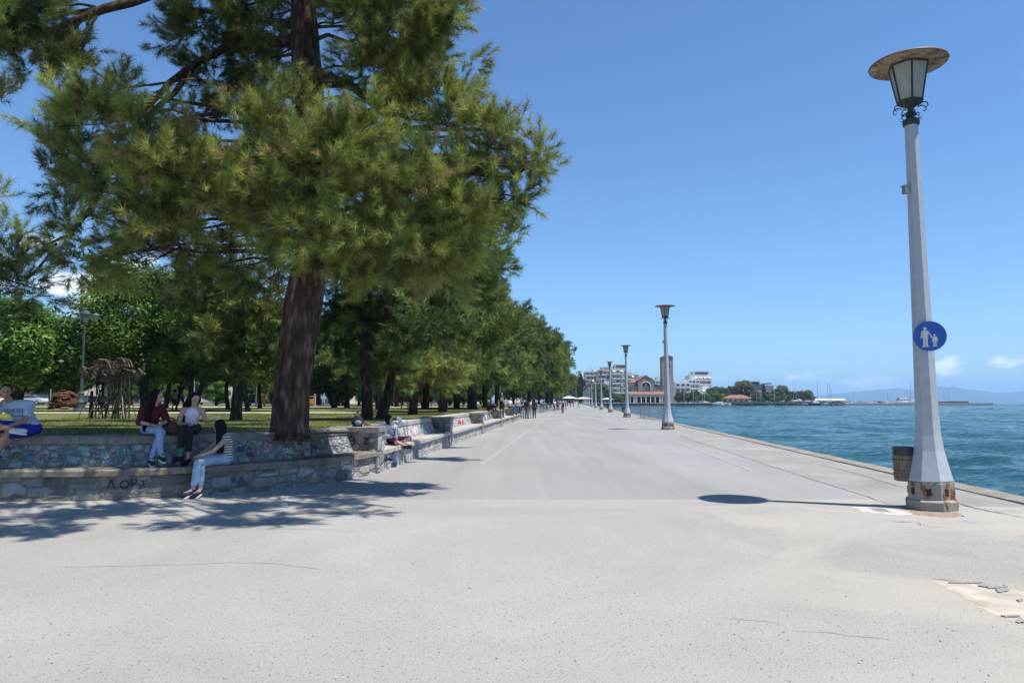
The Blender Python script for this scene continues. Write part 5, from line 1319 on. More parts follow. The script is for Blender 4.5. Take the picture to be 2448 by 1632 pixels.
# girl in maroon seated on the coping
ra = seat_root('person', 366, .80, 1.0, 'seated person with long dark hair in a maroon top and light blue jeans, legs crossed')
JA = dict(pelvis=(0, 0, .10), chest=(.03, .0, .40), neck=(.05, -.01, .53), head=(.085, -.02, .665), face=(.98, .05, -.06), hl=(-.07, .02, .10), hr=(.08, -.02, .10), sl=(-.10, -.10, .47), sr=(.15, .10, .46), el=(-.12, -.24, .23), wl=(.10, -.38, .19), er=(.26, -.02, .24), wr=(.22, -.25, .19), hnl=(0, 0, -1), hnr=(-.2, 0, -1), hdl=(.9, -.2, -.1), hdr=(-.1, -.9, -.25),
          kl=(.18, -.44, .09), kr=(.27, -.40, .06), al=(.28, -.52, -.33), ar=(.13, -.44, -.40), tl=(.38, -.62, -.38), tr=(.20, -.58, -.445))
JA['kl'] = (.24, -.44, .10); JA['al'] = (.30, -.52, -.33)
body(ra, JA); garment_top(ra, JA, maroon, sleeve=1.0, hem=.15); garment_legs(ra, JA, denim, length=1.86); shoes(ra, JA, navy, solew); face(ra, JA['head'], JA['face'])
hair_long(ra, JA['head'], JA['face'], darkhair, [(.0, -.07, .50), (-.03, -.12, .32), (-.06, -.13, .10)], r0=.10, rs=[.10, .105, .10, .06])
mb = MB(); mb.lathe([(.030, -.006), (.030, .006)], c=(.10, -.375, .19), seg=14, M=Vector((.8, -.5, -.1)).to_track_quat('Z', 'Y').to_matrix()); mb.build('bracelet', black_c, ra)
# woman in the white vest
rb_ = seat_root('person', 461, .78, 1.0, 'seated person in a white vest and black trousers holding out a plastic cup')
JB = dict(pelvis=(0, 0, .10), chest=(.03, -.03, .37), neck=(.05, -.05, .49), head=(.075, -.085, .615), face=(.55, -.75, -.25), hl=(-.08, 0, .10), hr=(.08, 0, .10), sl=(-.13, -.05, .43), sr=(.19, -.01, .43), el=(-.17, -.12, .19), wl=(.0, -.25, .19), er=(.27, -.06, .22), wr=(.40, -.17, .25), hnl=(0, 0, -1), hnr=(0, .2, 1), hdl=(.7, -.5, .1), hdr=(.9, -.2, .05), curlr=1.0,
          kl=(-.02, -.46, .11), kr=(.11, -.46, .10), al=(.0, -.52, -.34), ar=(.10, -.46, -.40), tl=(-.07, -.66, -.38), tr=(.05, -.60, -.445), bust=(.1, -.6, 0))
body(rb_, JB); garment_top(rb_, JB, white_c, sleeve=0, low=1, hem=.12, g_=.012); garment_legs(rb_, JB, black_c, length=1.7); shoes(rb_, JB, black_c, black_c, white=False); face(rb_, JB['head'], JB['face'])
hair_long(rb_, JB['head'], JB['face'], darkhair, [(-.04, .03, .48), (-.12, .05, .30), (-.17, .03, .10), (-.15, .0, -.02)], r0=.115, rs=[.11, .11, .105, .09, .06])
mb = MB(); a, k = Vector(JB['al']), Vector(JB['kl']); mb.cap(a.lerp(k, .02), a.lerp(k, .26), .042, .045); blob(mb, 'sock', plain('green striped sock', (.03, .22, .10), .9, .35, 40), rb_, .008)
cup = empty('plastic_cup', rb_.location + Vector((.49, -.19, .235)), 0, 'clear plastic cup held out by the woman in the white vest', 'cup')
mb = MB(); mb.lathe([(.026, -.03), (.038, .07), (.034, .07), (.023, -.024)], seg=18); mb.build('cup_wall', plain('cloudy clear plastic', (.60, .63, .66), .2, .05, spec=.6), cup)
mb = MB(); mb.lathe([(.040, .068), (.040, .076), (.02, .09)], seg=18); mb.build('lid', plain('white plastic lid', (.65, .66, .68), .3, .05), cup)
# girl in stripes on the seat
p, n = on_path(cutR, 547, .13, .49); rc = empty('person', p, 0, 'person in a striped top and jeans sitting on the lower bench, back turned', 'person')
JC = dict(pelvis=(.0, 0, .11), chest=(-.01, -.04, .40), neck=(-.06, -.05, .53), head=(-.11, -.07, .655), face=(-.82, .45, -.12), hl=(.01, .06, .10), hr=(-.02, -.08, .10), sl=(-.08, .11, .47), sr=(.05, -.19, .46), el=(-.26, -.06, .28), wl=(-.34, -.34, .20), er=(-.12, -.38, .26), wr=(-.32, -.47, .18), hnl=(-.2, .3, -1), hnr=(-.2, .2, -1), hdl=(-.5, -.6, -.3), hdr=(-.9, .1, -.2), curll=.9, curlr=.9,
          kl=(-.30, -.38, .12), kr=(-.33, -.50, .085), al=(-.26, -.56, -.37), ar=(-.37, -.60, -.36), tl=(-.34, -.74, -.445), tr=(-.50, -.73, -.435))
body(rc, JC); garment_top(rc, JC, stripes, sleeve=0, hem=.08, g_=.012); garment_legs(rc, JC, denim2, length=1.80); shoes(rc, JC, navy, solew); face(rc, JC['head'], JC['face'])
hair_long(rc, JC['head'], JC['face'], darkhair, [(-.06, -.12, .50), (-.05, -.15, .36), (-.055, -.15, .24)], r0=.088, rs=[.09, .085, .08, .065])
# seated man at the left
p, n = on_path(cutR, 70, .74, 1.0); rm = empty('person', p, 0, 'seated man in a pale grey shirt and blue shorts, hand on chin', 'person')
JM = dict(pelvis=(.02, .02, .13), chest=(-.13, -.08, .46), neck=(-.24, -.14, .61), head=(-.31, -.20, .735), face=(.12, -1, -.10), hl=(-.08, 0, .12), hr=(.10, .0, .12), sl=(-.36, -.14, .50), sr=(.03, -.11, .53), el=(-.50, -.40, .32), wl=(-.35, -.36, .53), er=(.0, -.34, .27), wr=(-.24, -.47, .16), hnl=(.3, .3, .1), hnr=(0, 0, -1), hdl=(.35, .35, .85), hdr=(-.9, -.2, -.4), curll=1.2,
          kl=(-.46, -.38, .20), kr=(-.22, -.43, .07), al=(-.13, -.52, .13), ar=(-.40, -.48, -.40), tl=(.03, -.54, .10), tr=(-.44, -.62, -.445))
body(rm, JM, 'm', SKIN2); garment_top(rm, JM, grey_t, 'm', sleeve=.62, hem=.0, name='shirt', g_=.02, fat=.035); garment_legs(rm, JM, blue_s, 'm', length=.86, name='shorts', wide=.03); shoes(rm, JM, plain('white trainer', (.55, .55, .53), .7, .05), solew, 'm'); face(rm, JM['head'], JM['face'])
hair_long(rm, (-.312, -.172, .755), JM['face'], darkhair, [], s=.90)
def on_mesh_text(txt, root, tgt, org, d, upv, size, mat, name='print'):
    """lettering laid on a curved cloth: each vertex dropped on the surface"""
    from mathutils.bvhtree import BVHTree
    me = tgt.data; bv = BVHTree.FromPolygons([v.co for v in me.vertices], [p.vertices[:] for p in me.polygons])
    o = decal(txt, (0, 0, 0), size, -Vector(d), upv, mat, root, name=name, thick=0); bm = bmesh.new(); bm.from_mesh(o.data); bmesh.ops.triangulate(bm, faces=bm.faces); bmesh.ops.subdivide_edges(bm, edges=bm.edges, cuts=2); bm.to_mesh(o.data); bm.free()
    for v_ in o.data.vertices:
        s_ = Vector(org) + v_.co - Vector(d).normalized() * .5; hit = bv.ray_cast(s_, Vector(d).normalized())
        v_.co = (hit[0] - Vector(d).normalized() * .003) if hit[0] is not None else Vector(org) + v_.co
    return o
shirt = [bpy.data.objects[n_] for n_ in KIDS[rm.name] if n_.startswith('shirt')][0]
on_mesh_text('DIESEL', rm, shirt, (-.16, -.2, .43), (0, 1, 0), (0, 0, 1), .085, plain('faded navy print', (.07, .09, .20), .9, .2)); on_mesh_text('INDUSTRY', rm, shirt, (-.14, -.2, .34), (0, 1, 0), (0, 0, 1), .05, plain('faded navy print', (.07, .09, .20), .9, .2))
# curled up girl with the shoulder bag
def seat_s(Y, off, z, label): return empty('person', (lineX(WALLA, Y) - off, Y, z), 0, label, 'person')
rd = seat_s(18.7, .24, .49, 'person in a white top with purple emblem, cross legged, arm raised to head')
JD = dict(pelvis=(0, 0, .11), chest=(-.06, -.02, .38), neck=(-.10, -.03, .50), head=(-.14, -.05, .62), face=(.85, -.4, -.15), hl=(-.08, 0, .10), hr=(.08, 0, .10), sl=(-.22, -.06, .44), sr=(.06, 0, .45), el=(-.28, -.14, .24), wl=(-.10, -.28, .18), er=(.22, -.08, .56), wr=(.04, -.06, .70), hdr=(-.8, 0, .2), hnr=(-.2, 0, -1), kl=(-.12, -.40, .10), kr=(.33, -.28, .15), al=(.12, -.50, -.02), ar=(-.08, -.44, .03), tl=(.25, -.56, -.03), tr=(-.22, -.46, .0))
body(rd, JD, vox=.011); garment_top(rd, JD, white_c, sleeve=1.7, hem=.1, vox=.011); garment_legs(rd, JD, plain('purple shorts', (.12, .015, .09), .8, .15), length=.95, vox=.011, name='shorts'); shoes(rd, JD, black_c, black_c, white=False); face(rd, JD['head'], JD['face'])
hair_long(rd, JD['head'], JD['face'], darkhair, [(-.14, -.04, .46), (-.15, -.08, .36)], r0=.09, vox=.012)
topd = [bpy.data.objects[n_] for n_ in KIDS[rd.name] if n_.startswith('top')][0]; on_mesh_text('3', rd, topd, (-.04, -.2, .30), (0, 1, 0), (0, 0, 1), .26, plain('purple print', (.13, .03, .20), .9, .1))
re_ = seat_s(17.45, .34, .49, 'person with long brown hair leaning behind the ringed pier')
JE = dict(pelvis=(-.28, .1, .08), chest=(-.28, .1, .30), neck=(-.27, .08, .38), head=(-.26, .06, .48), face=(.6, .7, 0), hl=(-.36, .1, .08), hr=(-.2, .1, .08), sl=(-.42, .1, .34), sr=(-.14, .1, .34), el=(-.42, .0, .14), wl=(-.3, -.12, .08), er=(-.08, .0, .2), wr=(.0, -.1, .08), kl=(-.30, -.25, .12), kr=(-.16, -.28, .12), al=(-.28, -.42, -.2), ar=(-.12, -.42, -.2), tl=(-.28, -.55, -.25), tr=(-.1, -.55, -.25))
body(re_, JE, vox=.012); garment_top(re_, JE, plain('pale tee', (.4, .4, .42), .9, .1), sleeve=.5, vox=.012); garment_legs(re_, JE, denim2, length=1.8, vox=.012); shoes(re_, JE, navy, solew, white=False)
hair_long(re_, JE['head'], JE['face'], plain('brown hair', (.12, .055, .03), .5, .3, 30), [(-.27, .0, .34), (-.28, -.02, .18)], r0=.10, vox=.012)

ra.rotation_euler.z = R(13); rb_.rotation_euler.z = R(8); cup.location = rb_.location + Matrix.Rotation(R(8), 3, 'Z') @ Vector((.49, -.19, .235)); rc.rotation_euler.z = R(9); rm.rotation_euler.z = R(26)
rd.rotation_euler.z = R(30); re_.rotation_euler.z = R(60)
# bags
def bag(loc, rz, w_, h_, d_, mat, label, strap=True, name='bag', s2=None):
    root = empty(name, loc, rz, label, 'bag'); mb = MB(); mb.ell((0, 0, h_ * .42), (w_ / 2, d_ / 2, h_ * .46)); mb.ell((0, 0, h_ * .65), (w_ * .40, d_ * .42, h_ * .36)); mb.box((0, 0, h_ * .2), (w_ * .8, d_ * .8, h_ * .38)); blob(mb, 'bag_body', mat, root, .012, 6)
    mb = MB(); mb.ell((w_ * .05, -d_ * .42, h_ * .35), (w_ * .30, d_ * .18, h_ * .24)); blob(mb, 'pocket', s2 or mat, root, .012, 4)
    if strap: mb = MB(); mb.tube([(-w_ * .25, 0, h_ * .9), (-w_ * .2, 0, h_ * 1.15), (0, 0, h_ * 1.25), (w_ * .2, 0, h_ * 1.12), (w_ * .25, 0, h_ * .88)], .012, 6); mb.build('strap', mat, root)
    return root
p, n = on_path(cutR, 412, .80, 1.0); bag(p, .3, .34, .24, .2, plain('brown leather', (.13, .055, .03), .5, .3, 8), 'brown leather handbag standing between the two seated women', name='handbag')
bag((-3.45, 16.35, 1.02), .2, .28, .25, .2, black_c, 'black and pale blue backpack on the coping beside the ringed pier', name='backpack', s2=plain('pale blue nylon', (.16, .22, .32), .7, .2))
bag((lineX(WALLA, 17.75) + .02 - .05, 17.68, .0), 1.2, .30, .34, .2, plain('dark blue denim bag', (.04, .07, .17), .8, .3), 'blue denim bag leaning at the foot of the shaded bench', name='shoulder_bag')

# ---- simpler figures farther away
def standing(loc, rz, label, top, legs, hairc=None, skin=SKIN, h=1.7, sex='f', legs_len=1.9, pose='stand', long=False, sleeve=.5, extras=None, ph=0):
    root = empty('person', loc, rz, label, 'person'); r = random.Random(int(ph * 10) + 3)
    k_ = h / 1.7
    J = dict(pelvis=(0, 0, .92), chest=(0, .01, 1.25), neck=(0, .01, 1.42), head=(0, -.01, 1.56), face=(0, -1, -.05), hl=(-.08, 0, .90), hr=(.08, 0, .90), sl=(-.17, 0, 1.37), sr=(.17, 0, 1.37), el=(-.22, .02, 1.10), er=(.22, .02, 1.10), wl=(-.22, -.08, .86), wr=(.22, -.08, .86), kl=(-.09, -.02, .48), kr=(.09, -.02, .48), al=(-.10, .02, .09), ar=(.10, .02, .09), tl=(-.13, -.12, .045), tr=(.13, -.12, .045))
    if pose == 'walk': J.update(kl=(-.09, -.16, .50), al=(-.09, -.22, .10), tl=(-.1, -.36, .06), kr=(.09, .04, .49), ar=(.09, .26, .14), tr=(.1, .14, .06), el=(-.22, .10, 1.12), wl=(-.2, .18, .90), er=(.22, -.05, 1.11), wr=(.2, -.22, .92))
    if pose == 'sit':
        J.update(pelvis=(0, 0, .10), chest=(0, -.03, .42), neck=(0, -.04, .56), head=(0, -.07, .70), hl=(-.08, 0, .1), hr=(.08, 0, .1), sl=(-.17, -.03, .51), sr=(.17, -.03, .51), el=(-.2, -.12, .26), er=(.2, -.12, .26), wl=(-.1, -.32, .22), wr=(.1, -.32, .22), kl=(-.10, -.42, .12), kr=(.10, -.42, .12), al=(-.10, -.46, -.33), ar=(.10, -.40, -.35), tl=(-.11, -.60, -.38), tr=(.12, -.54, -.40))
    if pose == 'curl':
        J.update(pelvis=(0, 0, .10), chest=(0, -.08, .38), neck=(0, -.13, .50), head=(0, -.18, .62), hl=(-.08, 0, .1), hr=(.08, 0, .1), sl=(-.17, -.08, .45), sr=(.17, -.08, .45), el=(-.22, -.28, .34), er=(.22, -.28, .34), wl=(-.1, -.46, .34), wr=(.1, -.46, .34), kl=(-.14, -.38, .36), kr=(.14, -.38, .36), al=(-.10, -.48, .05), ar=(.10, -.48, .05), tl=(-.11, -.62, .03), tr=(.12, -.62, .03))
    if pose == 'ride':
        J.update(pelvis=(0, .10, .98), chest=(0, -.10, 1.26), neck=(0, -.18, 1.38), head=(0, -.24, 1.52), hl=(-.08, .1, .96), hr=(.08, .1, .96), sl=(-.17, -.14, 1.34), sr=(.17, -.14, 1.34), el=(-.26, -.32, 1.16), er=(.26, -.32, 1.16), wl=(-.24, -.52, 1.04), wr=(.24, -.52, 1.04), kl=(-.11, -.26, .74), kr=(.11, -.20, .60), al=(-.11, -.12, .34), ar=(.11, .0, .18), tl=(-.12, -.26, .28), tr=(.12, -.14, .13))
    J = {a: tuple(x * k_ for x in b) if a != 'face' else b for a, b in J.items()}
    body(root, J, sex, skin, .018, hands=False, s=k_); garment_top(root, J, top, sex, sleeve=sleeve, vox=.018, name='shirt'); garment_legs(root, J, legs, sex, length=legs_len, vox=.018, name='trousers' if legs_len > 1 else 'shorts')
    shoes(root, J, black_c, black_c, white=False)
    hd = Vector(J['head']); hair_long(root, hd, J['face'], hairc or darkhair, [hd + Vector((0, .07, -.14)), hd + Vector((0, .09, -.30))] if long else [], vox=.018)
    return root
grayc = plain('grey cloth', (.12, .12, .13), .9, .15); pinkc = plain('pale pink cloth', (.52, .40, .42), .9, .1); bluec = plain('blue jeans', (.06, .10, .20), .9, .15); khaki = plain('khaki cloth', (.28, .24, .17), .9, .15); redc = plain('red cloth', (.35, .04, .04), .9, .1); lbl = plain('pale blue cloth', (.30, .40, .56), .9, .1)
# along the benches
o = standing(((1199.5 - 1224) / FP * 47.2, 47.2, .50), R(170), 'tall person in a black tee with a gold square print standing on the bench', black_c, black_c, h=1.64, sex='m', sleeve=.45)
mb = MB(); mb.box((0, -.155, 1.18), (.20, .012, .22)); mb.build('print', plain('gold print', (.33, .26, .13), .9, .2), o)
o.rotation_euler.z = R(10)
standing(((1170 - 1224) / FP * 43.8, 43.8, LAWN + .05), R(40), 'dark clad person crouching on the lawn edge beside the pier', grayc, black_c, pose='curl', sex='m')
standing(((1218 - 1224) / FP * 54.0, 54.0, 1.02), R(60), 'person in a white shirt and jeans sitting up on a pier cap', white_c, bluec, pose='sit', long=True)
standing(((1236 - 1224) / FP * 57, 57, LAWN + .06), R(20), 'person in a pale tee and dark jeans sitting on the coping with a rucksack', plain('cream tee', (.45, .42, .36), .9, .1), bluec, pose='sit', sex='m')
standing(((1247 - 1224) / FP * 59, 59, LAWN + .06), R(-20), 'dark haired person in grey sitting in the shade of the pines', grayc, black_c, pose='sit', long=True)
o = standing(((1259 - 1224) / FP * 65, 65, 0), R(150), 'standing person in a black jacket and grey jeans with a shoulder bag strap', black_c, plain('grey jeans', (.16, .18, .22), .9, .2), sex='m', h=1.78, sleeve=1.9)
mb = MB(); mb.tube([(.14, -.10, 1.42), (0, -.20, 1.2), (-.16, -.14, 1.0)], .02, 6); mb.build('bag_strap', plain('tan strap', (.25, .17, .1), .8), o)
o = standing(((1266.5 - 1224) / FP * 66.5, 66.5, 0), R(190), 'standing person in white jeans with a pink and white rucksack', pinkc, plain('white jeans', (.5, .52, .54), .9, .05), h=1.68, long=True, sleeve=1.9)
mb = MB(); mb.ell((0, .20, 1.20), (.17, .12, .24)); blob(mb, 'rucksack', plain('pink white rucksack', (.48, .34, .33), .8, .4, 9), o, .02)
standing(((1277 - 1224) / FP * 66, 66, 0), R(200), 'standing person dressed all in black with long black hair', black_c, black_c, h=1.72, long=True, sleeve=1.9)
# cyclist
cy = Vector(((1345 - 1224) / FP * 89, 89, 0)); o = standing(cy, R(184), 'cyclist with a pale shirt and grey rucksack riding away up the promenade', plain('pale grey shirt', (.42, .44, .47), .9, .05), black_c, pose='ride', sex='m', legs_len=.9, h=1.78)
mb = MB(); mb.ell((0, .16, 1.24), (.17, .13, .24)); blob(mb, 'rucksack', grayc, o, .02)
bk = empty('bicycle', cy, R(184), 'dark bicycle ridden by the person with the grey rucksack', 'bicycle')
def wheel(y_):
    mb = MB(); mb.tube([(0, y_ + .33 * math.cos(a), .345 + .33 * math.sin(a)) for a in [k * 2 * math.pi / 28 for k in range(29)]], .016, 6, cap=False); w_ = mb.build('wheel', black_c, bk)
    mb = MB(); [mb.tube([(0, y_, .345), (0, y_ + .32 * math.cos(a), .345 + .32 * math.sin(a))], .003, 3) for a in [k * .5236 for k in range(12)]]; mb.build('spokes', galv, w_)
wheel(-.5); wheel(.5)
fm = plain('red brown bike frame', (.16, .06, .05), .4, .1); mb = MB()
for a_, b_ in (((0, -.5, .345), (0, -.38, .95)), ((0, -.40, .85), (0, .05, .32)), ((0, -.39, .9), (0, .16, .84)), ((0, .05, .32), (0, .18, .92)), ((0, .05, .32), (0, .5, .345)), ((0, .5, .345), (0, .16, .80))): mb.tube([a_, b_], .018, 6)
mb.build('frame', fm, bk); mb = MB(); mb.tube([(-.26, -.46, 1.02), (0, -.38, 1.0), (.26, -.46, 1.02)], .014, 6); mb.tube([(0, -.38, .93), (0, -.38, 1.01)], .014, 6); mb.build('handlebar', black_c, bk); mb = MB(); mb.ell((0, .17, .93), (.07, .14, .03)); mb.build('saddle', black_c, bk)
mb = MB(); mb.lathe([(.09, -.01), (.09, .01)], c=(.03, .05, .32), M=Matrix.Rotation(R(90), 3, 'Y')); mb.box((.08, .0, .19), (.08, .08, .02)); mb.box((-.08, -.05, .40), (.08, .08, .02)); mb.build('pedals', black_c, bk)
far = [(1363, 175, 'walk', black_c, bluec, 'person in black walking far off, left one of the distant pair'), (1370, 185, 'walk', redc, black_c, 'person in dark red walking far off, right one of the distant pair'), (1382, 160, 'walk', bluec, khaki, 'lone person walking far up the promenade towards the lamps'), (1356, 210, 'stand', black_c, black_c, 'person in black standing far away near the white parasols'),
       (1332, 118, 'stand', redc, black_c, 'person in dark red standing by the end of the rail'), (1325, 112, 'stand', white_c, bluec, 'person in white top leaning at the rail'), (1336, 124, 'walk', grayc, khaki, 'person in grey and khaki walking past the rail end'), (1352, 150, 'stand', white_c, black_c, 'person with white shirt beyond the cyclist')]
for i, (sx_, Y_, ps, tp_, lg, lb) in enumerate(far): standing(((sx_ - 1224) / FP * Y_, Y_, 0), R(40 * i), lb, tp_, lg, pose=ps, sex='m' if i % 2 else 'f', h=1.65 + .03 * (i % 4))
for i, (sx_, Y_, tp_) in enumerate([(1300, 92, lbl), (1306, 95, grayc), (1316, 104, black_c)]): standing(((sx_ - 1224) / FP * Y_ - .4, Y_, 1.02), R(50 + 30 * i), ['person in pale blue sitting behind the slim rail', 'person in grey sitting behind the slim rail', 'person in black sitting near the far end of the slim rail'][i], tp_, bluec, pose='sit')
# in the park
standing(((434 - 1224) / FP * 47, 47, LAWN), R(170), 'tall dark figure walking away in the park behind the white vest', black_c, black_c, h=1.85, sex='m', pose='walk')
standing(((420 - 1224) / FP * 49, 49, LAWN), R(190), 'smaller figure in a pale shirt and dark shorts on the park path', plain('pale violet shirt', (.35, .36, .48), .9, .1), black_c, h=1.4, legs_len=.8, pose='walk')
standing(((774 - 1224) / FP * 80, 80, LAWN), R(30), 'figure in pale blue by the park path beside the bushy tree', lbl, lbl, h=1.7, sleeve=1.9)
# ------------------------------------------------------------------ things on the lawn
# driftwood animal on iron stilts
c = gnds(272, 1001, LAWN); c = Vector(((272 - 1224) / FP * 26.3, 26.3, LAWN))
sc_ = empty('driftwood_sculpture', c, 0, 'driftwood animal sculpture raised on a thicket of thin iron rods', 'sculpture')
r = random.Random(9); woodm = m_bark('weathered driftwood', (.10, .075, .055), (.22, .17, .13), (.36, .29, .22), 9, .6)
mpp = 26.3 / FP
def SC(sx_, sy_, dy=0): return Vector(((sx_ - 272) * mpp, dy, (1001 - sy_) * mpp))
mb = MB()
def slab(pts, wd, th=.05, m=0):
    """bent plank following pts with irregular width"""
    n = len(pts); vs_ = []
    for i, p in enumerate(pts):
        t = (pts[min(i + 1, n - 1)] - pts[max(i - 1, 0)]).normalized(); sd = t.cross(Vector((0, 1, .2))).normalized(); nn = sd.cross(t)
        w_ = wd[i] if hasattr(wd, '__len__') else wd
        for a_, b_ in ((-1, -1), (1, -1), (1, 1), (-1, 1)): vs_.append(p + sd * w_ * a_ * r.uniform(.8, 1.15) + nn * th * b_)
    fs = [(i * 4 + k, i * 4 + (k + 1) % 4, (i + 1) * 4 + (k + 1) % 4, (i + 1) * 4 + k) for i in range(n - 1) for k in range(4)] + [(3, 2, 1, 0), tuple((n - 1) * 4 + k for k in range(4))]
    mb.add(vs_, fs, m)
def arc(a, b, sag, n=7, dy=0): return [a.lerp(b, k / (n - 1)) + Vector((0, dy, sag * math.sin(math.pi * k / (n - 1)))) for k in range(n)]
for dy in (-.22, 0, .22):
    slab(arc(SC(234, 900, dy), SC(272, 893, dy), .38, 9), [.08, .12, .15, .17, .17, .15, .13, .11, .08], .04)
    slab(arc(SC(278, 897, dy), SC(306, 880, dy), .34, 9), [.08, .12, .15, .16, .15, .14, .11, .09, .06], .04)
    slab(arc(SC(303, 893, dy * .6), SC(342, 892, dy * .4), -.12, 8), [.10, .18, .24, .22, .18, .14, .10, .07], .04)
slab(arc(SC(232, 893), SC(300, 898), -.22, 8), [.08, .14, .15, .14, .14, .15, .13, .1], .10)
slab(arc(SC(206, 888), SC(240, 882), -.12, 6), [.12, .2, .2, .16, .12, .08], .08); slab(arc(SC(225, 872), SC(250, 866), .08, 5), .08, .12)
slab(arc(SC(196, 878), SC(214, 905), -.05, 5), [.06, .12, .16, .14, .06], .10); slab([SC(334, 900), SC(342, 886), SC(345, 868)], [.07, .05, .02], .03); slab([SC(316, 893), SC(328, 905), SC(322, 918)], [.12, .18, .05], .08)
slab([SC(328, 886), SC(340, 893), SC(346, 897)], [.1, .07, .03], .05)
for k in range(14):
    a = SC(r.uniform(230, 320), r.uniform(878, 902), r.uniform(-.3, .3)); slab(arc(a, a + Vector((r.uniform(-.4, .4), r.uniform(-.2, .2), r.uniform(-.15, .15))), r.uniform(-.08, .1), 5), r.uniform(.03, .08), .025)
mb.build('driftwood_body', woodm, sc_, smooth=False)
rodm = plain('black iron rod', (.03, .028, .028), .7, .3, 8); 
for k in range(30):
    tx = r.uniform(228, 318); bx_ = tx + r.uniform(-28, 28) * (1 if r.random() < .6 else .3); mb = MB(); dy0, dy1 = r.uniform(-.3, .3), r.uniform(-.7, .7)
    q = MB(); q.tube([SC(tx, r.uniform(895, 915), dy0), SC(bx_, 1001 + 2, dy1)], r.choice([.012, .016, .022]), 5); q.build('rod', rodm, sc_)
q = MB(); q.tube([SC(289, 905), SC(318, 995, -.5)], .016, 5); q.build('rod', plain('grey steel rod', (.25, .25, .24), .5), sc_)
for (x0, x1) in ((222, 250), (243, 268), (292, 316)):
    q = MB(); q.tube([SC(x0, 968), SC(x1, 992)], .014, 5); q.tube([SC(x1, 968), SC(x0, 992)], .014, 5); q.build('brace', rodm, sc_)
q = MB(); q.box(SC(238, 955), (.55, .3, .20)); q.box(SC(258, 957), (.35, .3, .15), rz=.4); bb_ = q.build('dark_crate', plain('black stained wood', (.02, .017, .015), .9, .3), sc_)
q = MB(); q.tube([SC(283, 948), SC(284, 1003)], [.05, .09], 7); q.build('stump_leg', woodm, sc_); q = MB(); q.tube([SC(222, 935), SC(222, 1000)], [.05, .08], 7); q.build('stump_leg', rodm, sc_)

# heap of cut bark slabs
c = Vector(((160 - 1224) / FP * 54, 54, LAWN)); hp = empty('bark_heap', c, 0, 'heap of cut reddish palm trunk slabs lying on the lawn', 'heap')
for layer, (mt, n_, z0, z1) in enumerate(((m_bark('red cut bark', (.12, .05, .03), (.25, .12, .08), (.36, .22, .15), 12, .8), 90, .3, 1.28), (m_bark('pale cut wood', (.30, .20, .14), (.46, .34, .25), (.55, .43, .33), 12, .8), 34, .02, .4))):
    mb = MB()
    for k in range(n_):
        z = r.uniform(z0, z1); rad_ = 1.05 * math.sqrt(max(.05, 1 - (z / 1.5) ** 2)); a = r.uniform(0, 6.28); p = Vector((math.cos(a) * rad_ * r.uniform(.6, 1), math.sin(a) * rad_ * r.uniform(.6, 1), z))
        Mx = Matrix.Rotation(a + r.uniform(-.4, .4), 3, 'Z') @ Matrix.Rotation(r.uniform(.1, .7), 3, 'Y'); mb.box(p, (r.uniform(.3, .6), r.uniform(.2, .4), r.uniform(.05, .12)), M=Mx, top=.8)
    if layer == 0: mb.ell((0, 0, .45), (.95, .9, .7))
    mb.build('bark_slabs' if layer == 0 else 'cut_butts', mt, hp)

# old street lantern
c = Vector(((197 - 1224) / FP * 41, 41, LAWN)); ol = empty('street_lantern', c, 0, 'old green street lantern with a glazed head in front of the glossy trees', 'lamp post'); gi = plain('green grey cast iron', (.05, .065, .06), .6, .2)
mb = MB(); mb.lathe([(.34, 0), (.34, .12), (.24, .2), (.22, .5), (.27, .55), (.17, .7), (.14, 1.0), (.17, 1.05), (.10, 1.12), (.08, 2.2), (.10, 2.25), (.07, 2.3), (.055, 4.9), (.09, 4.95), (.04, 5.05)], seg=16); mb.build('post', gi, ol)
mb = MB(); mb.lathe([(.14, 5.05), (.27, 5.50), (.26, 5.51), (.13, 5.06)], seg=4, rot=R(20)); mb.build('glass', plain('greyish lantern glass', (.12, .14, .15), .2, .1, spec=.6), ol); mb = MB(); mb.lathe([(.33, 5.51), (.31, 5.56), (.14, 5.72), (.08, 5.76), (.10, 5.80), (.03, 5.90)], seg=4, rot=R(20)); mb.build('roof', gi, ol)
mb = MB(); mb.tube([(0, 0, 4.95), (.3, 0, 5.0), (.55, .1, 5.1)], .02, 6); mb.build('arm', gi, ol); mb = MB(); mb.lathe([(.10, 5.12), (.22, 5.45), (.24, 5.47), (.05, 5.6)], c=(.55, .1, 0), seg=4); mb.build('side_lantern', plain('greyish lantern glass', (.3, .3, .3)), ol)

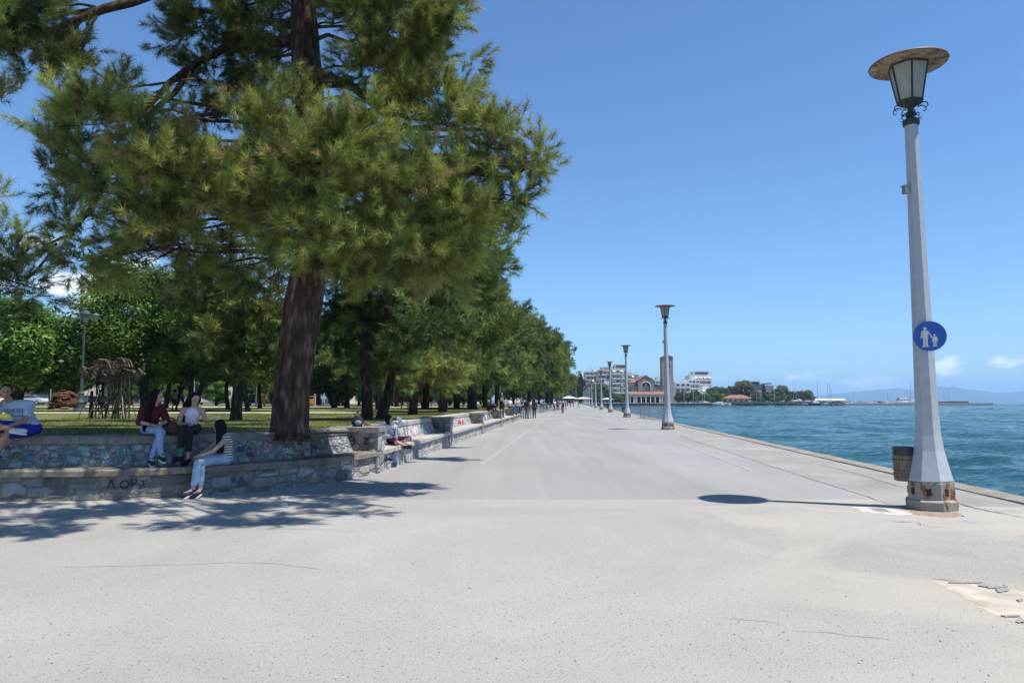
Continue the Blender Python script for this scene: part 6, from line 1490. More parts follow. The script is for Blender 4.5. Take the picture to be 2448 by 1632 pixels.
# park benches
woodp = plain('dark red bench slats', (.09, .035, .025), .7, .3, 8)
def park_bench():
    root = empty('park_bench', (0, 0, 0))
    for k in range(4): mb = MB(); mb.box((0, -.2 + .13 * k, .45), (1.9, .10, .035)); mb.build('seat_slat', woodp, root)
    for k in range(3): mb = MB(); mb.box((0, .32 + .03 * k, .60 + .14 * k), (1.9, .03, .11)); mb.build('back_slat', woodp, root)
    for s_ in (-1, 1):
        mb = MB(); mb.tube([(s_ * .8, -.25, 0), (s_ * .8, -.22, .43), (s_ * .8, .28, .43), (s_ * .8, .42, .95)], .025, 6); mb.tube([(s_ * .8, .28, .43), (s_ * .8, .36, 0)], .025, 6); mb.build('leg', rodm, root)
    return root
pb = park_bench()
for i, (sx_, Y_, rz, lb) in enumerate([(950, 55, 0, 'dark slatted park bench on the lawn left of the olive pine'), (985, 58, .2, 'dark slatted park bench just behind the olive pine trunk'), (1008, 60, .1, 'dark slatted park bench right of the olive pine'), (1088, 70, 3.0, 'dark slatted park bench deep in shade by the palm')]):
    o = pb if i == 0 else copy_tree(pb); o.location = ((sx_ - 1224) / FP * Y_, Y_, LAWN); o.rotation_euler.z = rz; tag(o, lb, 'bench', 'slatted park benches')
# palms
frondm = m_leaf('dusty palm fronds', [(0, (.06, .08, .03)), (.5, (.14, .15, .06)), (1, (.26, .22, .10))], .3)
def palm(sx_, Y_, h_, L, label, dead=False, nf=40):
    c = Vector(((sx_ - 1224) / FP * Y_, Y_, LAWN)); root = empty('palm_tree', c, 0, label, 'palm'); g_ = np.random.default_rng(int(sx_)); mb = MB(); mb.tube([(0, 0, -.1), (.05, 0, h_ * .5), (0, 0, h_)], [.3, .24, .26], 12)
    b = 0; q = mb.build('trunk', M['bark'], root, smooth=True)
    V = []; F = []; T = []
    for k in range(nf):
        a = k * 2.399; e0 = (1.25 - 1.9 * (k / nf)); d = Vector((math.cos(a), math.sin(a), 0)); sd = Vector((-math.sin(a), math.cos(a), 0)); n = 14; p = Vector((0, 0, h_)); tv = g_.random()
        for i in range(n):
            ang = e0 - 1.3 * (i / n) ** 1.3; p2 = p + (d * math.cos(ang) + Vector((0, 0, math.sin(ang)))) * (L / n); ll = .42 * L * math.sin(math.pi * min(1, .12 + .88 * (i + 1) / n)) * .5
            up_ = sd.cross((p2 - p).normalized())
            for s_ in (-1, 1):
                for j in range(2):
                    pp = p.lerp(p2, j * .5); tip = pp + sd * s_ * ll + (p2 - p).normalized() * ll * .5 - Vector((0, 0, ll * .35)); w_ = (p2 - p) * .28
                    bq = len(V); V += [pp, pp + w_, tip]; F.append((bq, bq + 1, bq + 2)); T += [min(1, max(0, tv * .6 + (.4 if k > nf * .7 else 0)))] * 3
            p = p2
    np_mesh('fronds', [tuple(v_) for v_ in V], F, [plain('dead red brown fronds', (.17, .07, .045), .9, .3, 5) if dead else frondm], tint=T, parent=root); return root
palm(1062, 58, 1.9, 2.0, 'squat palm with dusty arching fronds in the park'); palm(1018, 57, 2.1, 1.3, 'dead red brown palm left of the living one', True, 46)
palm(1092, 62, 2.3, 1.7, 'paler palm with yellowed fronds right of the squat one')

# playground
pg = empty('playground_frame', ((640 - 1224) / FP * 82, 82, LAWN), 0, 'red and orange playground tower seen left of the great pine trunk', 'play tower'); mm = 82 / FP
def colp(n, c_): return plain(n, c_, .5, .08)
OR, YE, RE = colp('orange paint', (.70, .25, .03)), colp('yellow paint', (.70, .48, .03)), colp('dark red paint', (.36, .06, .04))
for k in range(4): mb = MB(); mb.box(((k % 2) * 1.6 - .8, (k // 2) * 1.5, 1.3), (.14, .14, 2.6)); mb.build('post', RE, pg)
mb = MB(); mb.box((0, .75, 1.2), (1.7, 1.6, .1)); mb.build('platform', OR, pg); mb = MB(); mb.prism([(-1.1, 0), (1.1, 0), (0, .8)], -.1, 1.7, M=Matrix.Rotation(R(90), 3, 'X'), c=(0, 1.6, 2.5)); mb.build('roof', RE, pg); mb = MB(); mb.box((1.6, .7, .7), (1.8, .6, .08), M=Matrix.Rotation(R(35), 3, 'Y')); mb.build('slide', YE, pg)
for k in range(9): mb = MB(); mb.box((-.75 + k * .19, -.08, 1.6), (.05, .04, .75)); mb.build('baluster', YE if k % 2 else OR, pg)
pg2 = empty('play_kiosk', ((742 - 1224) / FP * 84, 84, LAWN), 0, 'play house with a blue grey roof seen right of the great pine trunk', 'play house')
for k in range(4): mb = MB(); mb.box(((k % 2) * 2.4 - 1.2, (k // 2) * 1.5, 1.1), (.12, .12, 2.2)); mb.build('post', colp('plum paint', (.20, .03, .10)), pg2)
mb = MB(); mb.prism([(-1.5, 0), (1.5, 0), (.5, .9), (-.5, .9)], -.1, 1.7, M=Matrix.Rotation(R(90), 3, 'X'), c=(0, 1.6, 2.1)); mb.build('roof', plain('blue grey roof', (.25, .28, .34), .7), pg2); mb = MB(); mb.box((0, .9, 1.1), (2.3, 1.2, 1.9)); mb.build('shelter', plain('dark interior boards', (.04, .045, .05), .9), pg2)
for i, (x0, x1, mt) in enumerate(((612, 700, YE), (716, 752, OR))):
    Yf = 80; a_, b_ = (x0 - 1224) / FP * Yf, (x1 - 1224) / FP * Yf; fr = empty('play_fence', (a_, Yf, LAWN), 0, ['yellow panel fence of the playground left of the great pine', 'orange panel fence of the playground right of the great pine'][i], 'fence'); w_ = b_ - a_
    mb = MB(); mb.box((w_ / 2, 0, .55), (w_, .04, .6)); mb.build('panel', mt, fr); mb = MB(); mb.tube([(0, 0, 1.1), (w_, 0, 1.1)], .03, 6); mb.build('rail', galv, fr)
    for k in range(4): mb = MB(); mb.tube([(w_ * k / 3, 0, 0), (w_ * k / 3, 0, 1.15)], .035, 6); mb.build('post', galv, fr)
for i, (sx_, Y_, h_) in enumerate([(615, 76, 3.6), (755, 78, 1.3), (466, 90, 5), (124, 92, 5)]):
    q = empty('steel_pole', ((sx_ - 1224) / FP * Y_, Y_, LAWN), 0, ['slim grey pole left of the play tower', 'short bollard light right of the orange fence', 'slim pole by the street behind the white vest', 'slim pole by the street at the far left'][i], 'pole'); mb = MB(); mb.tube([(0, 0, 0), (0, 0, h_)], .06, 8); mb.build('shaft', galv, q); mb = MB(); mb.ell((0, 0, h_), (.12, .12, .09)); mb.build('head', solew, q)

# parked cars along the street
tyre = plain('tyre rubber', (.02, .02, .02), .8)
def car(col_):
    root = empty('parked_car', (0, 0, 0))
    side = [(-2.1, .32), (-2.15, .62), (-1.95, .86), (-1.45, .93), (-.75, 1.36), (.55, 1.42), (1.35, 1.02), (2.05, .92), (2.12, .55), (2.05, .30)]
    lower = [(-2.1, .30), (-2.15, .62), (-1.95, .86), (-1.40, .93), (1.30, 1.0), (2.05, .92), (2.12, .55), (2.05, .30)]
    mb = MB(); mb.prism([(x, z) for x, z in lower], -.85, .85, M=Matrix.Rotation(R(90), 3, 'X')); b_ = mb.build('body', plain(col_[0], col_[1], .25, .04, 1, spec=.6), root); bv = b_.modifiers.new('b', 'BEVEL'); bv.width = .08; bv.segments = 3
    mb = MB(); cab = [(-1.35, .95), (-.72, 1.40), (.5, 1.44), (1.28, 1.0)]; n = 4
    vs_ = [(x, s_ * (.78 if z < 1.2 else .62), z) for s_ in (-1, 1) for x, z in cab]; mb.add(vs_, [(0, 1, 2, 3), (7, 6, 5, 4), (0, 4, 5, 1), (1, 5, 6, 2), (2, 6, 7, 3), (3, 7, 4, 0)]); mb.build('window', M['window'], root, clean=True)
    mb = MB(); mb.box((-.1, 0, 1.44), (1.15, 1.22, .05)); mb.build('roof', bpy.data.materials[col_[0]], root)
    for x in (-1.3, 1.3):
        for y in (-.8, .8): mb = MB(); mb.lathe([(.31, -.1), (.33, 0), (.31, .1)], c=(x, y, .32), seg=20, M=Matrix.Rotation(R(90), 3, 'X')); w_ = mb.build('wheel', tyre, root); mb = MB(); mb.lathe([(.19, -.105), (.19, .105)], c=(x, y, .32), seg=14, M=Matrix.Rotation(R(90), 3, 'X')); mb.build('rim', galv, w_)
    for y in (-.6, .6): mb = MB(); mb.ell((-2.1, y, .68), (.06, .16, .08)); mb.build('headlight', solew, root)
    return root
cc = [('white car paint', (.62, .63, .66)), ('silver car paint', (.42, .44, .47)), ('red car paint', (.42, .02, .02)), ('dark blue car paint', (.03, .05, .16))]
cars = [car(x) for x in cc]; cu = [False] * 4
for i, (sx_, Y_, k, lb) in enumerate([(-20, 112, 0, 'white parked car at the far left edge of the view'), (78, 112, 0, 'white parked car left of the bark heap'), (112, 118, 1, 'silver parked car right beside the bark heap'), (262, 113, 0, 'white parked car seen through the sculpture rods'), (286, 110, 2, 'red parked car behind the driftwood sculpture'), (332, 116, 3, 'dark blue parked car right of the red one'), (398, 116, 1, 'silver parked car seen between the two seated women'), (376, 110, 0, 'white parked car behind the woman in maroon'), (500, 114, 0, 'white parked car seen under the trees right of the white vest'), (180, 114, 3, 'dark blue parked car hidden behind the bark heap'), (214, 116, 1, 'silver parked car behind the old lantern'), (30, 118, 1, 'silver parked car behind the seated man')]):
    o = copy_tree(cars[k]) if cu[k] else cars[k]; cu[k] = True; o.location = ((sx_ - 1224) / FP * Y_, Y_, LAWN + .01); o.rotation_euler.z = R(4); tag(o, lb, 'car', 'cars parked along the street behind the park')
# white parasols far up the promenade
def parasol(sx_, Y_, w_, label):
    c = Vector(((sx_ - 1224) / FP * Y_, Y_, 0)); root = empty('parasol', c, 0, label, 'parasol', 'white parasols of the far cafe'); mb = MB(); mb.tube([(0, 0, 0), (0, 0, 2.9)], .05, 6); mb.build('pole', galv, root); mb = MB(); mb.lathe([(w_, 2.3), (w_ * .98, 2.36), (.1, 3.0)], seg=8); mb.build('canopy', plain('white canvas', (.68, .67, .62), .9, .04), root)
parasol(1358, 230, 2.0, 'white parasol under the last pine, left one'); parasol(1364, 245, 2.2, 'white parasol under the last pine, right one'); parasol(1392, 300, 3.0, 'white parasol right of the dark cypress, left one'); parasol(1400, 310, 3.0, 'white parasol right of the dark cypress, right one'); parasol(1450, 405, 4, 'white parasol by the far shrubs')
# ------------------------------------------------------------------ the far shore
def fx(sx_, Y): return (sx_ - 1224) / FP * Y
def fz(sy_, Y): return CAMZ + (957 - sy_) / FP * Y
stonew = m_conc('pale church stone', (.22, .19, .15), (.38, .34, .285), .5); brick = m_conc('pink church brick bands', (.25, .17, .14), (.36, .26, .21), .8); tile = m_conc('red roof tiles', (.20, .095, .065), (.31, .17, .125), .6); trimw = plain('white stone trim', (.60, .58, .54), .8, .06, 1); dark_in = plain('dark shaded recess', (.035, .025, .025), .8, .3, 1)  # near-black dark_in paints the shade inside porch and belfry
def wall_holes(mb, x0, x1, z0, z1, y, th, holes, axis='x'):
    """wall slab from x0 to x1 with arched holes (cx, half width, base z, spring z)"""
    xs = {x0, x1}
    for cx, hw, zb, zs in holes:
        for k in range(13): xs.add(cx - hw + 2 * hw * k / 12)
    xs = sorted(x for x in xs if x0 - 1e-6 <= x <= x1 + 1e-6)
    def top(x, h): cx, hw, zb, zs = h; q = max(0, 1 - ((x - cx) / hw) ** 2); return zs + hw * math.sqrt(q)
    for a, b in zip(xs[:-1], xs[1:]):
        m = (a + b) / 2; hit = [h for h in holes if abs(m - h[0]) < h[1]]
        def seg(za, zb_, zc, zd):     # bottom left, bottom right, top right, top left
            V = [(a, y, za), (b, y, zb_), (b, y, zc), (a, y, zd), (a, y + th, za), (b, y + th, zb_), (b, y + th, zc), (a, y + th, zd)]
            mb.add(V, [(0, 1, 2, 3), (5, 4, 7, 6), (4, 5, 1, 0), (3, 2, 6, 7), (4, 0, 3, 7), (1, 5, 6, 2)])
        if not hit: seg(z0, z0, z1, z1)
        else:
            h = hit[0]
            if h[2] > z0 + .01: seg(z0, z0, h[2], h[2])
            seg(top(a, h), top(b, h), z1, z1)
def ring(mb, cx, hw, zb, zs, y, wd=.25, pr=.12):
    pts = [(cx - hw, zb)] + [(cx - hw * math.cos(t), zs + hw * math.sin(t)) for t in [k * math.pi / 12 for k in range(13)]] + [(cx + hw, zb)]
    for (xa, za), (xb, zb_) in zip(pts[:-1], pts[1:]): mb.tube([(xa, y - pr / 2, za), (xb, y - pr / 2, zb_)], wd / 2, 4)
# church
Yc = 430; k = Yc / FP; X = lambda s: fx(s, Yc); Z = lambda s: fz(s, Yc)
ch = empty('church', (X(1550), Yc, 0), 0, 'stone church with arcaded porch, gable front and red tiled roofs by the water', 'church'); rel = ch.location
mb = MB(); arches = []
for sx_, hw in ((1510, .95), (1526.5, 1.15), (1537.5, 1.15), (1548.5, 1.15), (1559.5, 1.15), (1570.5, 1.15), (1587.5, .95)): arches.append((X(sx_), hw, .25, 3.0))
wall_holes(mb, X(1504), X(1594.5), 0, 5.2, Yc, .6, arches); mb.build('porch_wall', stonew, ch, rel)
for a in arches: q = MB(); ring(q, a[0], a[1] + .05, a[2], a[3], Yc, .22); q.build('arch_trim', trimw, ch, rel)
for i, sx_ in enumerate((1532, 1543, 1554, 1565)): q = MB(); q.tube([(X(sx_), Yc - .25, .2), (X(sx_), Yc - .25, 3.1)], .2, 8); q.build('column', trimw, ch, rel)
q = MB(); q.box((X(1549), Yc + 2.6, 2.4), (21.5, .3, 4.6)); q.build('inner_wall', dark_in, ch, rel)
q = MB(); q.box((X(1549), Yc - .15, 5.3), (22.6, .5, .25)); q.build('cornice', trimw, ch, rel)
q = MB(); q.add([(X(1503), Yc - .5, 5.43), (X(1595), Yc - .5, 5.43), (X(1595), Yc + 4.6, 6.9), (X(1503), Yc + 4.6, 6.9), (X(1503), Yc - .5, 5.35), (X(1595), Yc - .5, 5.35), (X(1595), Yc + 4.6, 6.7), (X(1503), Yc + 4.6, 6.7)], [(0, 1, 2, 3), (4, 7, 6, 5), (0, 4, 5, 1), (1, 5, 6, 2), (3, 2, 6, 7), (0, 3, 7, 4)]); q.build('porch_roof', tile, ch, rel)
wh_ = [];
for sx_ in (1519, 1522.7, 1526.4, 1568.5, 1572.2, 1576): wh_.append((X(sx_), .33, 7.6, 8.9))
wh_ += [(X(1585.5), .33, 7.6, 8.9)]
q = MB(); wall_holes(q, X(1513), X(1591), 6.3, 10.2, Yc + 4.6, .5, wh_); q.build('clerestory_wall', stonew, ch, rel)
for h in wh_: q = MB(); q.box((h[0], Yc + 4.95, 8.4), (.64, .04, 1.9)); q.build('window', M['window'], ch, rel); q = MB(); ring(q, h[0], .36, h[2], h[3], Yc + 4.6, .12); q.build('window_trim', trimw, ch, rel)
q = MB(); q.box((X(1552), Yc + 14, 5.0), (19.4, 17.8, 10)); q.build('nave_walls', stonew, ch, rel)
q = MB()
for s_, xa, xb in ((-1, 1511.5, 1530), (1, 1564, 1592)):
    xa, xb = X(xa), X(xb); zi, zo = 11.6, 10.2
    za, zb_ = (zo, zi) if s_ < 0 else (zi, zo); q.add([(xa, Yc + 4.2, za), (xb, Yc + 4.2, zb_), (xb, Yc + 23, zb_), (xa, Yc + 23, za), (xa, Yc + 4.2, za - .2), (xb, Yc + 4.2, zb_ - .2), (xb, Yc + 23, zb_ - .2), (xa, Yc + 23, za - .2)], [(0, 1, 2, 3), (4, 7, 6, 5), (0, 4, 5, 1), (1, 5, 6, 2), (3, 2, 6, 7), (0, 3, 7, 4)])
q.build('aisle_roof', tile, ch, rel)
# gabled centre with one great arch holding three lights
xa, xb = X(1528), X(1566); xc = (xa + xb) / 2
q = MB(); wall_holes(q, xa, xb, 6.3, 13.4, Yc + 4.0, .55, [(X(1547), 2.55, 7.1, 10.0)]); q.build('gable_wall', stonew, ch, rel)
q = MB(); q.prism([(xa, 13.4), (xb, 13.4), (xc, 16.2)], -Yc - 4.55, -Yc - 4.0, M=Matrix.Rotation(R(90), 3, 'X')); q.build('gable', brick, ch, rel)
q = MB(); ring(q, X(1547), 2.6, 7.1, 10.0, Yc + 4.0, .35); q.build('great_arch', trimw, ch, rel)
lt = [(X(1541), .55, 7.3, 9.6), (X(1547), .68, 7.3, 11.0), (X(1553), .55, 7.3, 9.6)]
q = MB(); wall_holes(q, X(1547) - 2.5, X(1547) + 2.5, 7.1, 12.3, Yc + 4.5, .2, lt); q.build('tympanum', brick, ch, rel)
for h in lt: q = MB(); q.box((h[0], Yc + 4.62, 9.2), (1.2, .05, 4.6)); q.build('window', M['window'], ch, rel); q = MB(); ring(q, h[0], h[1] + .03, h[2], h[3], Yc + 4.5, .16); q.build('window_trim', trimw, ch, rel)
q = MB(); q.box((xc, Yc + 15, 9.9), (xb - xa - .3, 21, 7)); q.build('high_walls', stonew, ch, rel)
q = MB(); n_ = [(xa - .6, 13.1), (xc, 16.35), (xb + .6, 13.1), (xb + .6, 13.35), (xc, 16.65), (xa - .6, 13.35)]; q.prism(n_, -Yc - 26, -Yc - 3.7, M=Matrix.Rotation(R(90), 3, 'X')); q.build('nave_roof', tile, ch, rel)
q = MB(); q.box((X(1519), Yc + 11, 11.7), (4.6, 7, 1.6)); q.build('left_hip_block', brick, ch, rel); q = MB(); q.lathe([(4.3, 12.5), (.1, 14.6)], c=(X(1521), Yc + 11, 0), seg=4, rot=R(45)); q.build('hip_roof', tile, ch, rel)
# bell tower
xt0, xt1 = X(1587), X(1613.5); w_ = xt1 - xt0; tw = empty('bell_tower', ((xt0 + xt1) / 2, Yc + 8, 0), 0, 'tall square stone bell tower beside the church, behind the second lamp', 'tower')
q = MB(); wall_holes(q, -w_ / 2, w_ / 2, 0, 27, -w_ / 2, .5, [(.6, .75, 21.2, 23.9)]); q.box((0, .3, 13.5), (w_ - .04, w_ - .6, 27)); q.build('shaft', stonew, tw)
q = MB(); q.box((.6, -w_ / 2 + .26, 22.8), (1.5, .02, 3.6)); q.build('belfry_opening', dark_in, tw); q = MB(); ring(q, .6, .8, 21.2, 23.9, -w_ / 2, .2); q.build('arch_trim', trimw, tw)
q = MB(); q.box((.6, -w_ / 2 - .02, 18.4), (1.5, .06, 3.4)); q.build('clock_slit', plain('blue grey louvre', (.16, .19, .25), .6), tw)
q = MB(); q.box((.6, -w_ / 2 - .05, 20.7), (2.0, .2, .3)); q.build('sill', trimw, tw); q = MB(); q.box((0, 0, 26.4), (w_ + .06, w_ + .06, 2.2)); q.build('brick_band', brick, tw)
q = MB(); q.prism([(-w_ / 2 - .3, 27.5), (w_ / 2 + .3, 27.5), (0, 28.9)], -w_ / 2 - .3, w_ / 2 + .3, M=Matrix.Rotation(R(90), 3, 'X')); q.build('roof', tile, tw)

def apartment(sx0, sx1, Y, top, label, wallc, balc, aw=None, stepped=0, fl=3.0, bays=4, depth=14, roofbits=3, seed=1, side=None, rz=0):
    x0, x1 = fx(sx0, Y), fx(sx1, Y); W = x1 - x0; H = fz(top, Y); nfl = max(2, int(H / fl)); H = nfl * fl; r = random.Random(seed)
    root = empty('apartment_building', ((x0 + x1) / 2, Y, 0), rz, label, 'building'); wm = plain(wallc[0], wallc[1], .85, .08, .3); bm_ = plain(balc[0], balc[1], .8, .05, .5)
    mb = MB(); mb.box((0, depth / 2, H / 2), (W, depth, H)); mb.build('wall', wm, root)
    mb = MB(); mb.box((0, depth / 2, H + .35), (W - .5, depth - .5, .7)); mb.build('parapet', bm_, root)
    bw = W / bays; first = True; cnt = 0
    wme = None; bme = None
    for f in range(nfl):
        for b in range(bays):
            cx = -W / 2 + bw * (b + .5); z = f * fl
            if wme is None:
                mb = MB(); mb.box((0, 0, 0), (bw * .62, .12, fl * .62)); o = mb.build('window', M['window'], root); wme = o.data
            else: o = bpy.data.objects.new('window', wme); col.objects.link(o); adopt(o, root)
            o.location = (cx, -.05, z + fl * .5)
            if f and r.random() < .93:
                if bme is None:
                    mb = MB(); mb.box((0, -.8, 0), (bw * .93, 1.6, .18)); mb.box((0, -1.56, .55), (bw * .93, .10, .95)); mb.box((-bw * .46, -.8, .55), (.1, 1.6, .95)); o = mb.build('balcony', bm_, root); bme = o.data
                else: o = bpy.data.objects.new('balcony', bme); col.objects.link(o); adopt(o, root)
                o.location = (cx, 0, z + .05)
                if aw and r.random() < aw[2]:
                    mb = MB(); d_ = r.uniform(1.2, 1.9); ww = bw * r.uniform(.5, .85) / 2; zt = fl * .93
                    mb.add([(-ww, -.1, zt), (ww, -.1, zt), (ww, -d_, zt - .9), (-ww, -d_, zt - .9), (-ww, -.1, zt - .06), (ww, -.1, zt - .06), (ww, -d_, zt - .96), (-ww, -d_, zt - .96)], [(0, 3, 2, 1), (4, 5, 6, 7), (3, 7, 6, 2), (0, 4, 7, 3), (1, 2, 6, 5)]); o = mb.build('awning', plain(aw[0], aw[1], .85, .05), root); o.location = (cx, 0, z)
    for k_ in range(roofbits):
        mb = MB(); mb.box((r.uniform(-W * .4, W * .4), r.uniform(2, depth - 3), H + 1.2), (r.uniform(1.5, W * .3), 3, r.uniform(1.5, 2.8))); mb.build('roof_hut', wm if k_ % 2 else bm_, root)
    for k_ in range(3):
        mb = MB(); x = r.uniform(-W * .45, W * .45); h = r.uniform(1.5, 3.5); mb.tube([(x, 2, H), (x, 2, H + .7 + h)], .07, 4); mb.box((x, 2, H + h), (1.2, .06, .06)); mb.build('aerial', galv, root)
    if stepped:
        for k_ in range(stepped):
            mb = MB(); mb.box((W * .08 * (k_ + 1), depth / 2, H + .7 + fl * (k_ + .5)), (W * (1 - .28 * (k_ + 1)), depth * .7, fl)); mb.build('penthouse', wm, root)
            mb = MB(); mb.box((W * .08 * (k_ + 1), depth * .12, H + .9 + fl * (k_ + .45)), (W * (1 - .28 * (k_ + 1)) * .85, .2, fl * .55)); mb.build('penthouse_window', M['window'], root)
    return root
WH = ('white render', (.62, .62, .62)); CR_ = ('cream render', (.52, .49, .40)); GR = ('warm grey render', (.30, .28, .26)); BR = ('beige brown render', (.36, .29, .24)); AW = ('white awning cloth', (.68, .67, .64))
apartment(1396, 1434, 470, 899, 'beige brown apartment block just right of the last pines', BR, GR, (*AW, .15), bays=3, seed=2)
apartment(1400, 1430, 500, 884, 'pale grey block rising behind the beige brown one', GR, WH, None, bays=3, seed=3)
apartment(1431, 1474, 480, 882, 'long grey block with a white upper edge behind the fourth lamp', GR, WH, (*AW, .2), bays=4, seed=4, roofbits=5)
apartment(1447, 1459, 462, 909, 'narrow white building below the long grey block', WH, WH, None, bays=2, seed=5)
apartment(1463, 1500, 466, 881, 'tall cream block with stacked balconies and white awnings left of the church', CR_, WH, (*AW, .7), bays=4, seed=6, roofbits=4, stepped=1)
apartment(1500, 1516, 480, 889, 'slim grey balconied block touching the cream one', GR, CR_, (*AW, .4), bays=2, seed=7)
apartment(1560, 1588, 500, 905, 'white glazed block seen between the church gable and the bell tower', ('pale teal render', (.36, .45, .46)), WH, None, bays=4, seed=8)
apartment(1516, 1530, 520, 901, 'dull grey building peeping over the left church roof', GR, GR, None, bays=2, seed=9)
apartment(1614, 1650, 470, 915, 'lower white terraced block with dark glazing right of the bell tower', WH, WH, (*AW, .3), bays=3, seed=10, fl=3.2)
apartment(1645, 1672, 480, 905, 'white block of deep balconies in front of the stepped tower block', WH, WH, (*AW, .5), bays=3, seed=11)
apartment(1648, 1700, 500, 898, 'tallest white block on the right, stepping down towards the trees', WH, WH, (*AW, .5), bays=5, seed=12, stepped=1, roofbits=4)
apartment(1676, 1703, 484, 921, 'white lower wing at the right end of the tall stepped block', WH, WH, (*AW, .6), bays=3, seed=13)
# modern dark building among trees
md = empty('modern_building', (fx(1810, 560), 560, 0), 0, 'modern dark glazed building with flat roofs rising above the shore trees', 'building'); k = 560 / FP
for nme, (a, b, zt, zb, dy), mt in (('upper_block', (1775, 1817, 913, 930, 2), plain('dark slate cladding', (.09, .09, .11), .5)), ('flat_roof', (1770, 1817, 911, 913.2, 0), plain('pale slab', (.34, .35, .36), .8)), ('glazed_block', (1795, 1822, 918, 934, -3), M['window']), ('side_block', (1820, 1848, 922, 934, 0), plain('pale grey cladding', (.36, .35, .33), .8)), ('side_roof', (1816, 1852, 920.6, 922, -2), plain('pale slab', (.34, .35, .36), .8)), ('terrace', (1798, 1850, 934, 937, -6), plain('pale slab', (.34, .35, .36), .8)), ('lower_block', (1800, 1846, 937, 957, -2), plain('grey concrete wall', (.25, .25, .25), .8)), ('roof_plant', (1838, 1846, 915, 918, 2), plain('dark slate cladding', (.09, .09, .11)))):
    mb = MB(); x0, x1, z0, z1 = fx(a, 560), fx(b, 560), fz(zb, 560), fz(zt, 560); mb.box(((x0 + x1) / 2, 560 + dy + 7, (z0 + z1) / 2), (x1 - x0, 14, z1 - z0)); mb.build(nme, mt, md, md.location)
# low pavilion with red roof
pv_ = empty('pavilion', (fx(1764, 445), 445, 0), 0, 'low pavilion with a red tiled hipped roof among the shore trees', 'building'); k = 445 / FP
mb = MB(); mb.box((0, 4, 1.5), (13.5, 7, 3)); mb.build('wall', plain('pinkish render', (.42, .30, .22), .8), pv_); mb = MB(); mb.add([(-8, -1, 3.0), (8, -1, 3.0), (8, 9, 3.0), (-8, 9, 3.0), (-4, 4, 5.0), (4, 4, 5.0)], [(0, 1, 5, 4), (1, 2, 5), (2, 3, 4, 5), (3, 0, 4), (0, 3, 2, 1)]); mb.build('roof', tile, pv_)
for k_ in range(4): mb = MB(); mb.box((-4.8 + 3.2 * k_, .46, 1.5), (1.4, .1, 1.7)); mb.build('window', M['window'], pv_)

# shore trees
SA = make_leafy(51, 7.5, 3.8, 1.2, 2600, 'leaf3', .75, .22, 18, flat=.8); SB = make_leafy(52, 6.0, 4.2, .8, 2600, 'leaf2', .70, .2, 16, flat=.8); SD = make_leafy(53, 9.0, 4.6, 1.4, 2800, 'leaf4', .75, .25, 18)
def cyp():
    root = empty('cypress_tree', (0, 0, 0)); g_ = np.random.default_rng(8); m = 2600; z = g_.random(m) ** .8; a = g_.uniform(0, 6.28, m); rad_ = 1.25 * np.sin(np.pi * np.clip(.08 + z * .92, 0, 1)) ** .6 * (1 - .45 * z) * g_.uniform(.6, 1.1, m)
    P = np.stack([np.cos(a) * rad_, np.sin(a) * rad_, .4 + z * 9.5], 1); D = np.stack([np.cos(a), np.sin(a), np.full(m, 2.2)], 1); Fm = frames(D, g_); leaf = np.array([(-.2, 0, -.3), (.2, 0, -.3), (0, 0, .6)])
    V = np.einsum('nij,kj->nki', Fm, leaf) + P[:, None, :]; mb = MB(); mb.tube([(0, 0, 0), (0, 0, 7)], [.2, .05], 7); mb.build('trunk', M['bark_grey'], root); np_mesh('crown', V.reshape(-1, 3), np.arange(m * 3).reshape(-1, 3), [M['needle2']], tint=np.repeat(g_.random(m) * .4, 3), parent=root); return root
CY = cyp(); sp = [SA, SB, SD, CY]; su = [False] * 4; r = random.Random(77)
shore = [(1388, 330, 3, 1.35), (1396, 345, 3, 1.1), (1342, 380, 0, 1.6), (1352, 390, 1, 1.4), (1362, 375, 0, 1.3), (1374, 385, 1, 1.2), (1382, 400, 0, 1.5), (1368, 410, 2, 1.7), (1390, 415, 0, 1.2), (1400, 420, 0, 1.1), (1330, 395, 0, 1.8), (1425, 440, 0, 1.25), (1440, 445, 0, 1.5), (1452, 442, 0, 1.2), (1433, 436, 0, .8), (1462, 437, 0, .85), (1473, 440, 1, .9), (1483, 437, 1, .7), (1418, 436, 0, .8), (1408, 438, 2, .8), (1494, 447, 0, .7),
         (1622, 447, 0, .9), (1632, 440, 2, .75), (1644, 444, 0, .8), (1655, 440, 0, .9), (1664, 450, 0, 1.0), (1676, 447, 1, .9), (1688, 445, 1, .9), (1699, 455, 0, 1.2), (1709, 450, 1, 1.0), (1720, 460, 1, 1.0), (1729, 480, 0, 1.3), (1741, 490, 3, 1.1), (1748, 500, 0, 1.4), (1757, 500, 2, 1.2), (1770, 480, 2, 1.5), (1782, 484, 2, 1.6), (1793, 478, 2, 1.2), (1712, 500, 2, 1.2),
         (1800, 470, 0, .8), (1812, 470, 0, .8), (1825, 490, 3, 1.2), (1834, 470, 2, .8), (1843, 466, 1, .9), (1850, 480, 0, 1.1), (1860, 480, 0, 1.2), (1868, 500, 2, 1.3), (1878, 500, 0, 1.1), (1888, 505, 0, 1.0), (1897, 500, 0, 1.0), (1908, 505, 0, 1.0), (1918, 505, 0, 1.05), (1929, 505, 0, 1.1), (1935, 510, 0, .95), (1817, 462, 1, .6), (1856, 462, 1, .6)]
